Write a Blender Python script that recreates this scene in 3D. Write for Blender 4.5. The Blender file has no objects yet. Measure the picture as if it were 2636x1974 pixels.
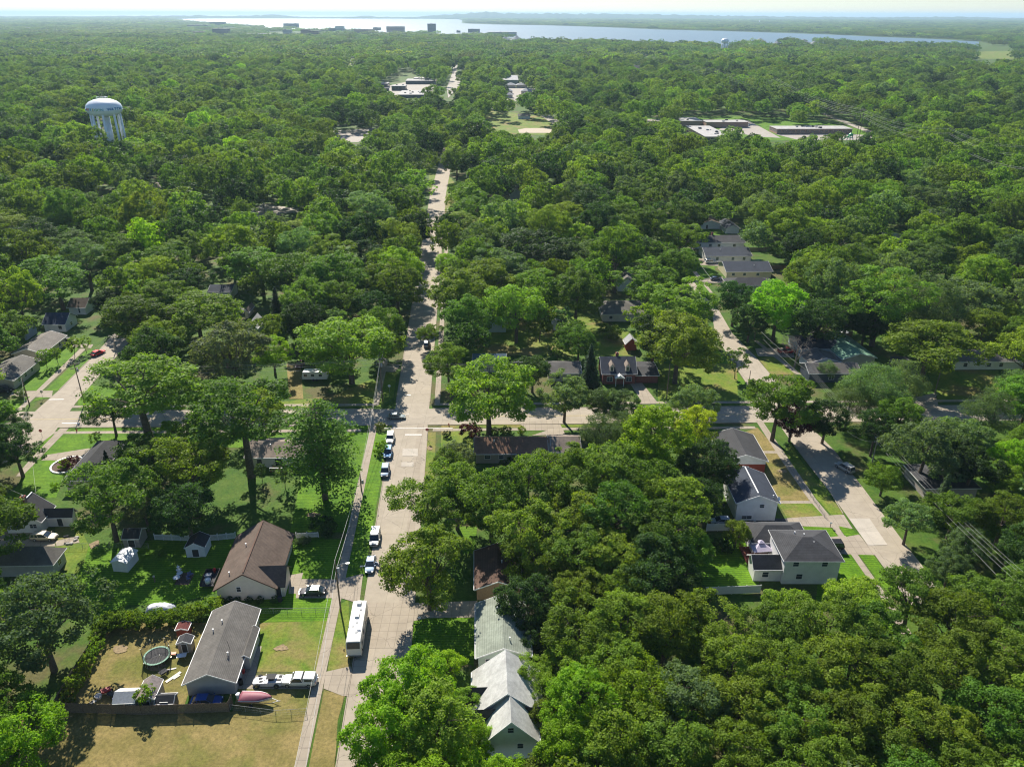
import bpy, math, random
import numpy as np
from mathutils import Vector, Matrix
C=bpy.context.scene.collection
# ------------------------------------------------------------------ camera, sky, sun, exposure
HAZE_D=6e-5
FPX=2000.; HZ=36.; PITCH=math.atan((987-HZ)/FPX); CAMH=95.; ROLL=math.radians(-0.13)
cp,sp=math.cos(PITCH),math.sin(PITCH); cr,sr=math.cos(ROLL),math.sin(ROLL)
cam=bpy.data.cameras.new('camera'); co=bpy.data.objects.new('camera',cam); C.objects.link(co)
cam.sensor_fit='HORIZONTAL'; cam.sensor_width=36.; cam.lens=36.*FPX/2636.; cam.clip_start=1.; cam.clip_end=200000.
F=Vector((0,cp,-sp)); R0=Vector((1,0,0)); U0=Vector((0,sp,cp))
# image axes (u right, v down): u'=u*cr-v*sr, v'=u*sr+v*cr
R=R0*cr-U0*sr; D_=-R0*sr-U0*cr; U=-D_
co.matrix_world=Matrix(((R.x,U.x,-F.x,0),(R.y,U.y,-F.y,0),(R.z,U.z,-F.z,CAMH),(0,0,0,1)))
bpy.context.scene.camera=co
SUN_EL=math.radians(39.); SUN_AZ=math.radians(-18.5)      # azimuth from +y towards +x
w=bpy.data.worlds.new('World'); bpy.context.scene.world=w; w.use_nodes=True
nt=w.node_tree; sky=nt.nodes.new('ShaderNodeTexSky'); sky.sky_type='NISHITA'; sky.sun_disc=False
sky.sun_elevation=SUN_EL; sky.sun_rotation=SUN_AZ; sky.air_density=1.0; sky.dust_density=0.1; sky.ozone_density=6.0; sky.altitude=100
nt.links.new(sky.outputs[0],nt.nodes['Background'].inputs[0]); nt.nodes['Background'].inputs[1].default_value=0.075
sl=bpy.data.lights.new('sun','SUN'); sl.energy=5.0; sl.angle=math.radians(0.55); sl.color=(1,.93,.82)
so=bpy.data.objects.new('sun',sl); C.objects.link(so)
sd=Vector((math.sin(SUN_AZ)*math.cos(SUN_EL),math.cos(SUN_AZ)*math.cos(SUN_EL),math.sin(SUN_EL)))
so.rotation_euler=sd.to_track_quat('Z','Y').to_euler(); so.location=(0,0,300)
sc=bpy.context.scene; sc.view_settings.view_transform='Standard'; sc.view_settings.look='None'; sc.view_settings.exposure=0.78; sc.view_settings.gamma=1
sc.cycles.pixel_filter_type='BLACKMAN_HARRIS'; sc.cycles.filter_width=1.15; sc.cycles.max_bounces=6; sc.cycles.diffuse_bounces=2; sc.cycles.glossy_bounces=2; sc.cycles.transmission_bounces=3
sc.cycles.volume_bounces=0; sc.cycles.transparent_max_bounces=8; sc.cycles.use_denoising=True; sc.cycles.denoiser='OPENIMAGEDENOISE'; sc.cycles.denoising_input_passes='RGB_ALBEDO_NORMAL'
sc.cycles.caustics_reflective=False; sc.cycles.caustics_refractive=False; sc.cycles.sample_clamp_indirect=4
# ------------------------------------------------------------------ pixel <-> place (used to measure where things stand)
def ray(x,y):
    u=(x-1318)/FPX; v=(y-987)/FPX; u,v=u*cr-v*sr,u*sr+v*cr
    return (u,cp-v*sp,-sp-v*cp)
def at(p,z=0.):
    d=ray(*p[:2]); t=(z-CAMH)/d[2]; return Vector((d[0]*t,d[1]*t,z))
def depth(P): return P[1]*cp-(P[2]-CAMH)*sp
def proj(P):
    X,Y,Z=P[0],P[1],P[2]-CAMH; d=Y*cp-Z*sp; u=X/d; v=-(Y*sp+Z*cp)/d
    u,v=u*cr+v*sr,-u*sr+v*cr
    return 1318+u*FPX,987+v*FPX,d
def reg(x0,y0,s): return lambda x,y:(x0+x/s,y0+y/s)
A=reg(0,1200,2.14);B=reg(500,1200,2.14);CC=reg(0,900,2.76);D=reg(600,900,2.76);E=reg(1100,900,2.76);FF=reg(1750,1000,3.012)
G=reg(1150,1400,2.885);HH=reg(1900,700,2.7596);I=reg(0,0,2.458);J=reg(800,0,2.458);K=reg(1600,0,2.135);L=reg(0,700,3.16)
M=reg(0,350,2.458);N=reg(900,350,2.76);O=reg(1600,450,2.765);S=reg(350,1330,2.542);T=reg(0,1260,3.026);UU=reg(2000,840,3.631)
V=reg(0,0,1/1.1922);W=reg(120,1540,2.542);X=reg(620,1480,2.505);Y2=reg(1640,260,3.3515);Y3=reg(2250,850,3.293)
def w1(o): return o
# ------------------------------------------------------------------ materials
def newmat(n):
    m=bpy.data.materials.new(n); m.use_nodes=True; return m,m.node_tree,m.node_tree.nodes['Principled BSDF']
def noise_col(t,c1,c2,scale,detail=4,lo=.35,hi=.65,coord='Object',rough=.6):
    tc=t.nodes.new('ShaderNodeTexCoord'); n=t.nodes.new('ShaderNodeTexNoise'); n.inputs['Scale'].default_value=scale; n.inputs['Detail'].default_value=detail; n.inputs['Roughness'].default_value=rough
    r=t.nodes.new('ShaderNodeValToRGB'); r.color_ramp.elements[0].position=lo; r.color_ramp.elements[1].position=hi
    r.color_ramp.elements[0].color=(*c1,1); r.color_ramp.elements[1].color=(*c2,1)
    t.links.new(tc.outputs[coord],n.inputs['Vector']); t.links.new(n.outputs['Fac'],r.inputs['Fac']); return r.outputs[0],n,tc
def mixc(t,a,b,fac,mode='MIX'):
    m=t.nodes.new('ShaderNodeMix'); m.data_type='RGBA'; m.blend_type=mode
    for s,v in ((m.inputs[0],fac),(m.inputs[6],a),(m.inputs[7],b)):
        if hasattr(v,'is_linked'): t.links.new(v,s)
        elif isinstance(v,(int,float)): s.default_value=v
        else: s.default_value=(*v,1)
    return m.outputs[2]
def bump(t,b,n,strength,dist=.05):
    bu=t.nodes.new('ShaderNodeBump'); bu.inputs['Strength'].default_value=strength; bu.inputs['Distance'].default_value=dist
    t.links.new(n,bu.inputs['Height']); t.links.new(bu.outputs[0],b.inputs['Normal'])
MATS={}
def plain(name,col,rough=.6,metal=0.,var=.12,scale=3.,spec=.5):
    if name in MATS: return MATS[name]
    m,t,b=newmat(name); c2=tuple(min(1,c*(1+var)) for c in col); c1=tuple(c*(1-var) for c in col)
    c,n,_=noise_col(t,c1,c2,scale); t.links.new(c,b.inputs['Base Color']); b.inputs['Roughness'].default_value=rough; b.inputs['Metallic'].default_value=metal
    b.inputs['Specular IOR Level'].default_value=spec; MATS[name]=m; return m
def grass(name,c1,c2,c3,stripe=0.):
    m,t,b=newmat(name)
    a,n,tc=noise_col(t,c1,c2,.22,5,.4,.62); f,n2,_=noise_col(t,(.48,.50,.48),(1.38,1.34,1.3),1.7,10,.32,.68,rough=.82)
    p,n3,_=noise_col(t,(0,0,0),(1,1,1),.07,4,.5,.62); c=mixc(t,a,c3,p); 
    if stripe:
        wv=t.nodes.new('ShaderNodeTexWave'); wv.inputs['Scale'].default_value=.55; wv.bands_direction='Y'; wv.inputs['Distortion'].default_value=.8
        t.links.new(tc.outputs['Object'],wv.inputs['Vector']); c=mixc(t,c,mixc(t,c,(.62,.66,.6),1.,'MULTIPLY'),wv.outputs['Fac']) if stripe==1 else c
    c=mixc(t,c,f,1.,'MULTIPLY'); t.links.new(c,b.inputs['Base Color']); b.inputs['Roughness'].default_value=.85; b.inputs['Specular IOR Level'].default_value=.15
    bump(t,b,n2.outputs['Fac'],.8,.12); MATS[name]=m; return m
grass('lawn_green',(.085,.205,.008),(.15,.30,.012),(.125,.245,.012),1)
grass('lawn_mixed',(.11,.19,.018),(.18,.23,.03),(.24,.20,.07))
grass('lawn_dry',(.20,.17,.055),(.28,.22,.085),(.15,.16,.035))
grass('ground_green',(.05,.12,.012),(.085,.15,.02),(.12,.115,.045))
def concrete(name,c,joint=3.05,jd=.55,rough=.85):
    m,t,b=newmat(name); c1=tuple(x*.84 for x in c); c2=tuple(x*1.08 for x in c)
    a,n,tc=noise_col(t,c1,c2,.35,8,.3,.7,rough=.7)
    br=t.nodes.new('ShaderNodeTexBrick'); br.offset=0; br.inputs['Scale'].default_value=1.; br.inputs['Mortar Size'].default_value=.035; br.inputs['Brick Width'].default_value=joint; br.inputs['Row Height'].default_value=joint*1.3
    br.inputs['Color1'].default_value=(1,1,1,1); br.inputs['Color2'].default_value=(.93,.93,.92,1); br.inputs['Mortar'].default_value=(jd,jd,jd,1)
    t.links.new(tc.outputs['Object'],br.inputs['Vector']); cc=mixc(t,a,br.outputs[0],1.,'MULTIPLY')
    # wandering cracks
    vo=t.nodes.new('ShaderNodeTexVoronoi'); vo.feature='DISTANCE_TO_EDGE'; vo.inputs['Scale'].default_value=.11
    nz=t.nodes.new('ShaderNodeTexNoise'); nz.inputs['Scale'].default_value=.8; ad=t.nodes.new('ShaderNodeVectorMath'); ad.operation='ADD'
    t.links.new(tc.outputs['Object'],ad.inputs[0]); t.links.new(nz.outputs['Color'],ad.inputs[1]); t.links.new(tc.outputs['Object'],nz.inputs['Vector']); t.links.new(ad.outputs[0],vo.inputs['Vector'])
    lt=t.nodes.new('ShaderNodeMath'); lt.operation='LESS_THAN'; lt.inputs[1].default_value=.0035; t.links.new(vo.outputs['Distance'],lt.inputs[0])
    cc=mixc(t,cc,tuple(x*.6 for x in c),lt.outputs[0]); t.links.new(cc,b.inputs['Base Color']); b.inputs['Roughness'].default_value=rough; b.inputs['Specular IOR Level'].default_value=.25
    MATS[name]=m; return m
concrete('road_concrete',(.40,.345,.27),4.5,.72); concrete('walk_concrete',(.37,.315,.245),1.5,.6); concrete('new_concrete',(.50,.45,.38),4,.8)
concrete('far_concrete',(.40,.36,.31),6,.9)
plain('asphalt',(.06,.06,.062),.9); plain('sand',(.45,.38,.28),.9); plain('dirt',(.20,.15,.10),.95); plain('mulch',(.10,.065,.045),.95)
def shingle(name,c,rough=.9,seam=.18):
    m,t,b=newmat(name); a,n,tc=noise_col(t,tuple(x*.75 for x in c),tuple(x*1.25 for x in c),1.6,8,.3,.7,rough=.8)
    wv=t.nodes.new('ShaderNodeTexWave'); wv.bands_direction='Z'; wv.inputs['Scale'].default_value=2.6; wv.inputs['Distortion'].default_value=1.2; wv.inputs['Detail'].default_value=3; wv.inputs['Detail Scale'].default_value=3
    t.links.new(tc.outputs['Object'],wv.inputs['Vector']); r=t.nodes.new('ShaderNodeMapRange'); r.inputs[3].default_value=1-seam; r.inputs[4].default_value=1+seam*.5; t.links.new(wv.outputs['Fac'],r.inputs[0])
    cb=t.nodes.new('ShaderNodeCombineColor'); [t.links.new(r.outputs[0],cb.inputs[i]) for i in range(3)]
    sp_,n2,_=noise_col(t,(.82,.82,.82),(1.12,1.12,1.12),.35,5,.35,.65)
    c_=mixc(t,mixc(t,a,cb.outputs[0],1.,'MULTIPLY'),sp_,1.,'MULTIPLY'); t.links.new(c_,b.inputs['Base Color']); b.inputs['Roughness'].default_value=rough; b.inputs['Specular IOR Level'].default_value=.3
    MATS[name]=m; return m
SH={'grey':(.15,.14,.125),'brown':(.135,.10,.078),'dark':(.055,.056,.06),'slate':(.045,.055,.075),'green':(.16,.30,.21),'light':(.50,.50,.47),'rust':(.25,.14,.09),'tan':(.26,.21,.17),'redbrown':(.12,.072,.052),'mint':(.26,.29,.23),'teal':(.10,.16,.19),'blue':(.03,.05,.09),'pale':(.42,.42,.42),'maroon':(.13,.035,.03),'greywarm':(.21,.19,.165)}
for k,v in SH.items(): shingle('shingle_'+k,v)
def siding(name,c,scale=3.):
    m,t,b=newmat(name); a,n,tc=noise_col(t,tuple(x*.93 for x in c),tuple(min(1,x*1.05) for x in c),.8,5)
    wv=t.nodes.new('ShaderNodeTexWave'); wv.bands_direction='Z'; wv.wave_profile='SAW'; wv.inputs['Scale'].default_value=scale*.5
    t.links.new(tc.outputs['Object'],wv.inputs['Vector']); r=t.nodes.new('ShaderNodeMapRange'); r.inputs[3].default_value=.94; r.inputs[4].default_value=1.; t.links.new(wv.outputs['Fac'],r.inputs[0])
    cb=t.nodes.new('ShaderNodeCombineColor'); [t.links.new(r.outputs[0],cb.inputs[i]) for i in range(3)]
    t.links.new(mixc(t,a,cb.outputs[0],1.,'MULTIPLY'),b.inputs['Base Color']); b.inputs['Roughness'].default_value=.6; MATS[name]=m; return m
for k,v in {'white':(.78,.78,.77),'cream':(.70,.64,.54),'grey':(.42,.42,.43),'mint':(.52,.62,.53),'beige':(.55,.50,.42),'bluegrey':(.30,.36,.42),'navy':(.07,.09,.13),'taupe':(.38,.34,.30),'red':(.28,.05,.03),'yellow':(.68,.62,.42),'paleblue':(.50,.58,.62)}.items(): siding('siding_'+k,v)
def brick(name,c):
    m,t,b=newmat(name); tc=t.nodes.new('ShaderNodeTexCoord'); mp=t.nodes.new('ShaderNodeMapping'); mp.inputs['Rotation'].default_value=(math.pi/2,0,0)
    br=t.nodes.new('ShaderNodeTexBrick'); br.inputs['Scale'].default_value=3.2; br.inputs['Color1'].default_value=(*c,1); br.inputs['Color2'].default_value=(*[x*.65 for x in c],1); br.inputs['Mortar'].default_value=(.32,.28,.25,1); br.inputs['Mortar Size'].default_value=.015
    t.links.new(tc.outputs['Object'],mp.inputs[0]); t.links.new(mp.outputs[0],br.inputs['Vector']); t.links.new(br.outputs[0],b.inputs['Base Color']); b.inputs['Roughness'].default_value=.85; MATS[name]=m
brick('brick_tan',(.42,.24,.13)); brick('brick_red',(.26,.05,.035)); brick('brick_school',(.46,.28,.19))
plain('trim_white',(.78,.78,.76),.5); plain('trim_dark',(.04,.04,.045),.5); plain('wood_fence',(.19,.145,.105),.9,0,.35,6); plain('wood_new',(.36,.19,.08),.85,0,.25,6); plain('vinyl',(.80,.80,.78),.45,0,.04)
plain('pole_wood',(.17,.125,.09),.9,0,.3,5); plain('pole_grey',(.33,.30,.26),.9); plain('steel',(.45,.46,.47),.4,.7); plain('rubber',(.02,.02,.02),.85); plain('wire',(.30,.29,.27),.8,0,.1,3,.1); plain('wire_bright',(.50,.49,.45),.8,0,.1,3,.1); plain('galvanised',(.33,.33,.32),.8,0,.1,3,.1)
plain('tower_white',(.80,.83,.85),.35,0,.03,.3); plain('concrete_plain',(.45,.42,.38),.9); plain('roof_flat',(.40,.385,.365),.9,0,.15,.25); plain('roof_dark_flat',(.10,.10,.11),.9)
def glassmat(name,col=(.03,.045,.06),r=.08):
    m,t,b=newmat(name); c,n,_=noise_col(t,tuple(x*.6 for x in col),tuple(x*1.5 for x in col),.9); t.links.new(c,b.inputs['Base Color']); b.inputs['Roughness'].default_value=r; b.inputs['IOR'].default_value=1.5; b.inputs['Specular IOR Level'].default_value=.8; MATS[name]=m
glassmat('glass')
def paint(name,c,metal=.0,rough=.5):
    if name in MATS: return MATS[name]
    m=plain(name,c,rough,metal,.04,1.5); b=m.node_tree.nodes['Principled BSDF']; b.inputs['Specular IOR Level'].default_value=.25; b.inputs['Coat Weight'].default_value=.12; b.inputs['Coat Roughness'].default_value=.08; return m
# foliage: colour comes from each tree's own object colour, varied by place in the crown
def leafmat(name,tr=.42,vary=.55):
    m=bpy.data.materials.new(name); m.use_nodes=True; t=m.node_tree; t.nodes.clear()
    out=t.nodes.new('ShaderNodeOutputMaterial'); oi=t.nodes.new('ShaderNodeObjectInfo'); tc=t.nodes.new('ShaderNodeTexCoord')
    n=t.nodes.new('ShaderNodeTexNoise'); n.inputs['Scale'].default_value=.45; n.inputs['Detail'].default_value=6; n.inputs['Roughness'].default_value=.8; t.links.new(tc.outputs['Object'],n.inputs['Vector'])
    hs=t.nodes.new('ShaderNodeHueSaturation')
    mr=t.nodes.new('ShaderNodeMapRange'); mr.inputs[1].default_value=.25; mr.inputs[2].default_value=.75; mr.inputs[3].default_value=1-vary; mr.inputs[4].default_value=1+vary; t.links.new(n.outputs['Fac'],mr.inputs[0])
    mh=t.nodes.new('ShaderNodeMapRange'); mh.inputs[3].default_value=.495; mh.inputs[4].default_value=.512; t.links.new(oi.outputs['Random'],mh.inputs[0])
    mv=t.nodes.new('ShaderNodeMath'); mv.operation='MULTIPLY'; mw=t.nodes.new('ShaderNodeMapRange'); mw.inputs[3].default_value=.72; mw.inputs[4].default_value=1.25
    fr=t.nodes.new('ShaderNodeMath'); fr.operation='FRACT'; fm=t.nodes.new('ShaderNodeMath'); fm.operation='MULTIPLY'; fm.inputs[1].default_value=7.31; t.links.new(oi.outputs['Random'],fm.inputs[0]); t.links.new(fm.outputs[0],fr.inputs[0]); t.links.new(fr.outputs[0],mw.inputs[0])
    t.links.new(mr.outputs[0],mv.inputs[0]); t.links.new(mw.outputs[0],mv.inputs[1])
    t.links.new(mh.outputs[0],hs.inputs['Hue']); t.links.new(mv.outputs[0],hs.inputs['Value']); t.links.new(oi.outputs['Color'],hs.inputs['Color'])
    b=t.nodes.new('ShaderNodeBsdfPrincipled'); b.inputs['Roughness'].default_value=.6; b.inputs['Specular IOR Level'].default_value=.14
    tl=t.nodes.new('ShaderNodeBsdfTranslucent'); mx=t.nodes.new('ShaderNodeMixShader'); mx.inputs[0].default_value=tr
    tint=mixc(t,hs.outputs[0],(1.75,1.75,.42),1.,'MULTIPLY')
    t.links.new(hs.outputs[0],b.inputs['Base Color']); t.links.new(tint,tl.inputs['Color']); t.links.new(b.outputs[0],mx.inputs[1]); t.links.new(tl.outputs[0],mx.inputs[2]); t.links.new(mx.outputs[0],out.inputs[0])
    MATS[name]=m; return m
leafmat('foliage'); plain('bark',(.11,.085,.065),.95,0,.35,2.5); plain('bark_pale',(.26,.22,.18),.95,0,.3,2.5)
# ------------------------------------------------------------------ mesh builder
class MB:
    def __init__(s): s.v=[]; s.f=[]; s.m=[]; s.mi=0
    def add(s,vs,fs):
        o=len(s.v); s.v+= [tuple(v) for v in vs]; s.f+=[tuple(i+o for i in f) for f in fs]; s.m+=[s.mi]*len(fs); return s
    def box(s,x0,y0,z0,x1,y1,z1):
        return s.add([(x0,y0,z0),(x1,y0,z0),(x1,y1,z0),(x0,y1,z0),(x0,y0,z1),(x1,y0,z1),(x1,y1,z1),(x0,y1,z1)],[(0,3,2,1),(4,5,6,7),(0,1,5,4),(1,2,6,5),(2,3,7,6),(3,0,4,7)])
    def obox(s,c,ax,ay,az): # centre and half axes
        c=Vector(c);ax=Vector(ax);ay=Vector(ay);az=Vector(az)
        return s.add([c+i*ax+j*ay+k*az for k in(-1,1) for i,j in((-1,-1),(1,-1),(1,1),(-1,1))],[(0,3,2,1),(4,5,6,7),(0,1,5,4),(1,2,6,5),(2,3,7,6),(3,0,4,7)])
    def tube(s,pts,rad,n=6,cap=True):
        pts=[Vector(p) for p in pts]; rs=rad if isinstance(rad,(list,tuple)) else [rad]*len(pts); vs=[];fs=[]
        for i,p in enumerate(pts):
            d=(pts[min(i+1,len(pts)-1)]-pts[max(i-1,0)]).normalized(); a=d.orthogonal().normalized() if abs(d.z)<.9 else Vector((1,0,0)); a=(a-d*a.dot(d)).normalized(); b=d.cross(a)
            vs+=[p+(a*math.cos(2*math.pi*k/n)+b*math.sin(2*math.pi*k/n))*rs[i] for k in range(n)]
        for i in range(len(pts)-1):
            fs+=[(i*n+k,i*n+(k+1)%n,(i+1)*n+(k+1)%n,(i+1)*n+k) for k in range(n)]
        if cap: fs+=[tuple(range(n-1,-1,-1)),tuple((len(pts)-1)*n+k for k in range(n))]
        return s.add(vs,fs)
    def lathe(s,prof,n=24,c=(0,0)):
        vs=[(c[0]+r*math.cos(2*math.pi*k/n),c[1]+r*math.sin(2*math.pi*k/n),z) for r,z in prof for k in range(n)]
        fs=[(i*n+k,i*n+(k+1)%n,(i+1)*n+(k+1)%n,(i+1)*n+k) for i in range(len(prof)-1) for k in range(n)]
        return s.add(vs,fs)
    def loft(s,rings,cap=True):
        n=len(rings[0]); vs=[v for r in rings for v in r]; fs=[(i*n+k,i*n+(k+1)%n,(i+1)*n+(k+1)%n,(i+1)*n+k) for i in range(len(rings)-1) for k in range(n)]
        if cap: fs+=[tuple(range(n-1,-1,-1)),tuple((len(rings)-1)*n+k for k in range(n))]
        return s.add(vs,fs)
    def mesh(s,name,mats,smooth=False):
        me=bpy.data.meshes.new(name); me.from_pydata(s.v,[],s.f)
        for m in (mats if isinstance(mats,(list,tuple)) else [mats]): me.materials.append(MATS[m] if isinstance(m,str) else m)
        me.polygons.foreach_set('material_index',s.m); 
        if smooth: me.polygons.foreach_set('use_smooth',[True]*len(s.f))
        me.update(); return me
    def build(s,name,mats,parent=None,smooth=False,loc=None,rz=0):
        o=bpy.data.objects.new(name,s.mesh(name,mats,smooth)); C.objects.link(o)
        if parent: o.parent=parent
        if loc is not None: o.location=loc; o.rotation_euler=(0,0,rz)
        return o
def tag(o,label=None,cat=None,group=None,kind=None):
    if label: o['label']=label
    if cat: o['category']=cat
    if group: o['group']=group
    if kind: o['kind']=kind
    return o
def thing(name,label,cat,loc=(0,0,0),rz=0,group=None):
    o=bpy.data.objects.new(name,None); C.objects.link(o); o.location=loc; o.rotation_euler=(0,0,rz); o.empty_display_size=.2
    return tag(o,label,cat,group)
def dup(root,loc,rz,label,group=None,scale=None):
    r=root.copy(); C.objects.link(r); r.location=loc; r.rotation_euler=(0,0,rz); tag(r,label,None,group)
    if scale: r.scale=scale
    def rec(a,b):
        for ch in a.children:
            c=ch.copy(); C.objects.link(c); c.parent=b; rec(ch,c)
    rec(root,r); return r
# ------------------------------------------------------------------ setting: ground, streets, water
NS=[0]
def sheet(name,pts,z,mat,label=None,px=True):
    NS[0]+=1
    if z>0 and name!='lake': z+=.00022*(NS[0]%50)
    P=[at(p,z) for p in pts] if px else [Vector((p[0],p[1],z)) for p in pts]
    a=sum(P[i].x*P[(i+1)%len(P)].y-P[(i+1)%len(P)].x*P[i].y for i in range(len(P)))
    if a<0: P=P[::-1]
    o=MB().add(P,[tuple(range(len(P)))]).build(name,mat); tag(o,label,None,None,'structure'); return o
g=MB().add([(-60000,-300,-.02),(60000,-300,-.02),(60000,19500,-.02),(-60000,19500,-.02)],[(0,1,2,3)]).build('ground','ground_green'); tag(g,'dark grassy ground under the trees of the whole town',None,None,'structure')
def Lx(y): return -25.6-(y-95)*.0615 if y<456 else -47.8-(y-456)*.038      # west kerb of the main street
def Rx(y): return Lx(y)+9.0
def cy(x): return 180+.02*x                                              # centre of the cross street
Z1,Z2,Z3,Z4,Z5=.006,.018,.030,.042,.054
sheet('main_street',[(Lx(y),y) for y in (40,95,174.5,456,1000,1900)]+[(Rx(y),y) for y in (1900,1000,456,174.5,95,40)],Z3,'road_concrete','pale concrete main street running away to the lake',False)
sheet('cross_street',[(x,cy(x)-4.6) for x in (-175,-60,60,170)]+[(x,cy(x)+4.4) for x in (170,60,-60,-175)],Z4,'road_concrete','wide concrete cross street below the first trees',False)
def strip(name,pl,pr,z,mat,label): return sheet(name,list(pl)+list(pr)[::-1],z,mat,label)
strip('right_street',[O(420,690),O(520,840),O(640,960),O(665,1130),O(760,1290),O(900,1500),FF(700,180),FF(870,420),FF(1170,810),FF(1620,1440),FF(1800,1690)],[O(470,690),O(575,850),O(690,960),O(790,1130),O(950,1290),O(1060,1420),FF(1000,280),FF(1200,480),FF(1430,780),FF(1760,1220),FF(2060,1600)],Z3,'road_concrete','concrete side street on the right, dappled by tree shade')
strip('left_street',[L(930,500),L(760,680),L(480,960),L(300,1120),L(60,1340),L(20,1560)],[L(1060,560),L(900,740),L(740,920),L(620,1060),L(430,1320),L(240,1460)],Z3,'road_concrete','concrete side street on the left by the two poles')
# lawns
lw=lambda n,p,m,l,z=Z1: sheet(n,p,z,m,l)
lw('lawn',[CC(0,1050),CC(400,1050),CC(440,935),CC(640,720),CC(640,690),CC(2180,700),CC(2060,1300),D(440,1290),D(880,1300),D(1080,590),D(-300,590),CC(340,600),CC(100,1000)],'lawn_green','bright mown lawns south of the cross street')
lw('lawn',[A(480,430),A(900,400),A(1330,380),B(560,400),B(870,400),B(800,620),B(560,600),B(480,560),A(1180,700),A(950,760),A(720,760),A(560,820),A(400,640)],'lawn_green','vivid green back lawn between hedge and white fence')
lw('lawn',[B(560,600),B(800,620),B(770,790),B(740,850),B(360,860),B(360,720)],'lawn_green','green lawn strip beside the black car driveway',Z2)
lw('lawn',[B(350,830),B(745,830),B(700,1130),B(330,1130)],'lawn_mixed','patchy front lawn beside the grey ranch house')
lw('lawn',[A(600,860),A(1180,860),A(1010,1330),A(300,1335)],'lawn_dry','dry yellow backyard grass around the trampoline')
lw('lawn',[A(100,1350),A(1500,1350),B(640,1240),B(560,1700),A(-200,1700)],'lawn_dry','dry tan field in the bottom left corner')
lw('lawn',[A(1330,1180),B(680,1180),B(620,1350),A(1280,1350)],'lawn_dry','worn grass under the covered boat',Z2)
lw('lawn',[B(770,780),B(850,730),B(860,1110),B(735,1140)],'lawn_mixed','verge grass beside the parked motorhome')
lw('lawn',[B(715,1230),B(830,1262),B(790,1400),B(775,1660),B(630,1660)],'lawn_dry','dry verge along the sidewalk at the bottom')
lw('lawn',[D(1010,590),D(1095,590),D(1040,980),D(960,1450),D(930,1600),D(800,1620),D(860,1160),D(940,900)],'lawn_green','bright verge between sidewalk and parked cars',Z2)
lw('lawn',[D(1350,585),D(1440,585),D(1430,930),D(1310,930)],'lawn_mixed','faded verge grass by the stop sign',Z2)
lw('lawn',[D(1480,560),D(1720,560),D(1720,900),D(1470,900)],'lawn_mixed','grass at the corner of the long brown house',Z1)
lw('lawn',[E(100,515),E(640,510),E(720,550),E(100,560)],'lawn_mixed','verge along the cross street in front of the long house',Z2)
lw('lawn',[E(940,500),E(1180,500),E(1180,550),E(890,550)],'lawn_mixed','verge patch under the grey green street tree',Z2)
lw('lawn',[L(130,960),L(350,965),L(640,620),L(500,560)],'lawn_green','front lawn of the long left ranch houses',Z1)
lw('lawn',[L(370,965),L(480,965),L(760,690),L(750,620),L(690,650)],'lawn_green','verge strip beside the left street',Z2)
lw('lawn',[L(265,1055),L(405,1020),L(340,1005),L(300,1030)],'lawn_green','small grass triangle by the left sign',Z2)
lw('lawn',[L(0,1060),L(270,1005),L(230,1060),L(130,1130),L(0,1130)],'lawn_green','corner grass round the dark shrub on the left',Z1)
lw('lawn',[L(630,1050),L(740,920),L(1500,1020),L(1500,1120),L(640,1110)],'lawn_green','corner lawn under the forked street tree',Z1)
lw('lawn',[L(530,1300),L(590,1255),L(1560,1250),L(1560,1300)],'lawn_green','long verge south of the cross street on the left',Z2)
lw('lawn',[D(385,573),D(440,528),D(970,522),D(970,566)],'lawn_green','verge in front of the house behind the pine',Z2)
lw('lawn',[D(270,412),D(1040,405),D(1140,340),D(1165,160),D(1100,160),D(700,330),D(350,370),D(260,330)],'lawn_mixed','shaded grass round the parked travel trailer',Z2)
lw('lawn',[D(380,100),D(480,100),D(500,350),D(400,350)],'lawn_dry','dry track beside the travel trailer',Z3)
lw('lawn',[FF(450,360),FF(600,300),FF(830,560),FF(1030,870),FF(770,870),FF(640,650)],'lawn_dry','dry lawn in front of the white house on the right')
lw('lawn',[FF(760,890),FF(1040,890),FF(1120,1000),FF(830,1000)],'lawn_mixed','fenced patchy lawn beside the concrete walk',Z2)
lw('lawn',[FF(860,420),FF(940,560),FF(1270,970),FF(1190,995),FF(1060,850),FF(800,500)],'lawn_mixed','verge with tree shade beside the right street',Z2)
lw('lawn',[FF(880,1070),FF(1160,1065),FF(1235,1155),FF(920,1155)],'lawn_green','narrow striped lawn between two driveways',Z2)
lw('lawn',[FF(1230,1065),FF(1330,1085),FF(1385,1130),FF(1290,1148)],'lawn_green','leaf shaped green verge between driveway aprons',Z3)
lw('lawn',[FF(1090,1290),FF(1320,1270),FF(1520,1570),FF(1700,1900),FF(1050,1700)],'lawn_green','striped bright lawn before the two storey house')
lw('lawn',[FF(1380,1275),FF(1500,1290),FF(1620,1450),FF(1800,1700),FF(1640,1600),FF(1560,1520)],'lawn_green','curved bright verge at the lower right street',Z2)
lw('lawn',[FF(0,1160),FF(560,1160),FF(620,1540),FF(0,1540)],'lawn_green','back lawn inside the white vinyl fence')
lw('lawn',[B(1450,330),B(1560,330),B(1540,480),B(1480,480)],'lawn_green','sunlit lawn gap between the street trees',Z1)
lw('lawn',[B(1160,850),B(1280,830),B(1540,820),B(1540,1100),B(1160,960)],'lawn_green','shaded lawn left of the green roofed house')
lw('lawn',[O(440,680),O(520,690),O(580,745),O(500,750)],'lawn_mixed','sunny verge by the right row of houses',Z2)
lw('lawn',[O(525,775),O(580,770),O(635,845),O(580,848)],'lawn_green','verge patch beyond the parked blue car',Z2)
lw('lawn',[O(530,680),O(660,650),O(680,745),O(590,745)],'lawn_green','shaded lawn before the cream house',Z1)
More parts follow.
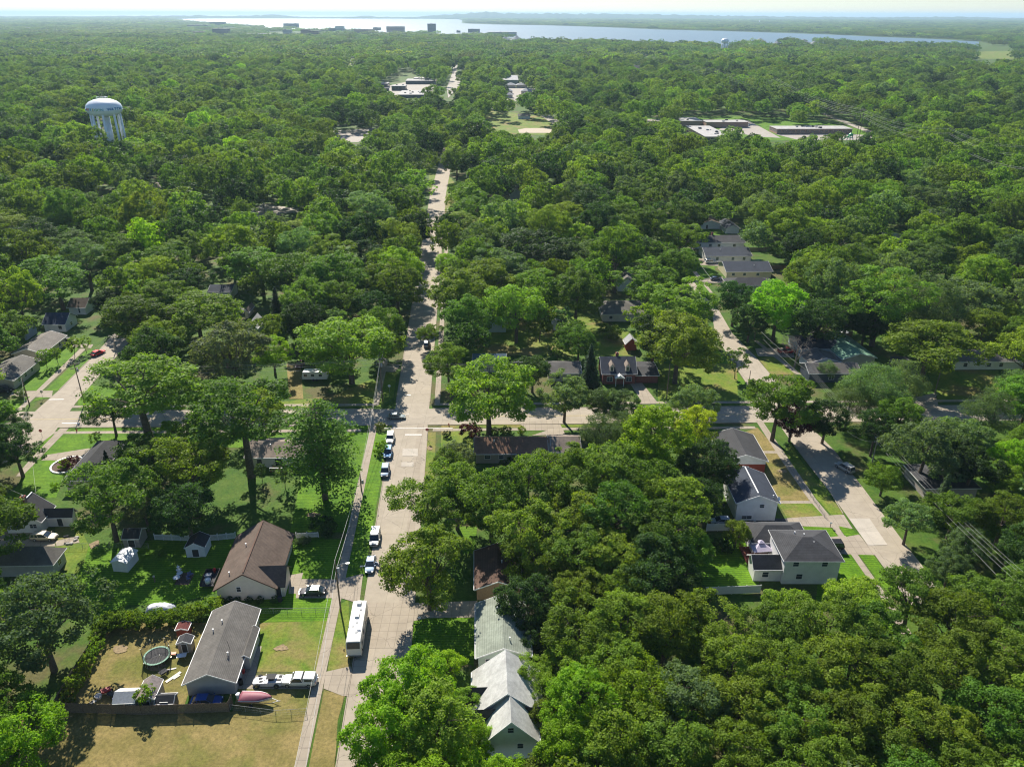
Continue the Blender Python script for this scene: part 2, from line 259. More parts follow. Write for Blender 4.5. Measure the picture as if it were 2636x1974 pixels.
lw('lawn',[O(545,375),O(760,385),O(760,440),O(560,440)],'lawn_green','square backyard lawn by the white garage',Z1)
lw('lawn',[O(670,1230),O(760,1320),O(900,1500),O(740,1500),O(600,1400)],'lawn_green','dark green lawn along the left of the right street',Z1)
lw('lawn',[O(970,1300),O(1190,1290),O(1290,1420),O(1060,1420)],'lawn_mixed','front grass by the bare tree',Z1)
lw('lawn',[HH(1340,700),HH(1850,700),HH(1850,910),HH(1420,910)],'lawn_mixed','shaded lawn before the white ranch on the right',Z1)
lw('lawn',[E(1640,100),E(2200,100),E(2208,380),E(1640,380)],'lawn_mixed','shady corner lawn north of the cross street',Z1)
lw('lawn',[N(1230,1100),N(2000,1400),N(2000,1560),N(820,1560),N(900,1450)],'lawn_mixed','backyard grass behind the red brick house',Z1)
lw('lawn',[N(1050,730+0),N(600,730),N(560,240),N(690,260)],'lawn_mixed','grass edging of the main street far up',Z1)
lw('lawn',[T(430,280),T(560,270),T(640,330),T(690,430),T(660,560),T(600,660),T(500,640),T(430,480)],'lawn_mixed','thin grass by the white cottage and its car',Z1)
# sidewalks, drives and slabs
sw=lambda p,l,z=Z4,m='walk_concrete',n='sidewalk': sheet(n,p,z,m,l)
def swl(xf,y0,y1,wd,label,z=Z5,steps=6):
    ysl=[y0+(y1-y0)*i/steps for i in range(steps+1)]
    return sheet('sidewalk',[(xf(y)-wd,y) for y in ysl]+[(xf(y)+wd,y) for y in ysl[::-1]],z,'walk_concrete',label,False)
swl(lambda y:-29.5-(y-76)*.0578,35,175.5,.85,'long sidewalk left of the main street')
swl(lambda y:-18.4-(y-95)*.0615+.0,60,175.5,.8,'sidewalk right of the main street under the trees')
swl(lambda y:-31.2-(y-95)*.0615+.3,186,430,.75,'sidewalk beyond the crossing on the left')
swl(lambda y:-14.5-(y-95)*.0615,186,420,.75,'sidewalk beyond the crossing on the right')
sheet('sidewalk',[(x,cy(x)-7.9) for x in (-118,-38)]+[(x,cy(x)-6.6) for x in (-38,-118)],Z3,'walk_concrete','sidewalk south of the cross street, left half',False)
sheet('sidewalk',[(x,cy(x)-7.9) for x in (-20,62)]+[(x,cy(x)-6.6) for x in (62,-20)],Z3,'walk_concrete','sidewalk south of the cross street, right half',False)
sheet('sidewalk',[(x,cy(x)+6.4) for x in (-118,-36)]+[(x,cy(x)+7.7) for x in (-36,-118)],Z3,'walk_concrete','sidewalk north of the cross street, left half',False)
sheet('sidewalk',[(x,cy(x)+6.4) for x in (-20,160)]+[(x,cy(x)+7.7) for x in (160,-20)],Z2+.002,'walk_concrete','sidewalk north of the cross street, right half',False)
sw([L(130,1125),L(175,1125),L(700,625),L(650,625)],'sidewalk beside the left street')
sw([L(490,1270),L(560,1270),L(280,1560),L(180,1660),L(130,1660),L(240,1530)],'sidewalk past the left corner lawn')
sw([FF(590,250),FF(640,250),FF(840,540),FF(1050,850),FF(1200,1030),FF(1580,1570),FF(1800,1900),FF(1720,1900),FF(1530,1575),FF(1150,1030),FF(1000,860),FF(790,560)],'sidewalk beside the right street')
sw([O(940,1180),O(970,1180),O(1280,1420),O(1240,1420)],'sidewalk by the bare tree')
sw([O(505,690),O(535,690),O(650,840),O(630,840)],'sidewalk by the right row of houses')
sw([FF(530,483),FF(770,483),FF(780,502),FF(530,502)],'walk to the red walled house',Z3); sw([FF(760,870),FF(1040,870),FF(1050,890),FF(760,890)],'walk to the white house',Z3)
dr=lambda p,l,z=Z3,m='walk_concrete': sheet('driveway',p,z,m,l)
dr([B(560,620),B(800,622),B(930,590),B(910,755),B(810,725),B(560,725)],'driveway under the parked black car',Z4)
dr([B(520,600),B(600,585),B(570,700),B(520,700)],'front path of the brown roofed house',Z3)
dr([B(330,1150),B(690,1150),B(670,1225),B(300,1225)],'driveway under the pickup and race car'); dr([B(725,1130),B(860,1100),B(900,1270),B(815,1262),B(712,1222)],'driveway apron at the lower left')
dr([B(330,990),B(372,990),B(320,1225),B(200,1225)],'concrete path along the grey ranch')
dr([B(960,750),B(1280,750),B(1560,740),B(1560,830),B(1280,835),B(1170,860),B(1150,1000),B(940,1000)],'shaded driveway at the right of the street',Z4)
dr([CC(290,785),CC(640,700),CC(600,790),CC(560,775),CC(280,786)],'pale driveway by the corner house'); dr([CC(340,745),CC(630,700),CC(600,785),CC(290,785)],'pale driveway of the dark hipped house',Z2)
dr([L(600,580),L(760,590),L(740,620),L(590,612)],'driveway of the long left ranch'); dr([L(100,970),L(430,965),L(420,1020),L(80,1010)],'driveway apron by the left sign',Z2)
dr([FF(520,1005),FF(860,1005),FF(840,1060),FF(560,1060)],'dark asphalt driveway by the white house',Z3,'asphalt'); dr([FF(830,1003),FF(1270,975),FF(1340,1085),FF(850,1060)],'long concrete driveway by the white house')
dr([FF(1030,1160),FF(1390,1130),FF(1520,1290),FF(1060,1275)],'driveway under the black van')
dr([E(1490,190),E(1640,380),E(1530,380),E(1440,240)],'driveway beside the red brick house'); dr([E(900,555),E(700,560),E(640,515),E(930,500),E(980,600),E(740,610)],'driveway of the long brown house',Z4)
dr([T(0,330),T(420,330),T(430,440),T(0,440)],'rough driveway by the white cottage'); dr([T(430,400),T(600,360),T(620,410),T(440,440)],'stone patio beside the beige car',Z4)
dr([O(500,600),O(700,590),O(700,650),O(540,640)],'driveway of the slate roofed house'); dr([O(530,745),O(720,725),O(720,770),O(520,770)],'driveway under the parked dark blue car')
dr([O(950,1235),O(1220,1230),O(1230,1300),O(970,1290)],'driveway behind the bare tree'); dr([HH(1080,600),HH(1200,600),HH(1300,760),HH(1060,690)],'dark driveway by the green roofed house',Z3,'asphalt')
dr([D(1090,110),D(1190,105),D(1150,160),D(1060,155)],'driveway beside the far pole',Z4); dr([L(1850,330),L(1990,330),L(1990,300),L(1900,280)],'white driveway beyond the maple',Z3,'new_concrete')
dr([HH(1200,900),HH(1400,860),HH(1440,1010),HH(1200,1000)],'apron with the parked motorcycles',Z4)
pt=lambda p,l,z=Z5: sheet('pavement_patch',p,z,'new_concrete',l)
pt([D(1205,702),D(1313,702),D(1312,755),D(1203,755)],'square new concrete patch in the main street'); pt([D(1197,798),D(1284,798),D(1282,828),D(1195,828)],'smaller new concrete patch in the main street')
pt([FF(1310,1005),FF(1470,1005),FF(1610,1210),FF(1460,1215)],'large new concrete patch in the right street'); 
ln=lambda a,b_,l,w_=.22: sheet('road_marking',[(at(a).x,at(a).y),(at(b_).x,at(b_).y),(at(b_).x,at(b_).y+w_*2),(at(a).x,at(a).y+w_*2)],Z5+.004,'marking',l,False)
plain('marking',(.72,.70,.66),.7); plain('marking_yellow',(.55,.42,.12),.7)
ln(D(1222,608),D(1340,608),'white stop line at the crossing'); ln(L(395,1042),L(515,1040),'white stop line on the left street'); ln(D(1060,562),D(1560,560),'white crosswalk line south of the crossing',.12); ln(D(1220,326),D(1262,326),'white stop line beyond the crossing'); ln(L(500,1235),L(640,1235),'crosswalk line on the left')
sheet('road_marking',[(-140,cy(-140)-.25),(-42,cy(-42)-.25),(-42,cy(-42)-.1),(-140,cy(-140)-.1)],Z5+.004,'marking_yellow','yellow centre line on the left half',False)
sheet('road_marking',[(-12,cy(-12)-.25),(62,cy(62)-.25),(62,cy(62)-.1),(-12,cy(-12)-.1)],Z5+.004,'marking_yellow','yellow centre line on the right half',False)
for nm,pp in (('plastic manhole near the crossing',D(1165,424)),('manhole left on the cross street',D(455,472)),('manhole cover before the crossing',D(1240,458))):
    P=at(pp); sheet('manhole_cover',[(P.x+.45*math.cos(a*math.pi/6),P.y+.45*math.sin(a*math.pi/6)) for a in range(12)],Z5+.006,'new_concrete','pale round '+nm.replace('plastic ',''),False)
def kerb(pts,label):
    m=MB(); P=[Vector((p[0],p[1],0)) for p in pts]
    for a,b_ in zip(P,P[1:]):
        d=(b_-a).normalized(); n=Vector((-d.y,d.x,0))*.08; m.obox((a+b_)/2+Vector((0,0,.05)),(b_-a)/2,n,(0,0,.075))
    tag(m.build('kerb','walk_concrete'),label,None,None,'structure')
for s_,fx in (('left',Lx),('right',Rx)):
    o_=-.1 if s_=='left' else .1
    kerb([(fx(y)+o_,y) for y in (45,95,100)] if s_=='left' else [(fx(y)+o_,y) for y in (45,95,120,173)],f'{s_} kerb of the main street before the crossing')
    kerb([(fx(y)+o_,y) for y in (188,300,456)],f'{s_} kerb of the main street beyond the crossing')
kerb([(Lx(y)-.1,y) for y in (125,150,173)],'left kerb beside the parked cars')
kerb([(x,cy(x)-4.7) for x in (-114,-35)],'south kerb of the cross street, left'); kerb([(x,cy(x)-4.7) for x in (-19,62)],'south kerb of the cross street, right'); kerb([(x,cy(x)+4.5) for x in (-112,-37)],'north kerb of the cross street, left'); kerb([(x,cy(x)+4.5) for x in (-21,64)],'north kerb of the cross street, right')
kerb([at(FF(870,420)),at(FF(1170,810)),at(FF(1265,970))],'left kerb of the right street'); kerb([at(L(480,962)),at(L(762,680))],'west kerb of the left street')
# far openings
fo=lambda n,p,m,l,z=.05: sheet(n,p,z,m,l)
fo('parking_lot',[J(95,830),J(480,810),J(300,900),J(90,900)],'far_concrete','pale parking lot in the woods left of the street')
fo('park_lawn',[J(960,740),J(1080,690),J(1500,740),J(1600,790),J(1560,860),J(1080,840)],'lawn_mixed','park lawn with ball field'); fo('ball_field',[J(1310,822),J(1360,812),J(1500,812),J(1550,822),J(1540,842),J(1320,842)],'sand','sandy ball field infield',.1)
fo('park_path',[J(1480,715),J(1600,780),J(1640,870),J(1590,870),J(1540,790),J(1450,730)],'far_concrete','path to the park from the right',.08)
fo('school_ground',[Y2(60,150),Y2(600,130),Y2(1500,150),Y2(2060,280),Y2(2060,340),Y2(1500,340),Y2(1200,340),Y2(600,380),Y2(430,280)],'lawn_green','lawns round the low brick school')
fo('school_paving',[Y2(860,160),Y2(960,170),Y2(1240,320),Y2(1050,310),Y2(700,250)],'far_concrete','long pale paving beside the school',.08); fo('school_paving',[Y2(1340,285),Y2(1760,280),Y2(2030,300),Y2(2020,335),Y2(1420,345),Y2(1200,290)],'far_concrete','paved yard by the playground',.08)
fo('far_street',[Y2(1570,105),Y2(1620,105),Y2(2060,270),Y2(1990,275)],'far_concrete','far street sloping past the school',.08); fo('far_street',[Y2(0,160),Y2(380,160),Y2(380,180),Y2(0,205)],'far_concrete','far cross street left of the school',.08)
fo('far_street',[M(1570,490),M(1660,430),M(1890,460),M(1890,485),M(1700,495),M(1620,530)],'far_concrete','sunlit street bend in the left woods',.08); fo('far_lawn',[M(1740,415),M(1880,410),M(1880,455),M(1730,455)],'lawn_green','small green lawn at the street bend',.06)
fo('far_street',[M(610,420),M(650,375),M(780,360),M(760,390),M(680,400)],'far_concrete','curved drive in the left woods',.08)
fo('campus_ground',[J(380,570),J(600,520),J(800,500),J(760,600),J(560,620),J(480,625),J(370,610)],'far_concrete','pale yard of the dark school'); fo('campus_lawn',[J(390,575),J(530,590),J(520,620),J(400,600)],'lawn_green','green lawn by the dark school',.1)
fo('marsh',[J(180,430),J(230,395),J(420,360),J(360,420),J(200,440)],'lawn_mixed','pale marsh meadow in the woods'); fo('marsh',[K(1700,310),K(1950,285),K(2212,280),K(2212,325),K(1780,325)],'lawn_mixed','pale green marsh by the right edge')
fo('apartment_parking',[J(1190,560),J(1420,560),J(1400,640),J(1220,640)],'far_concrete','parking court of the grey apartments')
fo('far_street',[J(905,370),J(935,370),J(920,470),J(960,530),J(870,620),J(860,560),J(900,450)],'far_concrete','bright stretch of the main street far away',.08)
def water(name):
    m,t,b=newmat(name); tc=t.nodes.new('ShaderNodeTexCoord'); n=t.nodes.new('ShaderNodeTexNoise'); n.inputs['Scale'].default_value=.25; n.inputs['Detail'].default_value=4
    t.links.new(tc.outputs['Object'],n.inputs['Vector']); b.inputs['Base Color'].default_value=(.10,.17,.22,1); b.inputs['Roughness'].default_value=.48; b.inputs['IOR'].default_value=1.33; b.inputs['Specular IOR Level'].default_value=.5
    bump(t,b,n.outputs['Fac'],1.,1.2); MATS[name]=m
water('water')
LAKE=[(430,50.5),(520,48.5),(700,48.3),(1100,49.3),(1190,50.5),(1188,61),(1250,63.5),(1400,66),(1560,71),(1700,77),(1900,82),(2115,89),(2250,95),(2400,101),(2520,108),(2520,120),(2460,124),(2300,122),(2140,111),(2050,108),(1960,115),(1853,122),(1700,121),(1600,116),(1470,113),(1370,110),(1330,100),(1250,91),(1120,89),(1050,87),(930,83),(850,79),(720,74),(600,66),(520,61)]
sheet('lake',LAKE,.3,'water','broad lake beyond the town, glittering on the left')
sheet('great_lake',[(-90000,19600),(90000,19600),(90000,190000),(-90000,190000)],-.3,'water','great lake to the horizon',False)
# dune ridges and far hills
def ridge(pts,name,label,depthm,z0=0,seed=1,mat='far_woods'):
    random.seed(seed); m=MB(); n=0; xs=[]
    fine=[]
    for (x0,y0,h0),(x1,y1,h1) in zip(pts,pts[1:]):
        k=max(2,int(abs(x1-x0)/9))
        for i in range(k):
            q=i/k; fine.append((x0+(x1-x0)*q,y0+(y1-y0)*q,(h0+(h1-h0)*q)*(.86+.28*random.random())))
    base=[]
    for x,y,hp in fine:
        P=at((x,y),0); hh=hp*depth(P)/FPX*.88; base.append((P.x,P.y,hh))
    prof=[(0,0),(.15,.45),(.35,.8),(.55,1.),(.8,.7),(1,0)]
    rows=[[Vector((X_,Y_+q*depthm,z*hh)) for q,z in prof] for X_,Y_,hh in base]
    k=len(prof); m.add([v for r in rows for v in r],[(i*k+j,(i+1)*k+j,(i+1)*k+j+1,i*k+j+1) for i in range(len(rows)-1) for j in range(k-1)])
    tag(m.build(name,mat),label,None,None,'structure')
m,t,b=newmat('far_woods'); c,n,_=noise_col(t,(.02,.045,.012),(.06,.10,.025),.012,8,.35,.65,rough=.8); t.links.new(c,b.inputs['Base Color']); b.inputs['Roughness'].default_value=.9; b.inputs['Specular IOR Level'].default_value=.1; MATS['far_woods']=m
ridge([(-200,50,7),(0,49.5,5),(90,49.5,7),(150,49,4),(250,49,7),(420,49,8),(480,48.8,9),(560,48.8,6),(690,48.6,10),(760,48.6,4),(900,48.7,4),(930,48.8,8),(960,48.9,5),(1060,49.2,4),(1100,49.3,9),(1140,49.5,12),(1200,49.6,14),(1230,49.7,20),(1260,49.7,19),(1290,49.8,15),(1400,50,15),(1500,50.2,14),(1600,50.4,14),(1660,50.5,14),(1800,51,11),(1900,51.5,10),(2100,52,8),(2300,52.5,7),(2450,53,9),(2550,53,8),(2636,53.5,6),(2900,55,7)],'dune_hills','wooded dune ridge along the far shore',900)
# ------------------------------------------------------------------ houses
LM=[]      # landmarks for labels: (phrase, x, y)
def opening(parent,kind,side,u,z,ww,hh,hw,hd,col='trim_white'):
    m=MB(); g=MB(); t=.09
    def put(mb,u0,u1,z0,z1,off,th):
        if side=='n': mb.box(u0,-hd-off,z0,u1,-hd-off+th,z1)
        elif side=='f': mb.box(u0,hd+off-th,z0,u1,hd+off,z1)
        elif side=='r': mb.box(hw+off-th,u0,z0,hw+off,u1,z1)
        else: mb.box(-hw-off,u0,z0,-hw-off+th,u1,z1)
    L_=hw if side in 'nf' else hd; c=-L_+u*2*L_
    put(m,c-ww/2-t,c+ww/2+t,z-t,z,.06,.06); put(m,c-ww/2-t,c+ww/2+t,z+hh,z+hh+t,.06,.06); put(m,c-ww/2-t,c-ww/2,z,z+hh,.055,.055); put(m,c+ww/2,c+ww/2+t,z,z+hh,.055,.055)
    if kind=='window':
        put(m,c-ww/2,c+ww/2,z+hh*.48,z+hh*.52,.045,.02)
        if ww>1.3: put(m,c-.03,c+.03,z,z+hh,.048,.02)
        fr=m.build('window',col,parent); put(g,c-ww/2,c+ww/2,z,z+hh,.03,.025); g.build('pane','glass',fr); return fr
    elif kind=='garage_door':
        put(m,c-ww/2,c+ww/2,z,z+hh,.03,.028); [put(m,c-ww/2,c+ww/2,z+hh*k/4-.02,z+hh*k/4+.02,.036,.01) for k in (1,2,3)]; return m.build('garage_door',col,parent)
    else:
        fr=m.build('door',col,parent); put(g,c-ww/2,c+ww/2,z,z+hh,.03,.025); g.build('door_panel','glass' if kind=='glass_door' else 'trim_dark',fr); return fr
def gable(mb,x0,x1,y0,y1,ze,zr,axis,oh):
    """walls with gable tips; returns roof MB"""
    mb.box(x0,y0,0,x1,y1,ze-.02)
    rf=MB(); th=.16
    if axis=='y':
        xm=(x0+x1)/2; mb.add([(x0,y0,ze-.02),(x1,y0,ze-.02),(xm,y0,zr-.1),(x0,y1,ze-.02),(x1,y1,ze-.02),(xm,y1,zr-.1)],[(0,1,2),(4,3,5)])
        s=(zr-ze)/((x1-x0)/2+0.0001); X0,X1=x0-oh,x1+oh; Y0,Y1=y0-oh,y1+oh; zo=ze-s*oh
        ring=[[(X0,y,zo),(xm,y,zr),(X1,y,zo),(X1,y,zo+th*1.0),(xm,y,zr+th),(X0,y,zo+th)] for y in(Y0,Y1)]
        rf.loft([[(r) for r in ring[0]],[(r) for r in ring[1]]],False); rf.add(ring[0],[(0,1,4,5),(1,2,3,4)]); rf.add(ring[1],[(1,0,5,4),(2,1,4,3)])
    elif axis=='x':
        ym=(y0+y1)/2; mb.add([(x0,y0,ze-.02),(x0,y1,ze-.02),(x0,ym,zr-.1),(x1,y0,ze-.02),(x1,y1,ze-.02),(x1,ym,zr-.1)],[(1,0,2),(3,4,5)])
        s=(zr-ze)/((y1-y0)/2); X0,X1=x0-oh,x1+oh; Y0,Y1=y0-oh,y1+oh; zo=ze-s*oh
        ring=[[(x,Y0,zo),(x,ym,zr),(x,Y1,zo),(x,Y1,zo+th),(x,ym,zr+th),(x,Y0,zo+th)] for x in(X0,X1)]
        rf.loft(ring,False); rf.add(ring[0],[(0,1,4,5),(1,2,3,4)]); rf.add(ring[1],[(1,0,5,4),(2,1,4,3)])
    else:
        X0,X1,Y0,Y1=x0-oh,x1+oh,y0-oh,y1+oh; wx,wy=X1-X0,Y1-Y0; h=min(wx,wy)/2; a,b_=((X0+h*.98,(Y0+Y1)/2),(X1-h*.98,(Y0+Y1)/2)) if wx>wy else (((X0+X1)/2,Y0+h*.98),((X0+X1)/2,Y1-h*.98))
        zo=ze-.1; low=[(X0,Y0),(X1,Y0),(X1,Y1),(X0,Y1)]
        vs=[(x,y,zo) for x,y in low]+[(x,y,zo+th) for x,y in low]+[(*a,zr),(*b_,zr)]
        top=[(4,5,9,8),(5,6,9),(6,7,8,9),(7,4,8)] if wx>wy else [(4,5,8),(5,6,9,8),(6,7,9),(7,4,8,9)]
        rf.add(vs,[(0,3,2,1),(0,1,5,4),(1,2,6,5),(2,3,7,6),(3,0,4,7)]+top)
    return rf
def fascia(x0,x1,y0,y1,ze,zr,axis,oh,par,mat='trim_white'):
    m=MB()
    if axis=='y':
        s=(zr-ze)/((x1-x0)/2); xm=(x0+x1)/2
        for y in(y0-oh-.03,y1+oh+.03):
            for sx,X_ in((-1,x0-oh),(1,x1+oh)):
                a=Vector((X_,y,ze-s*oh+.06)); b_=Vector((xm,y,zr+.06)); d=(b_-a); m.obox((a+b_)/2,d/2,(0,.025,0),(0,0,.12))
        for X_ in(x0-oh-.05,x1+oh+.05): m.box(X_-.05,y0-oh,ze-s*oh-.02,X_+.05,y1+oh,ze-s*oh+.12)
    elif axis=='x':
        s=(zr-ze)/((y1-y0)/2); ym=(y0+y1)/2
        for x in(x0-oh-.03,x1+oh+.03):
            for Y_ in(y0-oh,y1+oh):
                a=Vector((x,Y_,ze-s*oh+.06)); b_=Vector((x,ym,zr+.06)); m.obox((a+b_)/2,(b_-a)/2,(.025,0,0),(0,0,.12))
        for Y_ in(y0-oh-.05,y1+oh+.05): m.box(x0-oh,Y_-.05,ze-s*oh-.02,x1+oh,Y_+.05,ze-s*oh+.12)
    else:
        zo=ze-.1
        for q in((x0-oh-.06,y0-oh-.06,x1+oh+.06,y0-oh-.003),(x0-oh-.06,y1+oh+.003,x1+oh+.06,y1+oh+.06),(x0-oh-.06,y0-oh,x0-oh-.003,y1+oh),(x1+oh+.003,y0-oh,x1+oh+.06,y1+oh)): m.box(q[0],q[1],zo-.02,q[2],q[3],zo+.13)
    m.build('gutter' if axis=='hip' else 'fascia',mat,par)
def pipes(par,pts,zf,rad=.09,h=.45,mat='trim_white'):
    for (x,y) in pts:
        z=zf(x,y); m=MB(); m.tube([(x,y,z-.1),(x,y,z+h)],rad,8); m.tube([(x,y,z+h),(x,y,z+h+.07)],rad*1.6,8); m.build('roof_vent',mat,par)
def rz(x0,x1,y0,y1,ze,zr,axis):
    def f(x,y):
        if axis=='y': return zr-(zr-ze)*abs(x-(x0+x1)/2)/((x1-x0)/2)+.16
        if axis=='x': return zr-(zr-ze)*abs(y-(y0+y1)/2)/((y1-y0)/2)+.16
        return (zr+ze)/2+.1
    return f
def house(name,label,NL,FR,ze=2.8,zr=4.8,axis='y',wall='white',roof='dark',ops=(),vents=(),oh=.45,rot=2.,trim='trim_white',cat='house',lm=None,chim=None,wide=None,deep=None,wallmat=None):
    a=at(NL,ze); b_=at(FR,ze); r=math.radians(rot); c,s=math.cos(-r),math.sin(-r)
    d=b_-a; dx,dy=d.x*c-d.y*s,d.x*s+d.y*c; W_=(wide or abs(dx)); D_=(deep or abs(dy))
    # near-left corner is fixed
    cc=Vector((W_/2,D_/2,0)); ctr=Vector((a.x,a.y,0))+Matrix.Rotation(r,3,'Z')@cc
    t=thing(name,label,cat,ctr,r); hw,hd=W_/2-oh,D_/2-oh
    wb=MB(); rf=gable(wb,-hw,hw,-hd,hd,ze,zr,axis,oh); wb.build('wall',wallmat or 'siding_'+wall,t); R_=rf.build('roof','shingle_'+roof,t)
    fascia(-hw,hw,-hd,hd,ze,zr,axis,oh,t,trim); fz=rz(-hw-oh,hw+oh,-hd-oh,hd+oh,ze,zr,axis)
    for o_ in ops: opening(t,o_[0],o_[1],o_[2],o_[3],o_[4],o_[5],hw,hd,o_[6] if len(o_)>6 else 'trim_white')
    pipes(t,[(hw*x,hd*y) for x,y in vents],fz)
    if chim:
        x,y=chim[0]*hw,chim[1]*hd; m=MB(); z=fz(x,y); m.box(x-.4,y-.4,z-.8,x+.4,y+.4,z+1.1); m.box(x-.47,y-.47,z+1.1,x+.47,y+.47,z+1.22); m.mi=1; m.box(x-.2,y-.2,z+1.2,x+.2,y+.2,z+1.4); m.build('chimney',['brick_red','trim_dark'],t)
    if lm: LM.append((lm,ctr.x,ctr.y))
    return t,hw,hd,ctr
def wing(t,x0,x1,y0,y1,ze,zr,axis,wall,roof,ops=(),oh=.35,trim='trim_white',roofname='wing_roof'):
    cx,cyy=(x0+x1)/2,(y0+y1)/2; wb=MB(); rf=gable(wb,x0,x1,y0,y1,ze,zr,axis,oh); wb.build('wing_wall',wall if wall in MATS else 'siding_'+wall,t); rf.build(roofname,'shingle_'+roof,t)
    fascia(x0,x1,y0,y1,ze,zr,axis,oh,t,trim)
    for o_ in ops:
        opening(t,*o_[:6],(x1-x0)/2,(y1-y0)/2).location=(cx,cyy,0)
Wn=lambda s_,u,z=1.,w_=1.1,h_=1.1: ('window',s_,u,z,w_,h_)
# foreground left
t,hw,hd,c=house('ranch_house','long grey shingled ranch house beside the dry yard with the trampoline',A(1000,1203),A(1436,783),2.75,4.5,'y','grey','grey',[Wn('r',.2),Wn('r',.75),Wn('r',.5,1.,1.6),('door','r',.33,.1,1,2.),Wn('l',.3),Wn('l',.7)],[(-.55,.25),(-.25,.45),(.5,-.45)],rot=3.5,lm='the long grey ranch house')
wing(t,hw-.2,hw+1.0,-hd*.35,hd*.45,2.55,3.0,'y','grey','grey',(),.25)
m=MB(); m.tube([(hw*.5,-hd*.3,3.7),(hw*.45,-hd*.3,5.6),(hw*.3,-hd*.28,5.8)],.03,5); m.build('antenna_mast','trim_dark',t)
t,hw,hd,c=house('bungalow','cream house with big brown shingled roof and side gable, shaded by tree shadows',S(503,482),S(1035,108),2.8,6.0,'y','cream','brown',[Wn('n',.38,2.,.7,1.),Wn('r',.15),Wn('r',.8)],[(-.6,-.75),(-.35,.2)],rot=3.5,trim='shingle_redbrown',wide=None,lm='the brown roofed bungalow')
wing(t,hw*.25,hw+1.4,-hd+.6,-hd*.28,2.7,4.9,'x','cream','brown',[('door','n',.8,.1,.95,2.)],.35,'trim_dark')
m=MB(); m.box(-.14,-hd,5.9,.14,hd,6.22); m.build('ridge_cap','shingle_redbrown',t)
t,hw,hd,c=house('cottage','white cottage with steep dark roof and red brick chimney at the left edge',T(5,255),T(432,118),3.0,6.0,'y','white','dark',[Wn('n',.22,1.0,.7,1.2),Wn('n',.33,1.,.7,1.2),Wn('n',.72,1.2,.6,.9),Wn('n',.82,1.2,.6,.9)],chim=(0.02,-.1),rot=2,lm='the white cottage')
wing(t,hw,hw+5.2,-hd*.2,hd*.45,2.7,3.8,'x','white','dark',[('glass_door','n',.5,.1,1.,2.1)]); wing(t,-hw-3.2,-hw,-hd*.3,hd*.25,2.6,3.5,'x','white','dark')
m=MB(); m.box(-.1,-hd-.4,6.1,.1,hd+.4,6.3); m.build('ridge_cap','trim_white',t)
house('hipped_house','grey brown hipped roof house half hidden by the big oak at the left edge',T(-140,600),T(520,455),2.8,5.2,'hip','grey','grey',[Wn('r',.5)],[(.3,.1)],lm='the grey hipped house')
t,hw,hd,c=house('corner_house','long dark hipped house on the corner lot with the flower bed',CC(440,932),CC(918,645),2.8,4.9,'hip','taupe','dark',[Wn('r',.3),Wn('r',.7)],[(.1,.2)],rot=2.,lm='the dark corner house')
t,hw,hd,c=house('white_ranch','low white ranch house with tan roof and small deck behind the pine',CC(1732,768),CC(2260,625),2.8,4.2,'x','white','tan',[('glass_door','n',.52,.2,1.8,2.),Wn('n',.2),Wn('n',.8)],[(-.3,-.3)],rot=.6,lm='the white ranch with the deck')
m=MB(); m.box(-1.3,-hd-2.6,.35,1.9,-hd,.5); m.mi=1
for x in(-1.3,-.65,0,.65,1.3,1.9): m.box(x-.04,-hd-2.6,.5,x+.04,-hd-2.52,1.35)
m.box(-1.3,-hd-2.62,1.3,1.9,-hd-2.5,1.42); m.build('deck',['wood_new','trim_white'],t)
t,hw,hd,c=house('long_house','long low house with weathered brown roof right of the stop sign',E(330,740),E(862,612),2.8,4.6,'x','taupe','rust',[Wn('n',.16,1.2,1.3,.9),Wn('n',.35,1.2,1.1,.9),Wn('n',.9,1.2,1.,.8)],[(-.5,-.3)],rot=.8,lm='the long brown house')
wing(t,hw+.3,hw+7.3,-hd+.2,hd+.4,2.95,4.7,'x','taupe','tan')
house('brick_house','tan brick house with very dark brown roof under the street trees',G(203,338),G(540,40),2.8,4.3,'y','mint','redbrown',[],[(.2,0)],rot=2.5,wallmat='brick_tan',lm='the tan brick house')
house('mint_house','pale mint green house with mossy green roof and two shuttered gable windows',G(212,846),G(600,430),4.6,6.3,'y','mint','mint',[Wn('n',.2,3.1,.9,.8),Wn('n',.76,3.1,.9,.8)],[(.25,-.7),(-.2,.5)],rot=2.5,lm='the mint green house')
t,hw,hd,c=house('cape_house','white cape style house with pale grey cross gabled roof at the bottom',G(265,1475),G(668,1170),3.9,7.6,'y','white','light',[Wn('n',.49,5.2,.8,.9),Wn('n',.68,2.1,.8,.9)],[],rot=2.5,lm='the white cape house')
wing(t,-hw-1.6,hw+.9,hd*.55,hd+6.3,3.9,7.9,'y','white','light',(),.4); wing(t,-hw-2.6,-hw*.3,hd*1.1,hd*2.1,4.,5.6,'x','white','dark',(),.25,roofname='dormer_roof'); wing(t,-hw-1.9,-hw*.3,hd*.0,hd*.5,4.,5.5,'x','white','dark',(),.25,roofname='dormer_roof'); wing(t,hw*.3,hw+1.2,hd*.1,hd*.5,4.,5.5,'x','white','dark',(),.25,roofname='dormer_roof')
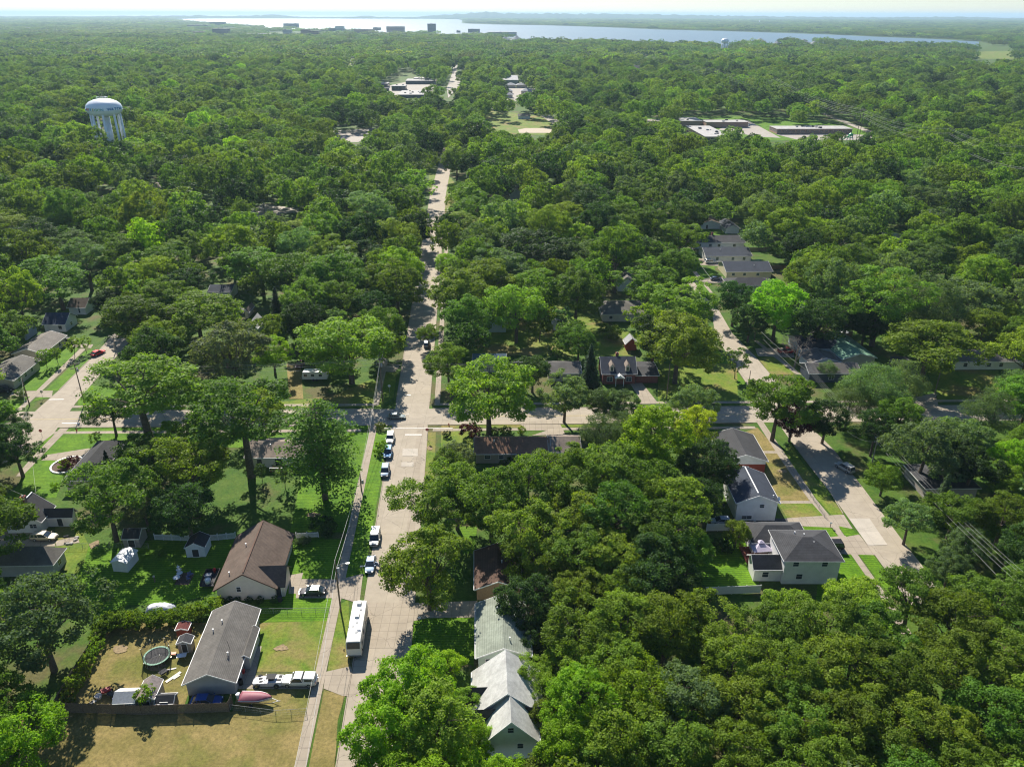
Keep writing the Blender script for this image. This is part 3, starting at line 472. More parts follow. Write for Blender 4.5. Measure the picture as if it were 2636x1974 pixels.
# right foreground
t,hw,hd,c=house('gabled_house','two level white house with dark roof and a pale ridge strip on the right',FF(437,888),FF(655,655),4.6,6.3,'y','white','slate',[Wn('n',.62,3.2,.9,.8),('window','n',.28,.5,2.,.7)],[(.8,-.85)],rot=0,wide=None,lm='the white gabled house')
m=MB(); m.box(-.12,-hd*.9,6.4,.12,hd,6.5); m.build('ridge_vent','vinyl',t)
m=MB(); m.lathe([(0,.02),(.25,.06),(.42,.16)],14); dsh=m.build('satellite_dish','trim_white',t); dsh.location=(hw+.1,-hd+.3,5.2); dsh.rotation_euler=(1.0,0,.6)
t,hw,hd,c=house('two_storey_house','two storey white house with charcoal hipped roof and lower side wings',FF(808,1340),FF(1008,1130),5.5,7.4,'hip','white','dark',[Wn('n',.2,4.1,1.,.9),Wn('n',.72,4.1,1.,.9),Wn('n',.3,1.2),Wn('r',.5,4.)],[(-.3,.5),(.0,.35),(.2,-.2)],rot=0,wide=11.0,deep=9.5,lm='the two storey house')
wing(t,-hw-5.,-hw+.2,-hd+.8,-hd+4.6,3.0,4.4,'x','white','dark',[Wn('n',.4)]); wing(t,-hw-3.2,hw-2.5,hd,hd+6.2,3.0,4.8,'hip','white','dark')
t,hw,hd,c=house('red_sided_house','dark roofed house with red lower wall and white gable behind the white gabled house',FF(330,565),FF(460,355),3.4,5.0,'y','white','dark',[Wn('n',.55,1.,.9,.8)],rot=0,wide=10.5,lm='the red sided house')
m=MB(); m.box(-hw-.02,-hd-.03,0,hw+.02,-hd+.1,2.4); m.build('red_wall','siding_red',t)
t,hw,hd,c=house('dormer_house','red brick house with dark roof, two pale dormers and a white porch',E(1238,172),E(1452,60),3.4,6.2,'x','red','slate',[('window','n',.22,.9,1.5,1.3),('window','n',.8,.9,1.5,1.3)],[],rot=.8,wallmat='brick_red',chim=(0,.2),lm='the red brick house')
for k in(-.45,.5):
    x=hw*k; m=MB(); m.box(x-.55,-hd+.3,3.9,x+.55,-hd+2.6,5.2); m.add([(x-.55,-hd+.3,5.2),(x+.55,-hd+.3,5.2),(x,-hd+.3,6.)],[(0,1,2)]); dm=m.build('dormer','siding_cream',t)
    r_=MB(); r_.add([(x-.75,-hd+.1,5.1),(x,-hd+.1,6.15),(x,-hd+3.4,6.15),(x-.75,-hd+3,5.1),(x+.75,-hd+.1,5.1),(x+.75,-hd+3,5.1)],[(0,1,2,3),(1,4,5,2)]); r_.build('dormer_roof','shingle_tan',dm)
    p=MB(); p.box(x-.33,-hd+.26,4.,x+.33,-hd+.29,5.1); p.build('pane','glass',dm)
m=MB(); [m.box(x-.08,-hd-1.7,0,x+.08,-hd-1.55,2.5) for x in(-1.1,1.1)]; m.add([(-1.4,-hd-1.8,2.5),(0,-hd-1.8,3.5),(1.4,-hd-1.8,2.5),(-1.4,-hd,2.5),(0,-hd,3.5),(1.4,-hd,2.5)],[(0,1,4,3),(1,2,5,4),(0,2,1),(0,3,5,2)]); m.build('porch','trim_white',t)
wing(t,hw+.4,hw+6.5,-hd+.6,hd-.4,2.4,2.9,'x','brick_red','dark')
house('teal_roofed_house','teal roofed house hidden behind the bright maple on the cross street',E(318,105),E(562,58),2.8,4.4,'x','beige','teal',rot=.8,deep=8,lm='the teal roofed house')
house('grey_roofed_house','low beige house with grey roof between the dark tree and the blue spruce',E(850,168),E(1078,80),2.8,4.3,'x','beige','grey',[Wn('n',.3),Wn('n',.7)],rot=.8,lm='the low beige house')
# left middle
house('ranch_house','nearer of the two long ranch houses by the left street, pale beige walls',L(-190,890),L(240,715),2.7,4.2,'y','beige','grey',[Wn('r',u) for u in(.2,.45,.7)],rot=2,wide=10,lm='the near left ranch')
house('ranch_house','farther long ranch house by the left street with a light tan roof',L(90,668),L(515,515),2.7,4.2,'y','beige','greywarm',[Wn('r',.3),Wn('r',.7)],rot=2,wide=9.5,lm='the far left ranch')
house('blue_roofed_house','white house with dark blue roof at the end of the left street',L(335,425),L(640,345),2.9,5.2,'x','white','blue',[Wn('n',.75),Wn('r',.5)],rot=1,deep=8.5,lm='the blue roofed house')
house('white_house','small white house with brown roof behind the blue roofed one',L(540,290),L(780,228),2.8,4.8,'x','white','brown',[('window','n',.62,.7,.5,1.5)],rot=1,lm='the small brown roofed house')
house('white_house','white house with dark roof in a clearing right of the left clump of oaks',L(1685,165),L(1940,105),2.8,4.2,'x','white','slate',[Wn('n',.83,1.,1.,1.),Wn('n',.2)],rot=1,lm='the white house in the clearing')
house('garage','small flat sided beige garage beside the white pickup',L(1975,325),L(2070,265),2.6,3.3,'y','beige','tan',rot=1,cat='garage',lm='the small beige garage')
house('shed_house','pale grey gabled garage peeping out behind the bright maple',L(1990,455),L(2150,380),2.7,4.6,'y','white','light',rot=1,cat='garage')
house('garage','blue grey little garage left of the long ranch roofs',L(190,500),L(290,435),2.5,3.8,'y','bluegrey','blue',rot=1,cat='garage')
# right row
house('white_house','white house with dark roof and chimney, farthest of the right hand row',O(525,485),O(825,430),2.8,4.4,'x','white','dark',[Wn('n',u,.9,1.2,1.2) for u in(.08,.3,.48,.8)],chim=(-.2,.1),rot=1,lm='the farthest row house')
house('white_house','white house with slate roof next to the silver car, in the right hand row',O(598,580),O(865,515),2.8,4.6,'x','white','slate',[Wn('n',.25),Wn('n',.6),Wn('n',.85)],[(-.3,-.4)],rot=1,lm='the slate roofed house')
house('cream_house','cream house with slate roof and messy side yard in the right hand row',O(745,690),O(1000,615),2.8,4.8,'x','yellow','slate',[Wn('n',.15),Wn('n',.4),Wn('n',.7)],[(.3,-.5)],rot=1,lm='the cream house')
house('hipped_house','grey hipped house behind the bright green tree on the right street',O(760,790),O(1045,732),2.8,4.6,'hip','cream','dark',rot=1,deep=9,lm='the grey hipped house on the right')
house('garage','white garage with brown roof at the back of a square lawn',O(565,352),O(668,310),2.5,4.2,'y','white','brown',[('door','n',.3,.1,.9,1.9)],rot=1,cat='garage'); house('shed','white narrow shed beside the square back lawn',O(738,385),O(790,335),2.5,4.,'y','white','slate',rot=1,cat='shed')
t,hw,hd,c=house('green_roofed_house','low beige house with a bright sage green roof on the right',UU(610,310),UU(958,305),2.8,4.3,'y','beige','green',[Wn('l',.35),Wn('l',.6)],[(.2,.3),(.3,.1)],rot=6,wide=11,deep=18,lm='the green roofed house')
house('bluegrey_house','blue grey house with dark slate roof behind the bare tree',UU(215,212),UU(455,80),2.9,4.6,'x','paleblue','slate',[Wn('n',.3),Wn('n',.6)],rot=1,lm='the slate roofed house by the bare tree')
house('grey_house','small house with a weathered pale grey roof beside the bare tree',UU(300,345),UU(500,240),2.8,4.2,'y','white','grey',rot=4,lm='the pale roofed small house')
house('navy_house','dark navy walled house with grey roof and white awnings',UU(300,440),UU(690,335),3.,4.4,'x','navy','grey',[('window','n',.45,.9,1.4,1.2),('window','n',.75,.9,1.4,1.4)],rot=1,lm='the navy house')
t,hw,hd,c=house('white_ranch','white ranch house with dark window shutters and grey blue roof at the right edge',HH(1545,638),HH(1915,548),2.8,4.3,'x','white','grey',[Wn('n',.15),Wn('n',.5),Wn('n',.68)],rot=1,lm='the white ranch at the right edge')
wing(t,hw-.5,hw+5.8,-hd-3.4,hd-1,2.8,4.5,'y','white','grey')
house('low_house','dark roofed low house deep in shade among the lower right trees',HH(1330,1540),HH(1660,1470),2.8,4.3,'hip','taupe','dark',rot=1,deep=10,lm='the shaded low house')
house('grey_house','long pale grey roofed house alone among the right hand woods',O(1915,450),O(2040,410),2.8,4.,'y','white','light',[Wn('l',u) for u in(.2,.5,.8)],rot=25,wide=9,deep=13,lm='the lone grey roofed house')
# middle woods
house('hipped_house','grey hipped roof house in the woods north of the red brick house',N(1790,1268),N(2060,1170),2.8,5.2,'hip','beige','grey',[Wn('n',.2)],rot=1,lm='the grey house in the middle woods')
house('white_house','white house with grey roof glimpsed between trunks in the middle woods',N(1900,1050),N(2035,1000),3.2,5.4,'y','white','grey',[Wn('n',.8,1.,1.,1.)],rot=1)
house('paleblue_house','pale blue house glimpsed between big street trees right of the road',N(965,1330),N(1118,1230),3.4,5.4,'y','paleblue','slate',rot=1)
t,hw,hd,c=house('shed','tall little red shed with pale gable roof behind the red brick house',N(1960,1475),N(2035,1440),2.6,4.2,'y','red','pale',rot=4,cat='shed',deep=4,lm='the red shed')
house('garage','pale grey garage roof beside the small lawn in the middle woods',N(1440,1335),N(1515,1310),2.4,3.2,'y','white','pale',rot=1,cat='garage')
house('gabled_house','dark roofed house with pale gable beyond the middle woods',N(1135,420),N(1230,375),3,6,'y','grey','dark',rot=1,lm='the far dark gabled house')
house('grey_house','grey house with white gable at the far right of the middle woods',N(2098,460),N(2215,415),2.8,5,'x','bluegrey','dark',rot=1); house('white_house','white gabled house right of the main street beyond the first woods',N(830,290),N(880,230),3,5.6,'y','white','slate',rot=1)
house('beige_house','pale gabled house in the upper left woods by the curved drive',M(910,345),M(1040,315),2.8,4.8,'y','yellow','tan',rot=5,lm='the pale house in the left woods'); house('white_house','white gabled house right of the pale one in the upper left woods',M(1335,410),M(1445,380),3.,5.4,'y','yellow','grey',rot=2,deep=10)
house('blue_tent_house','small house with bright blue roof by the left street bend',M(1730,530),M(1800,500),2.5,4.6,'y','white','blue',rot=1,deep=6)
# ------------------------------------------------------------------ sheds and yard things
def shed(name,label,px,w_,d_,ze,zr,wall,roof,rot=3,axis='y',door=True,ops=None,z=None):
    P=at(px); t=thing(name,label,'shed',P,math.radians(rot)); wb=MB(); rf=gable(wb,-w_/2,w_/2,-d_/2,d_/2,ze,zr,axis,.12); wb.build('wall','siding_'+wall,t); rf.build('roof',roof,t)
    if door: opening(t,'door','n',.5,.1,min(1.2,w_*.4),1.7,w_/2,d_/2)
    fascia(-w_/2,w_/2,-d_/2,d_/2,ze,zr,axis,.12,t); return t
plain('metal_roof',(.55,.55,.54),.45,.3); plain('metal_tan',(.24,.20,.18),.6,.2,.2); plain('metal_white',(.72,.74,.76),.5,.2)
shed('garden_shed','white garden shed with double doors set in the white fence',S(415,225),3.6,3.6,2.2,3.2,'white','shingle_dark'); shed('metal_shed','pale blue white metal shed with sunlit low roof on the shaded grass',T(985,590),2.9,3.8,2.1,2.6,'white','metal_white',rot=-6,door=False)
shed('barn_shed','dark barn shaped shed in the shade of the tall trees',T(1060,410),3.2,3.4,2.1,3.2,'taupe','shingle_dark',axis='x',rot=2); shed('little_shed','small shed with black roof and white trim against the grey ranch',W(920,330),2.1,1.6,1.9,2.4,'taupe','shingle_dark')
shed('maroon_shed','low maroon roofed box shed by the hedge corner',W(905,235),1.9,1.6,1.7,2.0,'red','shingle_maroon',door=False)
shed('barrel_shed','silver roofed low shed by the wooden fence, leftmost of the three sheds',W(545,700),3.0,2.6,2.,2.8,'white','metal_roof',axis='x'); shed('ribbed_shed','brown ribbed metal roof shed, middle of the three by the wooden fence',W(690,665),2.6,3.6,2.2,3.1,'taupe','metal_tan',axis='y'); shed('small_shed','small black roofed shed, rightmost of the three by the wooden fence',W(795,705),2.6,1.8,1.6,2.2,'navy','shingle_dark',axis='x')
def fence(name,label,pts,h,mat,picket=False,post=2.4,cap=False,px=True,group=None):
    P=[at(p) for p in pts] if px else [Vector(p) for p in pts]; t=thing(name,label,'fence',P[0],0,group); o=P[0]; pm=MB(); bm_=MB()
    for a,b_ in zip(P,P[1:]):
        a=a-o;b_=b_-o; L_=(b_-a).length; d=(b_-a)/L_; n=Vector((-d.y,d.x,0)); k=max(1,round(L_/post))
        for i in range(k+1):
            q=a+d*L_*i/k; pm.obox(q+Vector((0,0,h/2+.06)),d*.06,n*.06,(0,0,h/2+.06)); 
            if cap: pm.obox(q+Vector((0,0,h+.16)),d*.09,n*.09,(0,0,.04))
        if picket:
            for zz in(.25,h-.15): bm_.obox((a+b_)/2+Vector((0,0,zz)),d*L_/2,n*.02,(0,0,.05))
            kk=int(L_/.16)
            for i in range(kk):
                q=a+d*(i+.5)*L_/kk; bm_.obox(q+n*.03+Vector((0,0,h/2)),d*(.072 if mat!='vinyl' else .05),n*.01,(0,0,h/2*random.uniform(.97,1.02)))
        else:
            kk=max(1,int(L_/ (post)))
            for i in range(kk):
                q0=a+d*L_*i/kk; q1=a+d*L_*(i+1)/kk; bm_.obox((q0+q1)/2+Vector((0,0,h/2+.03)),(q1-q0)/2,n*.025,(0,0,h/2-.04))
    pm.build('post',mat,t)['label']='square posts of the fence'; bm_.build('fence_panel',mat,t); return t
def chain(name,label,pts,h=1.1,group=None):
    P=[at(p) for p in pts]; t=thing(name,label,'fence',P[0],0,group); o=P[0]; pm=MB(); r=MB()
    for a,b_ in zip(P,P[1:]):
        a=a-o;b_=b_-o; L_=(b_-a).length; d=(b_-a)/L_; k=max(1,round(L_/2.6))
        for i in range(k+1): q=a+d*L_*i/k; pm.tube([q,q+Vector((0,0,h))],.035,6)
        for zz in(h,h*.5,.08): r.tube([a+Vector((0,0,zz)),b_+Vector((0,0,zz))],.022 if zz==h else .008,5)
        kk=int(L_/.3)
        for i in range(kk):
            q=a+d*L_*i/kk; q2=a+d*L_*(i+1)/kk; r.tube([q+Vector((0,0,.05)),q2+Vector((0,0,h))],.006,3,False); r.tube([q2+Vector((0,0,.05)),q+Vector((0,0,h))],.006,3,False)
    pm.build('post','galvanised',t); r.build('wire_mesh','galvanised',t); return t
random.seed(4)
fence('wooden_fence','tall weathered board fence along the bottom of the trampoline yard',[A(300,1352),A(780,1368),A(1262,1352),A(1282,1310)],1.9,'wood_fence',True); fence('wooden_fence','weathered board fence up the left side of the trampoline yard',[A(300,1352),A(400,1180),A(540,960)],1.7,'wood_fence',True)
fence('vinyl_fence','white vinyl fence section left of the white garden shed',[S(125,150),S(350,158)],1.3,'vinyl',True,2.0,True); fence('vinyl_fence','white vinyl fence section between garden shed and brown roofed house',[S(480,158),S(655,142)],1.4,'vinyl',True,2.,True); fence('vinyl_fence','white vinyl fence section right of the brown roofed house',[S(1050,140),S(1195,132)],1.2,'vinyl',True,2.,True)
fence('vinyl_fence','low white fence beside the white cottage at the left edge',[T(-40,110),T(165,108)],1.,'vinyl',True,2.2,True); fence('vinyl_fence','solid white vinyl fence along the bottom of the striped back lawn',[FF(180,1600),FF(400,1592),FF(620,1585)],1.8,'vinyl'); fence('vinyl_fence','solid white vinyl fence behind the small car near the asphalt drive',[FF(205,1105),FF(380,1103),FF(590,1095)],1.8,'vinyl'); fence('vinyl_fence','short white vinyl fence return beside the two storey house',[FF(570,1070),FF(625,1190)],1.8,'vinyl')
fence('wooden_fence','honey brown board fence behind the cream house',[O(990,672),O(1185,672)],1.7,'wood_new',True); fence('wooden_fence','board fence left of the green roofed house',[UU(440,165),UU(600,320)],1.7,'wood_fence',True); fence('wooden_fence','dark board fence behind the round pool',[UU(400,100),UU(700,95)],1.7,'wood_fence',True); fence('wooden_fence','dark board fence behind the farthest row house',[O(905,545),O(1060,545)],1.7,'wood_fence',True)
chain('chain_link_fence','low chain link fence below the boat trailer',[A(1270,1340),B(450,1372),B(620,1362)]); chain('chain_link_fence','chain link fence across the front of the patchy lawn',[B(360,810),B(745,805)]); chain('chain_link_fence','chain link fence beside the walk of the white gabled house',[FF(880,640),FF(1035,870),FF(1120,1000)]); chain('wire_fence','thin wire fence by the metal shed',[T(440,455),T(1160,455)])
# hedge rows come with the trees. trampoline
P=at(W(727,400)); t=thing('trampoline','round trampoline with green rim and black net enclosure in the dry yard','trampoline',P,.2); 
plain('mat_black',(.03,.03,.033),.8); plain('pad_green',(.16,.36,.25),.6); LM.append(('the trampoline',P.x,P.y))
R_=2.1; m=MB(); m.lathe([(0,.83),(R_-.3,.85)],32); m.build('jumping_mat','mat_black',t); m=MB(); m.lathe([(R_-.3,.86),(R_-.28,.92),(R_,.92),(R_+.03,.84),(R_-.3,.83)],32); m.build('rim_pad','pad_green',t)
net=MB()
for i in range(6):
    a=i*math.pi/3; x,y=(R_+.08)*math.cos(a),(R_+.08)*math.sin(a); m=MB(); m.tube([(x,y,0),(x,y,2.7)],.04,6); m.build('net_pole','steel',t); m=MB(); a2=a+.25; m.tube([(R_*math.cos(a-.25),R_*math.sin(a-.25),.84),(R_*math.cos(a-.25),R_*math.sin(a-.25),.03),(R_*math.cos(a2),R_*math.sin(a2),.03),(R_*math.cos(a2),R_*math.sin(a2),.84)],.03,6); m.build('leg','steel',t)
for i in range(60):
    a=i*math.pi/30; sag=.18*math.sin(math.pi*((i%10)/10)); net.tube([(R_*math.cos(a),R_*math.sin(a),.9),(R_*math.cos(a),R_*math.sin(a),2.6-sag)],.016,3,False)
for zz in [.9+.2*i for i in range(9)]:
    net.tube([(R_*math.cos(i*math.pi/18),R_*math.sin(i*math.pi/18),zz-(.18*math.sin(math.pi*((i%6)/6)) if zz>2.3 else 0)) for i in range(37)],.014 if zz<2.45 else .03,3,False)
net.build('safety_net','mat_black',t)
plain('worn_soil',(.27,.20,.11),.95,0,.3,2)
random.seed(33)
for i,(px_,rx,ry,lb) in enumerate(((D(570,1175),1.6,.9,'worn brown spot on the lawn below the pine'),(B(480,1000),1.5,.8,'bare patch in the patchy front lawn'),(W(480,330),1.4,1.,'trodden patch left of the trampoline'),(D(1395,700),.8,1.1,'bare spot on the verge by the stop sign'),(A(520,430),1.,1.6,'dry spot by the cottage fence'),(W(720,450),1.6,.9,'dark soil under the trampoline'),(FF(800,640),1.3,.8,'bare patch on the dry right lawn'))):
    P=at(px_); tag(MB().add([(P.x+rx*math.cos(a*.349)*random.uniform(.6,1.15),P.y+ry*math.sin(a*.349)*random.uniform(.6,1.15),.075+i*.0003) for a in range(18)],[tuple(range(18))]).build('bare_ground','worn_soil'),lb,None,None,'structure')
# tables, chairs, junk
def table(name,label,px,r_,h,top,leg,rot=0,square=False):
    t=thing(name,label,'table',at(px),rot); m=MB()
    if square: m.box(-r_,-r_*.6,h-.05,r_,r_*.6,h)
    else: m.lathe([(0,h),(r_,h),(r_,h-.05),(0,h-.05)],20)
    m.build('tabletop',top,t)
    for x,y in((-1,-1),(1,-1),(1,1),(-1,1)):
        m=MB(); m.tube([(x*r_*.6,y*r_*.4,h-.05),(x*r_*.7,y*r_*.5,0)],.025,5); m.build('leg',leg,t)
    return t
def chair(label,px,rot,mat='steel',seat='mat_black',group=None):
    t=thing('patio_chair',label,'chair',at(px),rot,group); m=MB(); m.box(-.26,-.26,.42,.26,.26,.46); m.build('seat',seat,t); m=MB(); m.box(-.26,.22,.5,.26,.26,1.); m.build('backrest',seat,t)
    for x,y in((-1,-1),(1,-1),(1,1),(-1,1)): m=MB(); m.tube([(x*.23,y*.23,.44),(x*.26,y*.26,0)],.018,5); m.build('leg',mat,t)
table('patio_table','white round patio table near the tiered fountain, left on the patio',S(270,415),.65,.72,'metal_white','steel'); table('patio_table','smaller pale round table at the foot of the tiered fountain',S(290,385),.55,.7,'metal_white','steel'); table('patio_table','pale grey table on the slab by the little shed',W(888,392),.75,.72,'metal_white','steel',.2,True)
for i,(p,l) in enumerate(((S(345,395),'blue cushioned patio chair on the dark patio, left one'),(S(365,385),'blue cushioned patio chair on the dark patio, right one'),(S(345,415),'blue cushioned patio chair nearest the front of the dark patio'))): plain('cushion',(.12,.14,.28),.8); chair(l,p,i*1.3,'steel','cushion')
sheet('patio',[S(250,445),S(345,445),S(385,370),S(290,362)],.03,'mulch','dark square patio on the green back lawn')
m=MB(); m.lathe([(0,0),(.5,0),(.45,.25),(.15,.3),(.1,.7),(.45,.85),(.5,.95),(.1,.95),(.07,1.4),(.28,1.5),(.3,1.58),(.05,1.6),(.04,2.),(0,2.05)],18); tag(m.build('garden_fountain','metal_white',None,True,at(S(285,370))),'white tiered garden fountain on the patio','fountain')
m=MB(); m.tube([(0,0,0),(0,0,1.1)],.12,8); m.mi=1; m.lathe([(0,1.1),(.22,1.15),(.2,1.35),(0,1.5)],10); tag(m.build('bird_bath',['pole_wood','concrete_plain'],None,False,at(S(124,425))),'dark garden post with pale cap on the bright lawn','garden post')
def tarp(name,label,px,lx,ly,h,mat,rot,seed,cat):
    random.seed(seed); n=18; k=10; vs=[];fs=[]
    for i in range(n+1):
        for j in range(k+1):
            u=i/n*2-1; v=j/k*2-1; e=max(0,1-abs(u)**2.6)*max(0,1-abs(v)**2.2); z=h*e**.45*(1+.12*random.uniform(-1,1)); vs.append((u*lx*(1-.12*v*v),v*ly*(1-.2*u*u),z))
    for i in range(n):
        for j in range(k): a=i*(k+1)+j; fs.append((a,a+k+1,a+k+2,a+1))
    m=MB().add(vs,fs); o=m.build(name,mat,None,True,at(px),rot); return tag(o,label,cat)
plain('tarp_white',(.62,.63,.66),.6,0,.2); plain('tarp_maroon',(.26,.07,.10),.6,0,.12,1.5); plain('orange_plastic',(.7,.12,.03),.5); plain('red_plastic',(.5,.03,.03),.5); plain('blue_plastic',(.04,.09,.35),.5); plain('board_white',(.70,.66,.58),.8); plain('tub_grey',(.3,.32,.34),.6)
tarp('covered_boat','crumpled white tarp over a small boat behind the hedge',W(748,75),2.6,1.2,1.2,'tarp_white',.05,3,'covered boat')
# covered runabout on trailer
P=at(B(345,1300)); t=thing('boat_trailer','boat trailer under the maroon covered boat','trailer',P,math.radians(-2)); m=MB(); m.box(-2.4,-.5,.42,2.3,-.42,.5); m.box(-2.4,.42,.42,2.3,.5,.5); m.tube([(2.3,-.46,.46),(3.4,0,.46)],.045,6); m.tube([(2.3,.46,.46),(3.4,0,.46),(3.7,0,.5)],.045,6); m.box(-.6,-1.,.3,-.5,1.,.38); m.build('trailer_frame','steel',t)
for y in(-1.05,1.05): m=MB(); m.tube([(-.55,y-.1,.32),(-.55,y+.1,.32)],.32,14); m.build('wheel','rubber',t)
t=thing('covered_boat','runabout boat under a maroon cover on a trailer below the race car','boat',P+Vector((0,0,.5)),math.radians(-2)); rings=[];cov=[]
for i in range(13):
    q=i/12; x=-2.4+4.9*q; hw_=1.0*(1-max(0,(q-.45)/.55)**2.1)+.02; kz=.0+.35*max(0,q-.6); dz=.75+.12*q
    rings.append([(x,-hw_*.5,kz+.1),(x,0,kz),(x,hw_*.5,kz+.1),(x,hw_,dz-.15),(x,hw_*1.02,dz),(x,-hw_*1.02,dz),(x,-hw_,dz-.15)])
    hh=.42*math.sin(math.pi*min(1,.12+q*.88))**.7; cov.append([(x,-hw_*1.06,dz-.12),(x,-hw_*.9,dz+.06),(x,-hw_*.45,dz+hh*.8),(x,0,dz+hh+.03),(x,hw_*.45,dz+hh*.8),(x,hw_*.9,dz+.06),(x,hw_*1.06,dz-.12)])
MB().loft(rings).build('hull','metal_white',t,True); MB().loft(cov).build('boat_cover','tarp_maroon',t,True); m=MB(); m.box(-2.9,-.2,.2,-2.45,.2,1.0); m.box(-2.95,-.25,1.,-2.5,.25,1.25); m.build('outboard_motor','metal_white',t)
random.seed(9)
def plank(label,px,rot,l,w_=.28,mat='board_white',z=.05): tag(MB().box(-l/2,-w_/2,0,l/2,w_/2,.05).box(-l/2+.1,-w_/2+.03,-.04,-l/2+.2,w_/2-.03,0).build('plank',mat,None,False,at(px)+Vector((0,0,z)),rot),label,'plank')
plank('long white board leaning towards the ranch, largest in the scrap pile',W(830,515),.95,2.6,.5); plank('short white board beside the largest one',W(852,515),.9,1.1); plank('white board nearest the left wooden fence corner',W(268,695),.9,1.6); plank('second white board near the left fence corner',W(290,680),1.0,1.1); plank('third white board near the left fence corner',W(310,678),.8,.8); plank('pale board lying by the trampoline',W(810,465),.3,1.8)
def barrow(name,label,px,mat,cat,rot=0,s=1.):
    t=thing(name,label,cat,at(px),rot); m=MB(); m.loft([[(-.3*s,-.2*s,.25*s),(.3*s,-.2*s,.25*s),(.3*s,.2*s,.25*s),(-.3*s,.2*s,.25*s)],[(-.5*s,-.35*s,.65*s),(.55*s,-.35*s,.6*s),(.55*s,.35*s,.6*s),(-.5*s,.35*s,.65*s)]]); m.build('tray',mat,t); m=MB(); m.tube([(.6*s,-.05,.2*s),(.6*s,.05,.2*s)],.2*s,12); m.build('wheel','rubber',t); m=MB(); [m.tube([(.6*s,y*.1,.2*s),(-.4*s,y*.3*s,.3*s),(-1.*s,y*.35*s,.6*s)],.02,5) for y in(-1,1)]; m.build('handle','steel',t)
barrow('wheelbarrow','red garden cart among junk left of the silver roofed shed',W(392,620),'red_plastic','cart',.6,1.3); barrow('wheelbarrow','dark cart beside the red one',W(430,640),'mat_black','cart',-.4,1.1); barrow('wheelbarrow','orange toy cart beside the trampoline',W(832,372),'orange_plastic','toy cart',.2,.8); barrow('wheelbarrow','black cart near the long white board',W(765,500),'mat_black','cart',.9,1.2)
m=MB(); m.lathe([(0,.0),(.42,0),(.5,.55),(.46,.55),(.4,.1),(0,.1)],18); tag(m.build('wash_tub','metal_white',None,False,at(W(342,650))),'pale round tub left of the red cart','tub')
def bin_(label,px,mat,h=1.05,s=.32,name='trash_bin'):
    t=thing(name,label,'bin',at(px)); m=MB(); m.loft([[(-s*.8,-s*.8,.08),(s*.8,-s*.8,.08),(s*.8,s*.8,.08),(-s*.8,s*.8,.08)],[(-s,-s,h),(s,-s,h),(s,s,h),(-s,s,h)]]); m.build('body',mat,t); m=MB(); m.box(-s*1.05,-s*1.05,h,s*1.05,s*1.05,h+.09); m.build('lid',mat,t)
    for x in(-s,s): m=MB(); m.tube([(x-.04,s,.12),(x+.04,s,.12)],.12,10); m.build('wheel','rubber',t)
bin_('dark bin at the front corner of the brown roofed house',S(945,555),'mat_black'); bin_('red bin by the grey ranch porch',B(270,1140),'red_plastic',.7,.25); bin_('grey bin by the grey ranch driveway',B(225,1190),'tub_grey'); bin_('dark blue bin behind the grey ranch',A(645,1300),'blue_plastic'); bin_('dark heater box by the white gabled house wall',FF(652,975),'mat_black',1.,.4,'heater_box')
def tyres(label,px,n=4):
    t=thing('tyre_stack',label,'tyres',at(px)); 
    for i in range(n): m=MB(); m.lathe([(.18,i*.21),(.33,i*.21+.02),(.35,i*.21+.1),(.33,i*.21+.19),(.18,i*.21+.2)],18); m.build('tyre','rubber',t)
tyres('stack of old tyres by the grey ranch driveway corner',B(258,1200),5)
# cluttered utility trailer beside brown house
P=at(S(490,420)); t=thing('utility_trailer','dark utility trailer loaded with junk beside the brown roofed house','trailer',P,math.radians(4)); m=MB(); m.box(-1.3,-2.2,.55,1.3,2.2,.65); [m.box(*q) for q in((-1.3,-2.2,.65,-1.24,2.2,1.15),(1.24,-2.2,.65,1.3,2.2,1.15),(-1.24,2.14,.65,1.24,2.2,1.15))]; m.build('trailer_bed','mat_black',t)
for x in(-1.42,1.42): m=MB(); m.tube([(x-.1,0,.35),(x+.1,0,.35)],.35,14); m.build('wheel','rubber',t)
tag(MB().lathe([(0,0),(.5,0),(.55,.4),(.5,.9),(.0,.98)],16).build('water_tank','metal_white',None,True,P+Vector((.1,-1.3,.66))),'white tank riding at the front of the dark utility trailer','tank'); tag(MB().lathe([(0,0),(.2,0),(.3,.8),(.12,1.1),(0,1.2)],10).build('kayak_bag','red_plastic',None,True,P+Vector((.3,1.6,.66))),'red yellow bundle at the back of the dark trailer','bundle')
tag(MB().box(-.5,-.4,0,.5,.4,.6).box(-.54,-.44,.6,.54,.44,.66).build('storage_box','tub_grey',None,False,P+Vector((-.4,.2,.66))),'grey box in the middle of the dark trailer','box')
# gazebo canopy, deck and pool
P=at(FF(610,1290)); t=thing('gazebo','pale lilac fabric gazebo on the red deck behind the two storey house','gazebo',P,.12)
plain('canopy_lilac',(.50,.45,.56),.7,0,.06); m=MB(); m.add([(-2,-2,2.3),(2,-2,2.3),(2,2,2.3),(-2,2,2.3),(-.5,-.5,3.05),(.5,-.5,3.05),(.5,.5,3.05),(-.5,.5,3.05),(-.6,-.6,3.2),(.6,-.6,3.2),(.6,.6,3.2),(-.6,.6,3.2),(0,0,3.55)],[(0,1,5,4),(1,2,6,5),(2,3,7,6),(3,0,4,7),(8,9,12),(9,10,12),(10,11,12),(11,8,12),(3,2,1,0)]); m.build('canopy','canopy_lilac',t)
for x,y in((-1.9,-1.9),(1.9,-1.9),(1.9,1.9),(-1.9,1.9)): m=MB(); m.box(x-.06,y-.06,0,x+.06,y+.06,2.3); m.build('post','steel',t)
P2=at(FF(590,1300)); m=MB(); m.box(-2.6,-2.6,.3,2.4,2.6,.45); m.mi=0
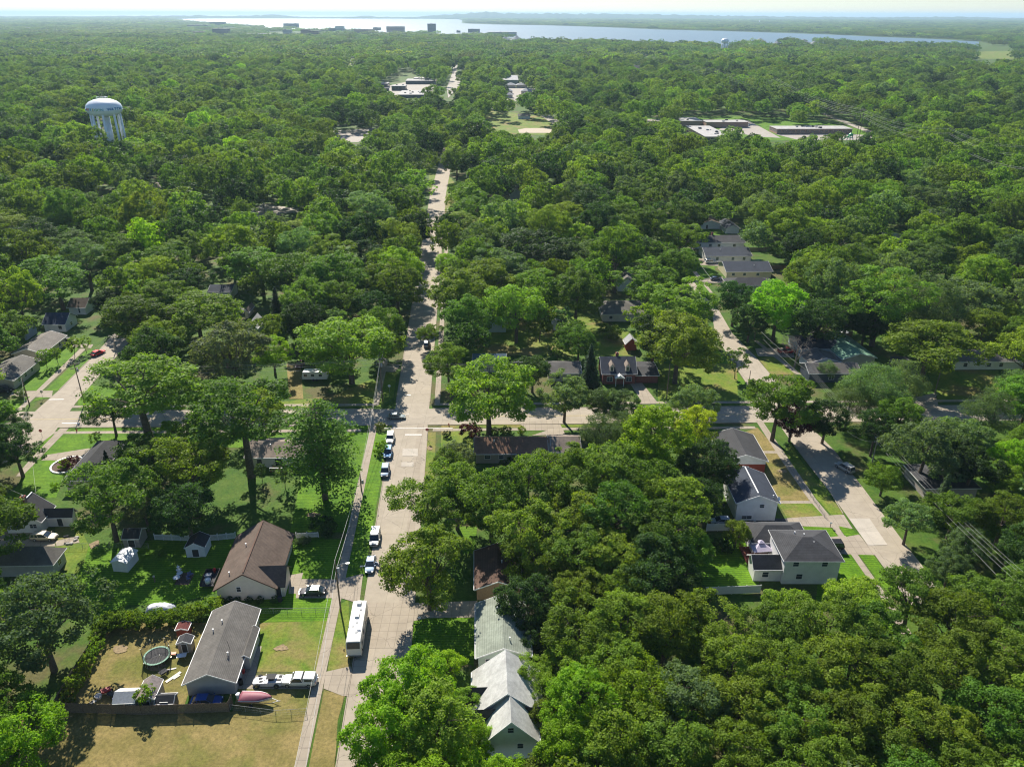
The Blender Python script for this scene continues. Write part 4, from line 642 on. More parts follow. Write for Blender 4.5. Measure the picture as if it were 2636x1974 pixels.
for i in range(10): m.box(-2.6,-2.6+i*.57,.45,-2.54,-2.55+i*.57,1.3); m.box(-2.6+i*.5,-2.6,.45,-2.55+i*.5,-2.54,1.3)
m.box(-2.62,-2.6,1.26,-2.5,2.6,1.34); m.box(-2.6,-2.62,1.26,2.4,-2.5,1.34); plain('deck_red',(.20,.05,.035),.8); tag(m.build('deck','deck_red',None,False,P2+Vector((0,0,0)),.05),'dark red railed deck under the lilac gazebo','deck')
P=at(UU(617,108)); t=thing('garden_umbrella','pale blue round parasol in the shaded yard with the dark fence','umbrella',P); m=MB(); m.lathe([(1.4,2.1),(.7,2.45),(0,2.6)],12); m.build('canopy','tarp_white',t); MB().tube([(0,0,0),(0,0,2.5)],.03,6).build('pole','steel',t)
# flower beds and rocks
for lab,px,rx,ry,mat in (('curved planting bed with pale stone edge in the corner lawn',CC(480,820),3.4,3.6,'mulch'),):
    P=at(px); t=thing('flower_bed',lab,'flower bed',P); m=MB(); m.add([(rx*math.cos(a*math.pi/12),ry*math.sin(a*math.pi/12),.03) for a in range(24)],[tuple(range(24))]); m.build('soil',mat,t); m=MB()
    for a in range(40):
        q=a*math.pi/20; m.obox((rx*math.cos(q),ry*math.sin(q),.12),(.22,0,0),(0,.2,0),(0,0,.12))
    m.build('stone_edge','vinyl',t)
for i,(px,l) in enumerate(((T(600,375),'largest pale garden rock beside the stone patio'),(T(590,395),'garden rock in front of the largest one'),(T(560,420),'garden rock at the patio end'),(T(530,425),'flat garden rock at the patio front'))):
    random.seed(i); m=MB(); m.lathe([(0,-.05),(.35,0),(.42,.2),(.3,.38),(0,.45)],8); o=m.build('garden_rock','concrete_plain',None,False,at(px),i); o.scale=(1.2,.8,.8); tag(o,l,'rock')
def grill(label,px):
    t=thing('grill',label,'grill',at(px),.3); m=MB(); m.tube([(-.45,0,.9),(.45,0,.9)],[.26,.26],12); m.build('barrel','mat_black',t); [MB().tube([(x,y,.8),(x*1.1,y*1.2,0)],.02,5).build('leg','steel',t) for x in(-.35,.35) for y in(-.2,.2)]
grill('black barrel grill on the stone patio by the cottage',T(525,395)); grill('dark grill beside the white gabled house',FF(330,930))
# ------------------------------------------------------------------ vehicles
plain('lamp_white',(.75,.75,.72),.25); plain('lamp_red',(.35,.02,.02),.3); plain('plate',(.6,.6,.62),.5); plain('chrome',(.5,.5,.52),.25,.9)
def car(kind,col,label,px,heading,name='parked_car',cat='car',group=None,flip=False,z=0,metal=.3):
    """heading: radians, car's nose direction from +x"""
    P=at(px) if not isinstance(px,Vector) else px; t=thing(name,label,cat,P+Vector((0,0,z+.06)),heading,group); pm=paint('paint_%02d_%02d_%02d'%tuple(int(c*99) for c in col),col,metal)
    K={'sedan':(4.7,.90,.70,.86,1.42,(-2.05,-1.35,.25,1.15),.74),'suv':(4.7,.94,.92,1.02,1.74,(-2.28,-1.95,.35,1.2),.80),'van':(5.1,.98,.88,.98,1.78,(-2.5,-2.2,.7,1.65),.82),'wagon':(4.9,.92,.80,.95,1.55,(-2.35,-1.95,.3,1.2),.78),'pickup':(5.5,.97,1.0,1.08,1.78,(-.75,-.5,.65,1.3),.82),'hatch':(4.2,.88,.80,.92,1.48,(-2.0,-1.55,.2,1.1),.76)}[kind]
    Ln,hw,zn,zb,zr_,gx,rt=K; h=Ln/2; low=.28
    # body: lofted rings along x, belt profile
    st=[(-h,.78,zb-.12),(-h+.12,.92,zb-.02),(-h+.7,1.,zb),(-.4,1.,zb),(.9,1.,zb-.01),(h-1.0,.985,zn+.04),(h-.35,.93,zn-.02),(h-.08,.80,zn-.14),(h,.70,zn-.24)]
    rings=[]
    for x,k,zt in st:
        w_=hw*k; lo=low+(.12 if abs(x)>h-.2 else 0); rings.append([(x,-w_*.9,lo),(x,-w_,lo+.15),(x,-w_,zt-.22),(x,-w_*.93,zt-.04),(x,-w_*.6,zt),(x,w_*.6,zt),(x,w_*.93,zt-.04),(x,w_,zt-.22),(x,w_,lo+.15),(x,w_*.9,lo)])
    b_=MB().loft(rings).build('body',pm,t,True); md=b_.modifiers.new('edges','EDGE_SPLIT'); md.split_angle=math.radians(38)
    a0,a1,a2,a3=gx; zt=zb-.05
    def ghouse(ins,zt0,zt1,x0,x1,x2,x3,w0,w1_):
        return [[(x0,-w0,zt0),(x1,-w1_,zt1),(x2,-w1_,zt1),(x3,-w0,zt0)],[(x0,w0,zt0),(x1,w1_,zt1),(x2,w1_,zt1),(x3,w0,zt0)]]
    w0,w1_=hw*.90,hw*rt
    gl=MB(); r=ghouse(0,zt,zr_-.05,a0,a1,a2,a3,w0,w1_); gl.loft(r); gl.build('window','glass',t)
    rf=MB(); rf.loft([[(a1-.06,-w1_-.02,zr_-.06),(a1+.1,-w1_*.94,zr_),(a2-.12,-w1_*.94,zr_),(a2+.04,-w1_-.02,zr_-.06)],[(a1-.06,w1_+.02,zr_-.06),(a1+.1,w1_*.94,zr_),(a2-.12,w1_*.94,zr_),(a2+.04,w1_+.02,zr_-.06)]]); 
    for s_ in(-1,1):   # pillars
        for (xa,xb) in ((a0,a1),(a3,a2),((a0+a3)/2-.1,(a1+a2)/2-.1),((a0*2+a3)/3-.3,(a1*2+a2)/3-.2)) if kind!='pickup' else ((a0,a1),(a3,a2)):
            p0=Vector((xa,s_*(w0+.012),zt)); p1=Vector((xb,s_*(w1_+.012),zr_-.05)); rf.obox((p0+p1)/2,(.05,0,0),(0,.014,0),(p1-p0)/2)
    rf.build('roof',pm,t)
    if kind in('suv','wagon','van'): m=MB(); [m.tube([(a1+.15,y,zr_+.04),(a2-.3,y,zr_+.04)],.025,5) for y in(-w1_*.8,w1_*.8)]; m.build('roof_rack','steel',t)
    if kind=='pickup': m=MB(); m.box(-h+.12,-hw*.8,zb-.0,a0-.08,hw*.8,zb+.012); m.build('bed_floor','mat_black',t)
    wr=.36 if kind in('suv','pickup','van') else .33
    for x in(-h*.60,h*.62):
        for y in(-1,1):
            m=MB(); m.tube([(x,y*(hw-.2),wr),(x,y*(hw+.02),wr)],wr,16); wh=m.build('wheel','rubber',t); m=MB(); m.tube([(x,y*(hw),wr),(x,y*(hw+.035),wr)],wr*.62,12); m.build('rim','steel',wh)
    for y in(-1,1):
        m=MB(); m.obox((h-.12,y*hw*.62,zn-.2),(.09,0,0),(0,.17,0),(0,0,.075)); m.build('headlight','lamp_white',t)
        m=MB(); m.obox((-h+.06,y*hw*.72,zb-.2),(.05,0,0),(0,.12,0),(0,0,.12)); m.build('tail_light','lamp_red',t)
        m=MB(); m.obox((a3-.15,y*(hw+.1),zb+.06),(.05,0,0),(0,.1,0),(0,0,.07)); m.build('mirror',pm,t)
    m=MB(); m.obox((h-.03,0,zn-.28),(.05,0,0),(0,hw*.42,0),(0,0,.09)); m.build('grille','mat_black',t)
    m=MB(); m.obox((h-.0,0,.42),(.06,0,0),(0,hw*.72,0),(0,0,.07)); m.obox((-h+.0,0,.46),(.06,0,0),(0,hw*.74,0),(0,0,.08)); m.build('bumper',pm if kind!='pickup' else 'chrome',t)
    return t
up=math.pi/2+.06; dn=-math.pi/2+.06
WH=(.72,.72,.70);BK=(.015,.015,.018);SV=(.42,.44,.46);NV=(.03,.06,.13)
car('suv',WH,'white car parked first below the crossing, farthest of the street row',D(1118,645),dn,group='cars parked along the main street'); car('suv',(.10,.22,.38),'bright blue car parked second below the crossing',D(1102,748),dn,group='cars parked along the main street'); car('suv',(.10,.15,.22),'dark slate blue car parked third below the crossing',D(1082,880),dn,group='cars parked along the main street')
car('van',WH,'large white car with sunroof parked behind the silver blue sedan',D(1010,1350),dn,group='cars parked along the main street')
sed=car('sedan',(.25,.33,.44),'silver blue sedan with its right door open and a person beside it',D(977,1540),dn,group='cars parked along the main street'); m=MB(); m.obox((0,.0,.0),(.5,0,0),(0,.03,0),(0,0,.28)); m.obox((-.05,0,.45),(.4,0,0),(0,.02,0),(0,0,.18)); dr_=m.build('open_door',sed.children[0].data.materials[0],sed); dr_.location=(.45,.95+.35,.62); dr_.rotation_euler=(0,0,1.05)
car('sedan',(.22,.26,.26),'grey green sedan driving across the crossing',D(1160,488),0.02,'sedan_car'); car('sedan',(.05,.05,.06),'black sedan in the driveway of the brown roofed house',B(652,702),math.pi+.02,'sedan_car')
LM.append(('the motorhome',*at(B(900,900))[:2])); LM.append(('the stop sign on the right corner',*at(D(1378,600))[:2]))
car('sedan',(.03,.09,.32),'deep blue car tucked in the shade behind the grey ranch house',A(1140,1305),.05); car('wagon',(.50,.44,.34),'dusty beige wagon beside the white cottage',T(350,385),0.0); car('sedan',(.48,.02,.03),'bright red car on the left street',L(800,672),1.15,'red_car'); car('suv',BK,'black car by the far left ranch garage',L(565,580),.1); car('suv',BK,'black car at the left edge near the ranch',L(35,975),.1)
car('pickup',(.10,.03,.035),'maroon pickup beside the travel trailer',D(478,118),-math.pi/2,'parked_pickup','pickup truck'); car('van',BK,'black minivan in the driveway of the two storey house',FF(1160,1240),math.pi,'parked_minivan','minivan'); car('suv',(.42,.42,.40),'pale grey car with roof rack driving on the shaded right street',FF(1275,630),2.05,'driving_car')
car('hatch',(.40,.45,.50),'pale blue grey car behind the solid white fence',FF(315,1045),math.pi); car('suv',BK,'black car parked on the far right of the cross street',Y3(995,600),math.pi); car('sedan',(.18,.30,.28),'grey green car half hidden under the willow',Y3(38,605),math.pi)
car('suv',WH,'white car in the driveway of the slate roofed row house',O(632,630),.05); car('sedan',(.04,.07,.13),'dark blue car in the driveway of the cream house',O(672,750),.05); car('hatch',(.5,.6,.7),'pale blue car close to the cream house wall',O(810,725),.05); car('pickup',(.45,.02,.03),'red pickup behind the bare tree',UU(90,250),0,'parked_pickup','pickup truck'); car('sedan',(.1,.25,.6),'bright blue car far up the main street',N(530,722),dn,'driving_car')
car('pickup',WH,'white pickup on the pale driveway by the beige garage',L(1895,310),0,'parked_pickup','pickup truck'); car('suv',(.3,.33,.36),'grey car under the street tree right of the main street',N(550,1490),up); car('sedan',WH,'white car glimpsed beyond the middle woods',N(1460,465),up); 
# pickup with cap
t=car('pickup',WH,'white pickup with a camper cap in the driveway next to the race car',B(582,1195),math.pi,'parked_pickup','pickup truck'); m=MB(); m.loft([[(-2.6,-.86,1.0),(-2.5,-.76,1.72),(-.85,-.78,1.78),(-.8,-.86,1.0)],[(-2.6,.86,1.0),(-2.5,.76,1.72),(-.85,.78,1.78),(-.8,.86,1.0)]]); m.build('camper_cap',paint('cap_white',(.68,.70,.70)),t)
for y in(-1,1): m=MB(); m.obox((-1.7,y*.835,1.38),(.68,0,0),(0,.01,0),(0,-y*.03,.2)); m.build('cap_window','glass',t)
# race car on trailer
P=at(B(410,1195)); t=thing('race_car','black and white open wheel dirt race car in the driveway','race car',P,math.pi+.0); m=MB(); m.loft([[(-2.3,-.85,.35),(-2.3,-.8,1.05),(-2.3,.8,1.05),(-2.3,.85,.35)],[(-1.3,-.9,.3),(-1.3,-.85,1.05),(-1.3,.85,1.05),(-1.3,.9,.3)],[(.6,-.9,.3),(.6,-.8,.8),(.6,.8,.8),(.6,.9,.3)],[(2.1,-.8,.3),(2.1,-.7,.62),(2.1,.7,.62),(2.1,.8,.3)],[(2.4,-.5,.32),(2.4,-.4,.5),(2.4,.4,.5),(2.4,.5,.32)]]); m.build('body',paint('race_white',(.62,.62,.64)),t)
m=MB(); m.loft([[(-1.3,-.6,1.5),(-1.3,.6,1.5),(.1,.55,1.48),(.1,-.55,1.48)],[(-1.25,-.58,1.56),(-1.25,.58,1.56),(.1,.53,1.53),(.1,-.53,1.53)]]); m.build('roof_panel','mat_black',t)
for x,y in((-1.3,-.58),(-1.3,.58),(.35,-.5),(.35,.5)): m=MB(); m.tube([(x,y,1.),(x*.95,y,1.5)],.04,5); m.build('roll_bar','steel',t)
m=MB(); [m.obox((x,y,zz),(sx,0,0),(0,sy,0),(0,0,.012)) for x,y,zz,sx,sy in((-1.8,.3,1.065,.35,.2),(-1.9,-.45,1.065,.25,.25),(.9,.35,.775,.35,.16),(1.2,-.3,.75,.3,.2),(-.6,0,1.0,.5,.4))]; m.build('stripe','mat_black',t)
for x in(-1.5,1.5):
    for y in(-1,1): m=MB(); m.tube([(x,y*.78,.4),(x,y*1.08,.4)],.4,16); wh=m.build('wheel','rubber',t); MB().tube([(x,y*1.08,.4),(x,y*1.1,.4)],.2,12).build('rim','chrome',wh)
# motorhome
P=at(B(905,905)); t=thing('motorhome','long white motorhome parked at the kerb below the utility pole','motorhome',P+Vector((0.15,-1.2,.02)),dn); LM.append(('the motorhome',P.x,P.y))
rvw=paint('rv_white',(.70,.69,.65),.0,.4); h=5.1; rings=[]
for x,k,z0,z1 in((-h,.97,.55,3.15),(-h+.2,1,.45,3.25),(h-.9,1,.45,3.25),(h-.45,1,.45,3.15),(h-.12,.98,.45,2.2),(h,.95,.5,1.2),(h+.05,.9,.5,.8)): w_=1.22*k; rings.append([(x,-w_,z0),(x,-w_,z1-.25),(x,-w_*.93,z1-.06),(x,-w_*.6,z1),(x,w_*.6,z1),(x,w_*.93,z1-.06),(x,w_,z1-.25),(x,w_,z0)])
o=MB().loft(rings).build('body',rvw,t,True); md=o.modifiers.new('e','EDGE_SPLIT'); md.split_angle=math.radians(30)
m=MB(); m.obox((h-.172,0,2.5),(.02,0,0),(0,1.04,0),(.152,0,-.5)); m.build('windshield','glass',t)
for y in(-1,1):
    for x in(-3.3,-1.2,1.2): m=MB(); m.box(x-.5,y*1.235-.01,1.75,x+.5,y*1.235+.01,2.4); m.build('window','glass',t)
    m=MB(); m.box(3.2,y*1.235-.01,1.6,4.1,y*1.235+.01,2.5); m.build('cab_window','glass',t); m=MB(); m.obox((h+.03,y*.9,.95),(.05,0,0),(0,.2,0),(0,0,.12)); m.build('headlight','lamp_white',t); m=MB(); m.tube([(h-.1,y*1.3,2.1),(h+.1,y*1.5,1.9)],.03,5); m.box(h+.02,y*1.5-.08,1.6,h+.14,y*1.5+.08,2.1); m.build('mirror','mat_black',t)
    m=MB(); m.box(-4.6,y*1.235-.004,1.25,4.7,y*1.235+.004,1.33); m.box(-4.6,y*1.235-.004,1.05,4.7,y*1.235+.004,1.1); m.build('stripe','tub_grey',t)
    for x in(-2.9,3.4): m=MB(); m.tube([(x,y*.95,.46),(x,y*1.2,.46)],.46,16); wh=m.build('wheel','rubber',t); MB().tube([(x,y*1.2,.46),(x,y*1.23,.46)],.26,12).build('rim','steel',wh)
for x in(3.6-4.9+.2,-4.2): m=MB(); m.loft([[(x-.55,-.4,3.25),(x+.55,-.4,3.25),(x+.55,.4,3.25),(x-.55,.4,3.25)],[(x-.45,-.33,3.58),(x+.35,-.33,3.58),(x+.35,.33,3.58),(x-.45,.33,3.58)]]); m.build('air_conditioner',rvw,t)
for x,y in((2.6,.3),(1.2,-.4),(-2.8,.4),(.3,.1)): m=MB(); m.box(x-.2,y-.2,3.24,x+.2,y+.2,3.34); m.build('roof_hatch','tub_grey',t)
m=MB(); m.obox((h+.1,0,.6),(.08,0,0),(0,1.15,0),(0,0,.14)); m.build('bumper','chrome',t)
# travel trailer
P=at(D(590,212)); t=thing('travel_trailer','white travel trailer parked on the grass under the yellowish tree','camper trailer',P,math.radians(2)); LM.append(('the travel trailer',P.x,P.y)); m=MB(); m.loft([[(-3.6,y,.6),(-3.7,y,1.5),(-3.3,y,2.9),(3.2,y,2.9),(3.7,y,2.0),(3.4,y,.6)] for y in(-1.2,1.2)]); m.build('body',rvw,t)
for x in(-2.6,-.6,1.6): m=MB(); m.box(x-.45,-1.23,1.5,x+.45,-1.21,2.2); m.build('window','glass',t)
for x in(-.5,.4):
    for y in(-1.15,1.15): m=MB(); m.tube([(x,y-.1,.35),(x,y+.1,.35)],.35,14); m.build('wheel','rubber',t)
m=MB(); m.tube([(-3.5,-.7,.5),(-4.6,0,.5)],.05,6); m.tube([(-3.5,.7,.5),(-4.6,0,.5)],.05,6); m.build('hitch','steel',t); m=MB(); m.box(-.4,-.35,2.9,.5,.35,3.2); m.build('air_conditioner','tub_grey',t)
m=MB(); m.loft([[(-2.2,y*.9,0),(-2.4,y,.7),(2.3,y,.75),(2.7,y*.3,.6),(2.2,y*.6,0)] for y in(-.9,.9)]); o=m.build('rowing_boat','pad_green',None,False,at(O(955,620)),.05); tag(o,'upturned green boat beside the slate roofed row house','boat')
for p,l in((Y3(350,575),'black motorcycle on the sunny apron under the pole'),(Y3(520,580),'silver motorcycle lying toward the shade by the pole')):
    t=thing('motorcycle',l,'motorcycle',at(p),.9); m=MB(); m.tube([(-.5,0,.75),(0,0,.8),(.45,0,.7)],[.12,.2,.14],8); m.build('seat','mat_black',t); m=MB(); m.tube([(-.5,0,.4),(.3,0,.45),(.65,0,1.05)],.07,6); m.tube([(.62,-.35,1.1),(.62,.35,1.1)],.02,5); m.build('frame','steel',t)
    for x in(-.7,.75): m=MB(); m.tube([(x,-.06,.32),(x,.06,.32)],.32,16); m.build('wheel','rubber',t)
# person by the open door
def person(label,P,rot,shirt,trouser):
    me=bpy.data.meshes.new('person'); 
    J={'pel':(0,0,.95,.15),'wa':(0,0,1.12,.135),'ch':(0,.02,1.32,.165),'nk':(0,.02,1.47,.06),'hd':(0,.04,1.60,.098),'ht':(0,.04,1.70,.075)}
    V_=[];E_=[];Rr=[]
    def v(p,r): V_.append(p[:3]); Rr.append(r); return len(V_)-1
    sp_=[v(J[k],J[k][3]) for k in('pel','wa','ch','nk','hd','ht')]; E_+=list(zip(sp_,sp_[1:])); nose=v((0,.13,1.60),.018); E_.append((sp_[4],nose))
    for s_ in(-1,1):
        ch_=[sp_[0],v((s_*.1,0,.86),.10),v((s_*.11,.03,.48),.062),v((s_*.11,0,.09),.042),v((s_*.12,.14,.05),.035)]; E_+=list(zip(ch_,ch_[1:]))
        f=.25 if s_>0 else .1; arm=[sp_[2],v((s_*.19,0,1.38),.062),v((s_*.25,.02+f*.2,1.10),.045),v((s_*.27,.05+f,.90),.030),v((s_*.27,.07+f,.83),.03)]; E_+=list(zip(arm,arm[1:]))
        for i in range(4): a=v((s_*(.245+.018*i),.075+f,.79),.009); b2=v((s_*(.245+.018*i),.085+f,.735-.008*(i in(1,2))),.008); E_+=[(arm[-1],a),(a,b2)]
        a=v((s_*.235,.1+f,.82),.011); b2=v((s_*.222,.115+f,.785),.009); E_+=[(arm[-2],a),(a,b2)]
    me.from_pydata(V_,E_,[]); o=bpy.data.objects.new('person_skin',me); C.objects.link(o); sk=o.modifiers.new('s','SKIN'); 
    for i,r_ in enumerate(Rr): me.skin_vertices[0].data[i].radius=(r_,r_)
    me.skin_vertices[0].data[0].use_root=True; su=o.modifiers.new('u','SUBSURF'); su.levels=1; su.render_levels=1
    dg=bpy.context.evaluated_depsgraph_get(); m2=bpy.data.meshes.new_from_object(o.evaluated_get(dg)); bpy.data.objects.remove(o)
    plain('skin',(.45,.27,.19),.6); plain('shirt_dark',shirt,.8); plain('trousers_dark',trouser,.85); plain('hair_dark',(.03,.02,.015),.8); m2.materials.clear(); [m2.materials.append(MATS[k]) for k in('skin','shirt_dark','trousers_dark')]
    for p in m2.polygons: z=p.center.z; x=abs(p.center.x); p.material_index=1 if (1.0<z<1.46) else (2 if z<=1.0 and x<.21 and z>.07 else 0); p.use_smooth=True
    t=bpy.data.objects.new('person',m2); C.objects.link(t); t.location=P; t.rotation_euler=(0,0,rot); tag(t,label,'person'); h_=MB(); h_.lathe([(.115,1.58),(.118,1.66),(.09,1.75),(0,1.79)],12,(0,.01)).build('hair','hair_dark',t,True); return t
person('person in dark clothes standing at the open door of the silver blue sedan',at(D(1045,1560)),2.0,(.05,.035,.04),(.03,.035,.05))
# ------------------------------------------------------------------ poles, wires, signs
def pole(label,base,top,mat='pole_wood',arms=1,rad=.16,lmp=False,arot=0,cat='utility pole',trans=True,name='utility_pole'):
    Bp=at(base); d=ray(*top[:2]); Dh=math.hypot(Bp.x,Bp.y); h=CAMH+Dh*d[2]/math.hypot(d[0],d[1]); t=thing(name,label,cat,Bp,arot)
    MB().tube([(0,0,-.1),(0,0,h*.5),(0,0,h)],[rad,rad*.85,rad*.62],10).build('shaft',mat,t)
    for k in range(arms):
        z=h-.35-k*1.1; MB().box(-1.25,-.07-.16,z-.07,1.25,.07-.16,z+.07).build('crossarm',mat,t)
        for x in(-1.1,-.5,.5,1.1): MB().lathe([(0,z+.07),(.05,z+.08),(.06,z+.2),(0,z+.25)],8,(x,-.16)).build('insulator','metal_white',t)
    if trans: MB().lathe([(0,h-2.6),(.24,h-2.6),(.26,h-2.5),(.26,h-1.8),(.2,h-1.7),(0,h-1.68)],12,(.42,0)).build('transformer','tub_grey',t)
    if lmp: MB().tube([(0,0,h-1.4),(1.1,0,h-.9),(2.0,0,h-.9)],.04,6).box(1.8,-.12,h-.95,2.4,.12,h-.83).build('street_light','steel',t)
    return Bp+Vector((0,0,h)),h,t
p1,h1,_=pole('tall wooden pole with transformer above the parked motorhome',B(808,800),B(775,515),arms=0,arot=.1,lmp=True); p2,h2,_=pole('wooden pole beside the sidewalk right of the big pine',D(912,1000),D(905,878),arms=0,trans=True)
p3,h3,_=pole('wooden pole on the far left corner of the crossing with many wires',D(1063,365),D(1055,60),arms=2,arot=.7); p4,h4,_=pole('tall double arm pole on the island of the left crossing',L(688,1075),L(600,740),arms=2,arot=.6); p5,h5,_=pole('leaning brown pole at the left corner near the dark shrub',L(242,1088),L(172,862),arms=0,trans=False); p6,h6,_=pole('pale pole up the left street behind the red car',L(945,640),L(922,510),'pole_grey',1,trans=False)
p7,h7,_=pole('grey double arm pole beside the right street above the tree',FF(1487,590),FF(1540,360),'pole_grey',2,arot=.5); p8,h8,_=pole('rusty brown pole by the motorcycles on the right',Y3(515,535),Y3(598,245),arms=1); p9,h9,_=pole('short black pole on the edge of the right street',HH(66,862),HH(88,700),'trim_dark',0,.12,trans=False)
p10,h10,_=pole('pole in front of the dark tree on the cross street',E(645,330),E(652,80),'pole_grey',1); p11,h11,_=pole('brown pole under the oak beside the red brick house',E(1700,345),E(1722,100),arms=0,trans=False); p12,h12,_=pole('far pole left of the main street',N(338,1240),N(345,1120),'pole_grey',1); p13,h13,_=pole('distant pole on the left verge of the main street',N(520,415),N(525,330),'pole_grey',1); p14,h14,_=pole('pole between the right row of houses and the trees',O(497,572),O(500,520),'pole_grey',1,trans=True); p15,h15,_=pole('thin pole by the dark tree on the right street',O(945,1175),O(958,1090),arms=0,trans=False); p16,_,_=pole('pole at the street bend in the left woods',M(1675,500),M(1665,400),arms=1)
def wire(label,pts,sag=.6,rad=.022,mat='wire',group=None,n=14,cat='power line'):
    m=MB()
    for a,b_ in zip(pts,pts[1:]):
        a=Vector(a);b_=Vector(b_); m.tube([a.lerp(b_,i/n)+Vector((0,0,-4*sag*(i/n)*(1-i/n))) for i in range(n+1)],rad,4,False)
    o=m.build('power_line',mat); return tag(o,label,cat,group)
S_=Vector
near=at(B(535,1740),9.5); near2=at(B(600,1740),8)
wire('wire from the motorhome pole down to the bottom edge, left one',[near,p1,p2+S_((0,0,-.2)),p3+S_((.2,0,-.3))],.5,.024,'wire_bright'); wire('lower wire running along the sidewalk past the motorhome pole',[near2,p1+S_((0,0,-2.2)),p2+S_((0,0,-2.)),p3+S_((0,0,-2.))],.5,.03,'wire_bright')
wire('wire on the left side of the crossing pole going up the street',[p3+S_((.5,0,-.3)),p12,p13],1.,.03); wire('second wire up the main street from the crossing pole',[p3+S_((-.5,0,-.3)),p12+S_((-.8,0,0)),p13+S_((-.8,0,0))],1.,.03)
for i,dz in enumerate((-.1,-.5,-1.2,-2.2)): wire(['topmost','second','third','lowest'][i]+' wire across the grass between the left crossing and the crossing pole',[p4+S_((0,0,dz)),p3+S_((0,0,dz))],1.3,.02,'wire_bright'); wire(['topmost','second','third','lowest'][i]+' wire from the crossing pole to the dark tree pole on the right',[p3+S_((0,0,dz)),p10+S_((0,0,dz))],1.1,.018,'wire')
for i,dx in enumerate((-.8,0,.8)): wire(['left','middle','right'][i]+' wire from the left crossing pole to the pole behind the red car',[p4+S_((dx,0,-.1)),p6+S_((dx,0,-.1))],.8,.025,'wire')
wire('wire from the leaning pole to the white cottage roof',[p5,at(T(280,30),6.)],.6,.018,'wire_bright'); wire('second cottage wire coming from the left edge',[at(CC(-40,930),8),at(CC(200,1045),5.5)],.3,.018,'wire_bright')
wire('service wire over the lawn to the white ranch',[p2+S_((0,0,-.6)),at(D(830,1110),3.)],.3,.015)
# right side bundle along the street
far7=at(HH(165,425),11.0); far7b=at(HH(180,478),9.5); nr=at(V(2290,1320),12.5)
for i,(dx,dz,md) in enumerate(((-1.1,0,(640,690)),(-.4,0,(660,720)),(.5,0,(690,740)),(1.1,0,(720,760)))): wire(['first','second','third','fourth'][i]+' wire of the bright bundle over the right street, counted from the left',[at(HH(470+i*14,660+i*4),11.),p7+S_((dx,0,dz)),nr+S_((dx*1.4,0,dz))],1.3,.013,'wire_bright',n=20)
wire('bright wire ending by the bare tree, upper one',[far7,at(HH(490,700),11)],.4,.02,'wire_bright'); wire('bright wire ending by the bare tree, lower one',[far7b,at(HH(530,800),9)],.4,.02,'wire_bright'); wire('pale low cable past the double arm pole',[at(HH(775,1130),9.),p7+S_((0,0,-1.8)),at(V(2240,1330),9)],.8,.02,'wire_bright')
wire('wire above the right row of houses',[at(O(70,130),11),p14,at(O(640,740),8)],1.,.035,'wire_bright')
# transmission lines over the far woods on the right
TL=[[(40,270),(530,385),(850,430),(1330,600),(1800,700),(2300,800)],[(130,300),(530,400),(850,450),(1330,620),(1800,730),(2300,850)],[(130,310),(530,410),(850,465),(1330,640),(1800,770),(2300,930)]]
for k,pl in enumerate(TL):
    for j in range(2): wire(f'{["upper","middle","lower"][k]} transmission line over the right woods, {["near","far"][j]} strand',[at(K(x,y+j*8),26-2*k) for x,y in pl],4.,.045+.0*k,'wire_bright',n=10)
for i,(x,y,yb) in enumerate(((530,375,440),(850,420,480),(1330,590,660))):
    P=at(K(x,y),28); q=thing('transmission_pole',['farthest','middle','nearest'][i]+' tall wooden transmission frame in the right woods','transmission pole',(P.x,P.y,0),.7); [MB().tube([(dx,0,0),(dx,0,28)],.22,8).build('shaft','pole_wood',q) for dx in(-2.2,2.2)]; MB().box(-5,-.2,25.5,5,.2,25.9).build('crossarm','pole_wood',q)
# signs
def stop_sign(label,base,top,rot,name='stop_sign',face='lamp_redsign',word='STOP'):
    Bp=at(base); d=ray(*top[:2]); h=max(2.2,min(3.2,CAMH+math.hypot(Bp.x,Bp.y)*d[2]/math.hypot(d[0],d[1]))); t=thing(name,label,'street sign',Bp,rot); MB().tube([(0,0,0),(0,0,h)],.04,6).build('post','steel',t)
    r=.42; pts=[(r*math.cos(math.pi/8+i*math.pi/4),r*math.sin(math.pi/8+i*math.pi/4)) for i in range(8)]; m=MB(); m.loft([[(x,-.05,h-.3+z) for x,z in pts],[(x,-.075,h-.3+z) for x,z in pts]]); pl=m.build('sign_plate',face,t)
    if word: text(word,'lettering','vinyl',pl,.26,(0,-.082,h-.3))
def text(s_,name,mat,parent,size,loc,rot=(math.pi/2,0,0),extr=.004):
    cu=bpy.data.curves.new(s_,'FONT'); cu.body=s_; cu.size=size; cu.align_x='CENTER'; cu.align_y='CENTER'; cu.extrude=extr; o=bpy.data.objects.new('t',cu); C.objects.link(o); dg=bpy.context.evaluated_depsgraph_get(); me=bpy.data.meshes.new_from_object(o.evaluated_get(dg)); bpy.data.objects.remove(o); me.materials.clear(); me.materials.append(MATS[mat]); q=bpy.data.objects.new(name,me); C.objects.link(q); q.parent=parent; q.location=loc; q.rotation_euler=rot; return q
plain('lamp_redsign',(.45,.02,.03),.5); plain('sign_yellow',(.6,.5,.05),.5); plain('hydrant_red',(.4,.03,.02),.5)
stop_sign('red stop sign on the right corner below the crossing',D(1382,640),D(1378,540),0); stop_sign('red stop sign at the lower corner of the left crossing',L(345,1345),L(328,1288),.1); stop_sign('grey backed sign at the upper corner of the left crossing',L(352,1035),L(340,965),math.pi,'road_sign','steel',None); stop_sign('white square sign in the shade by the crossing pole',D(1112,300),D(1113,262),0,'road_sign','metal_white',None)
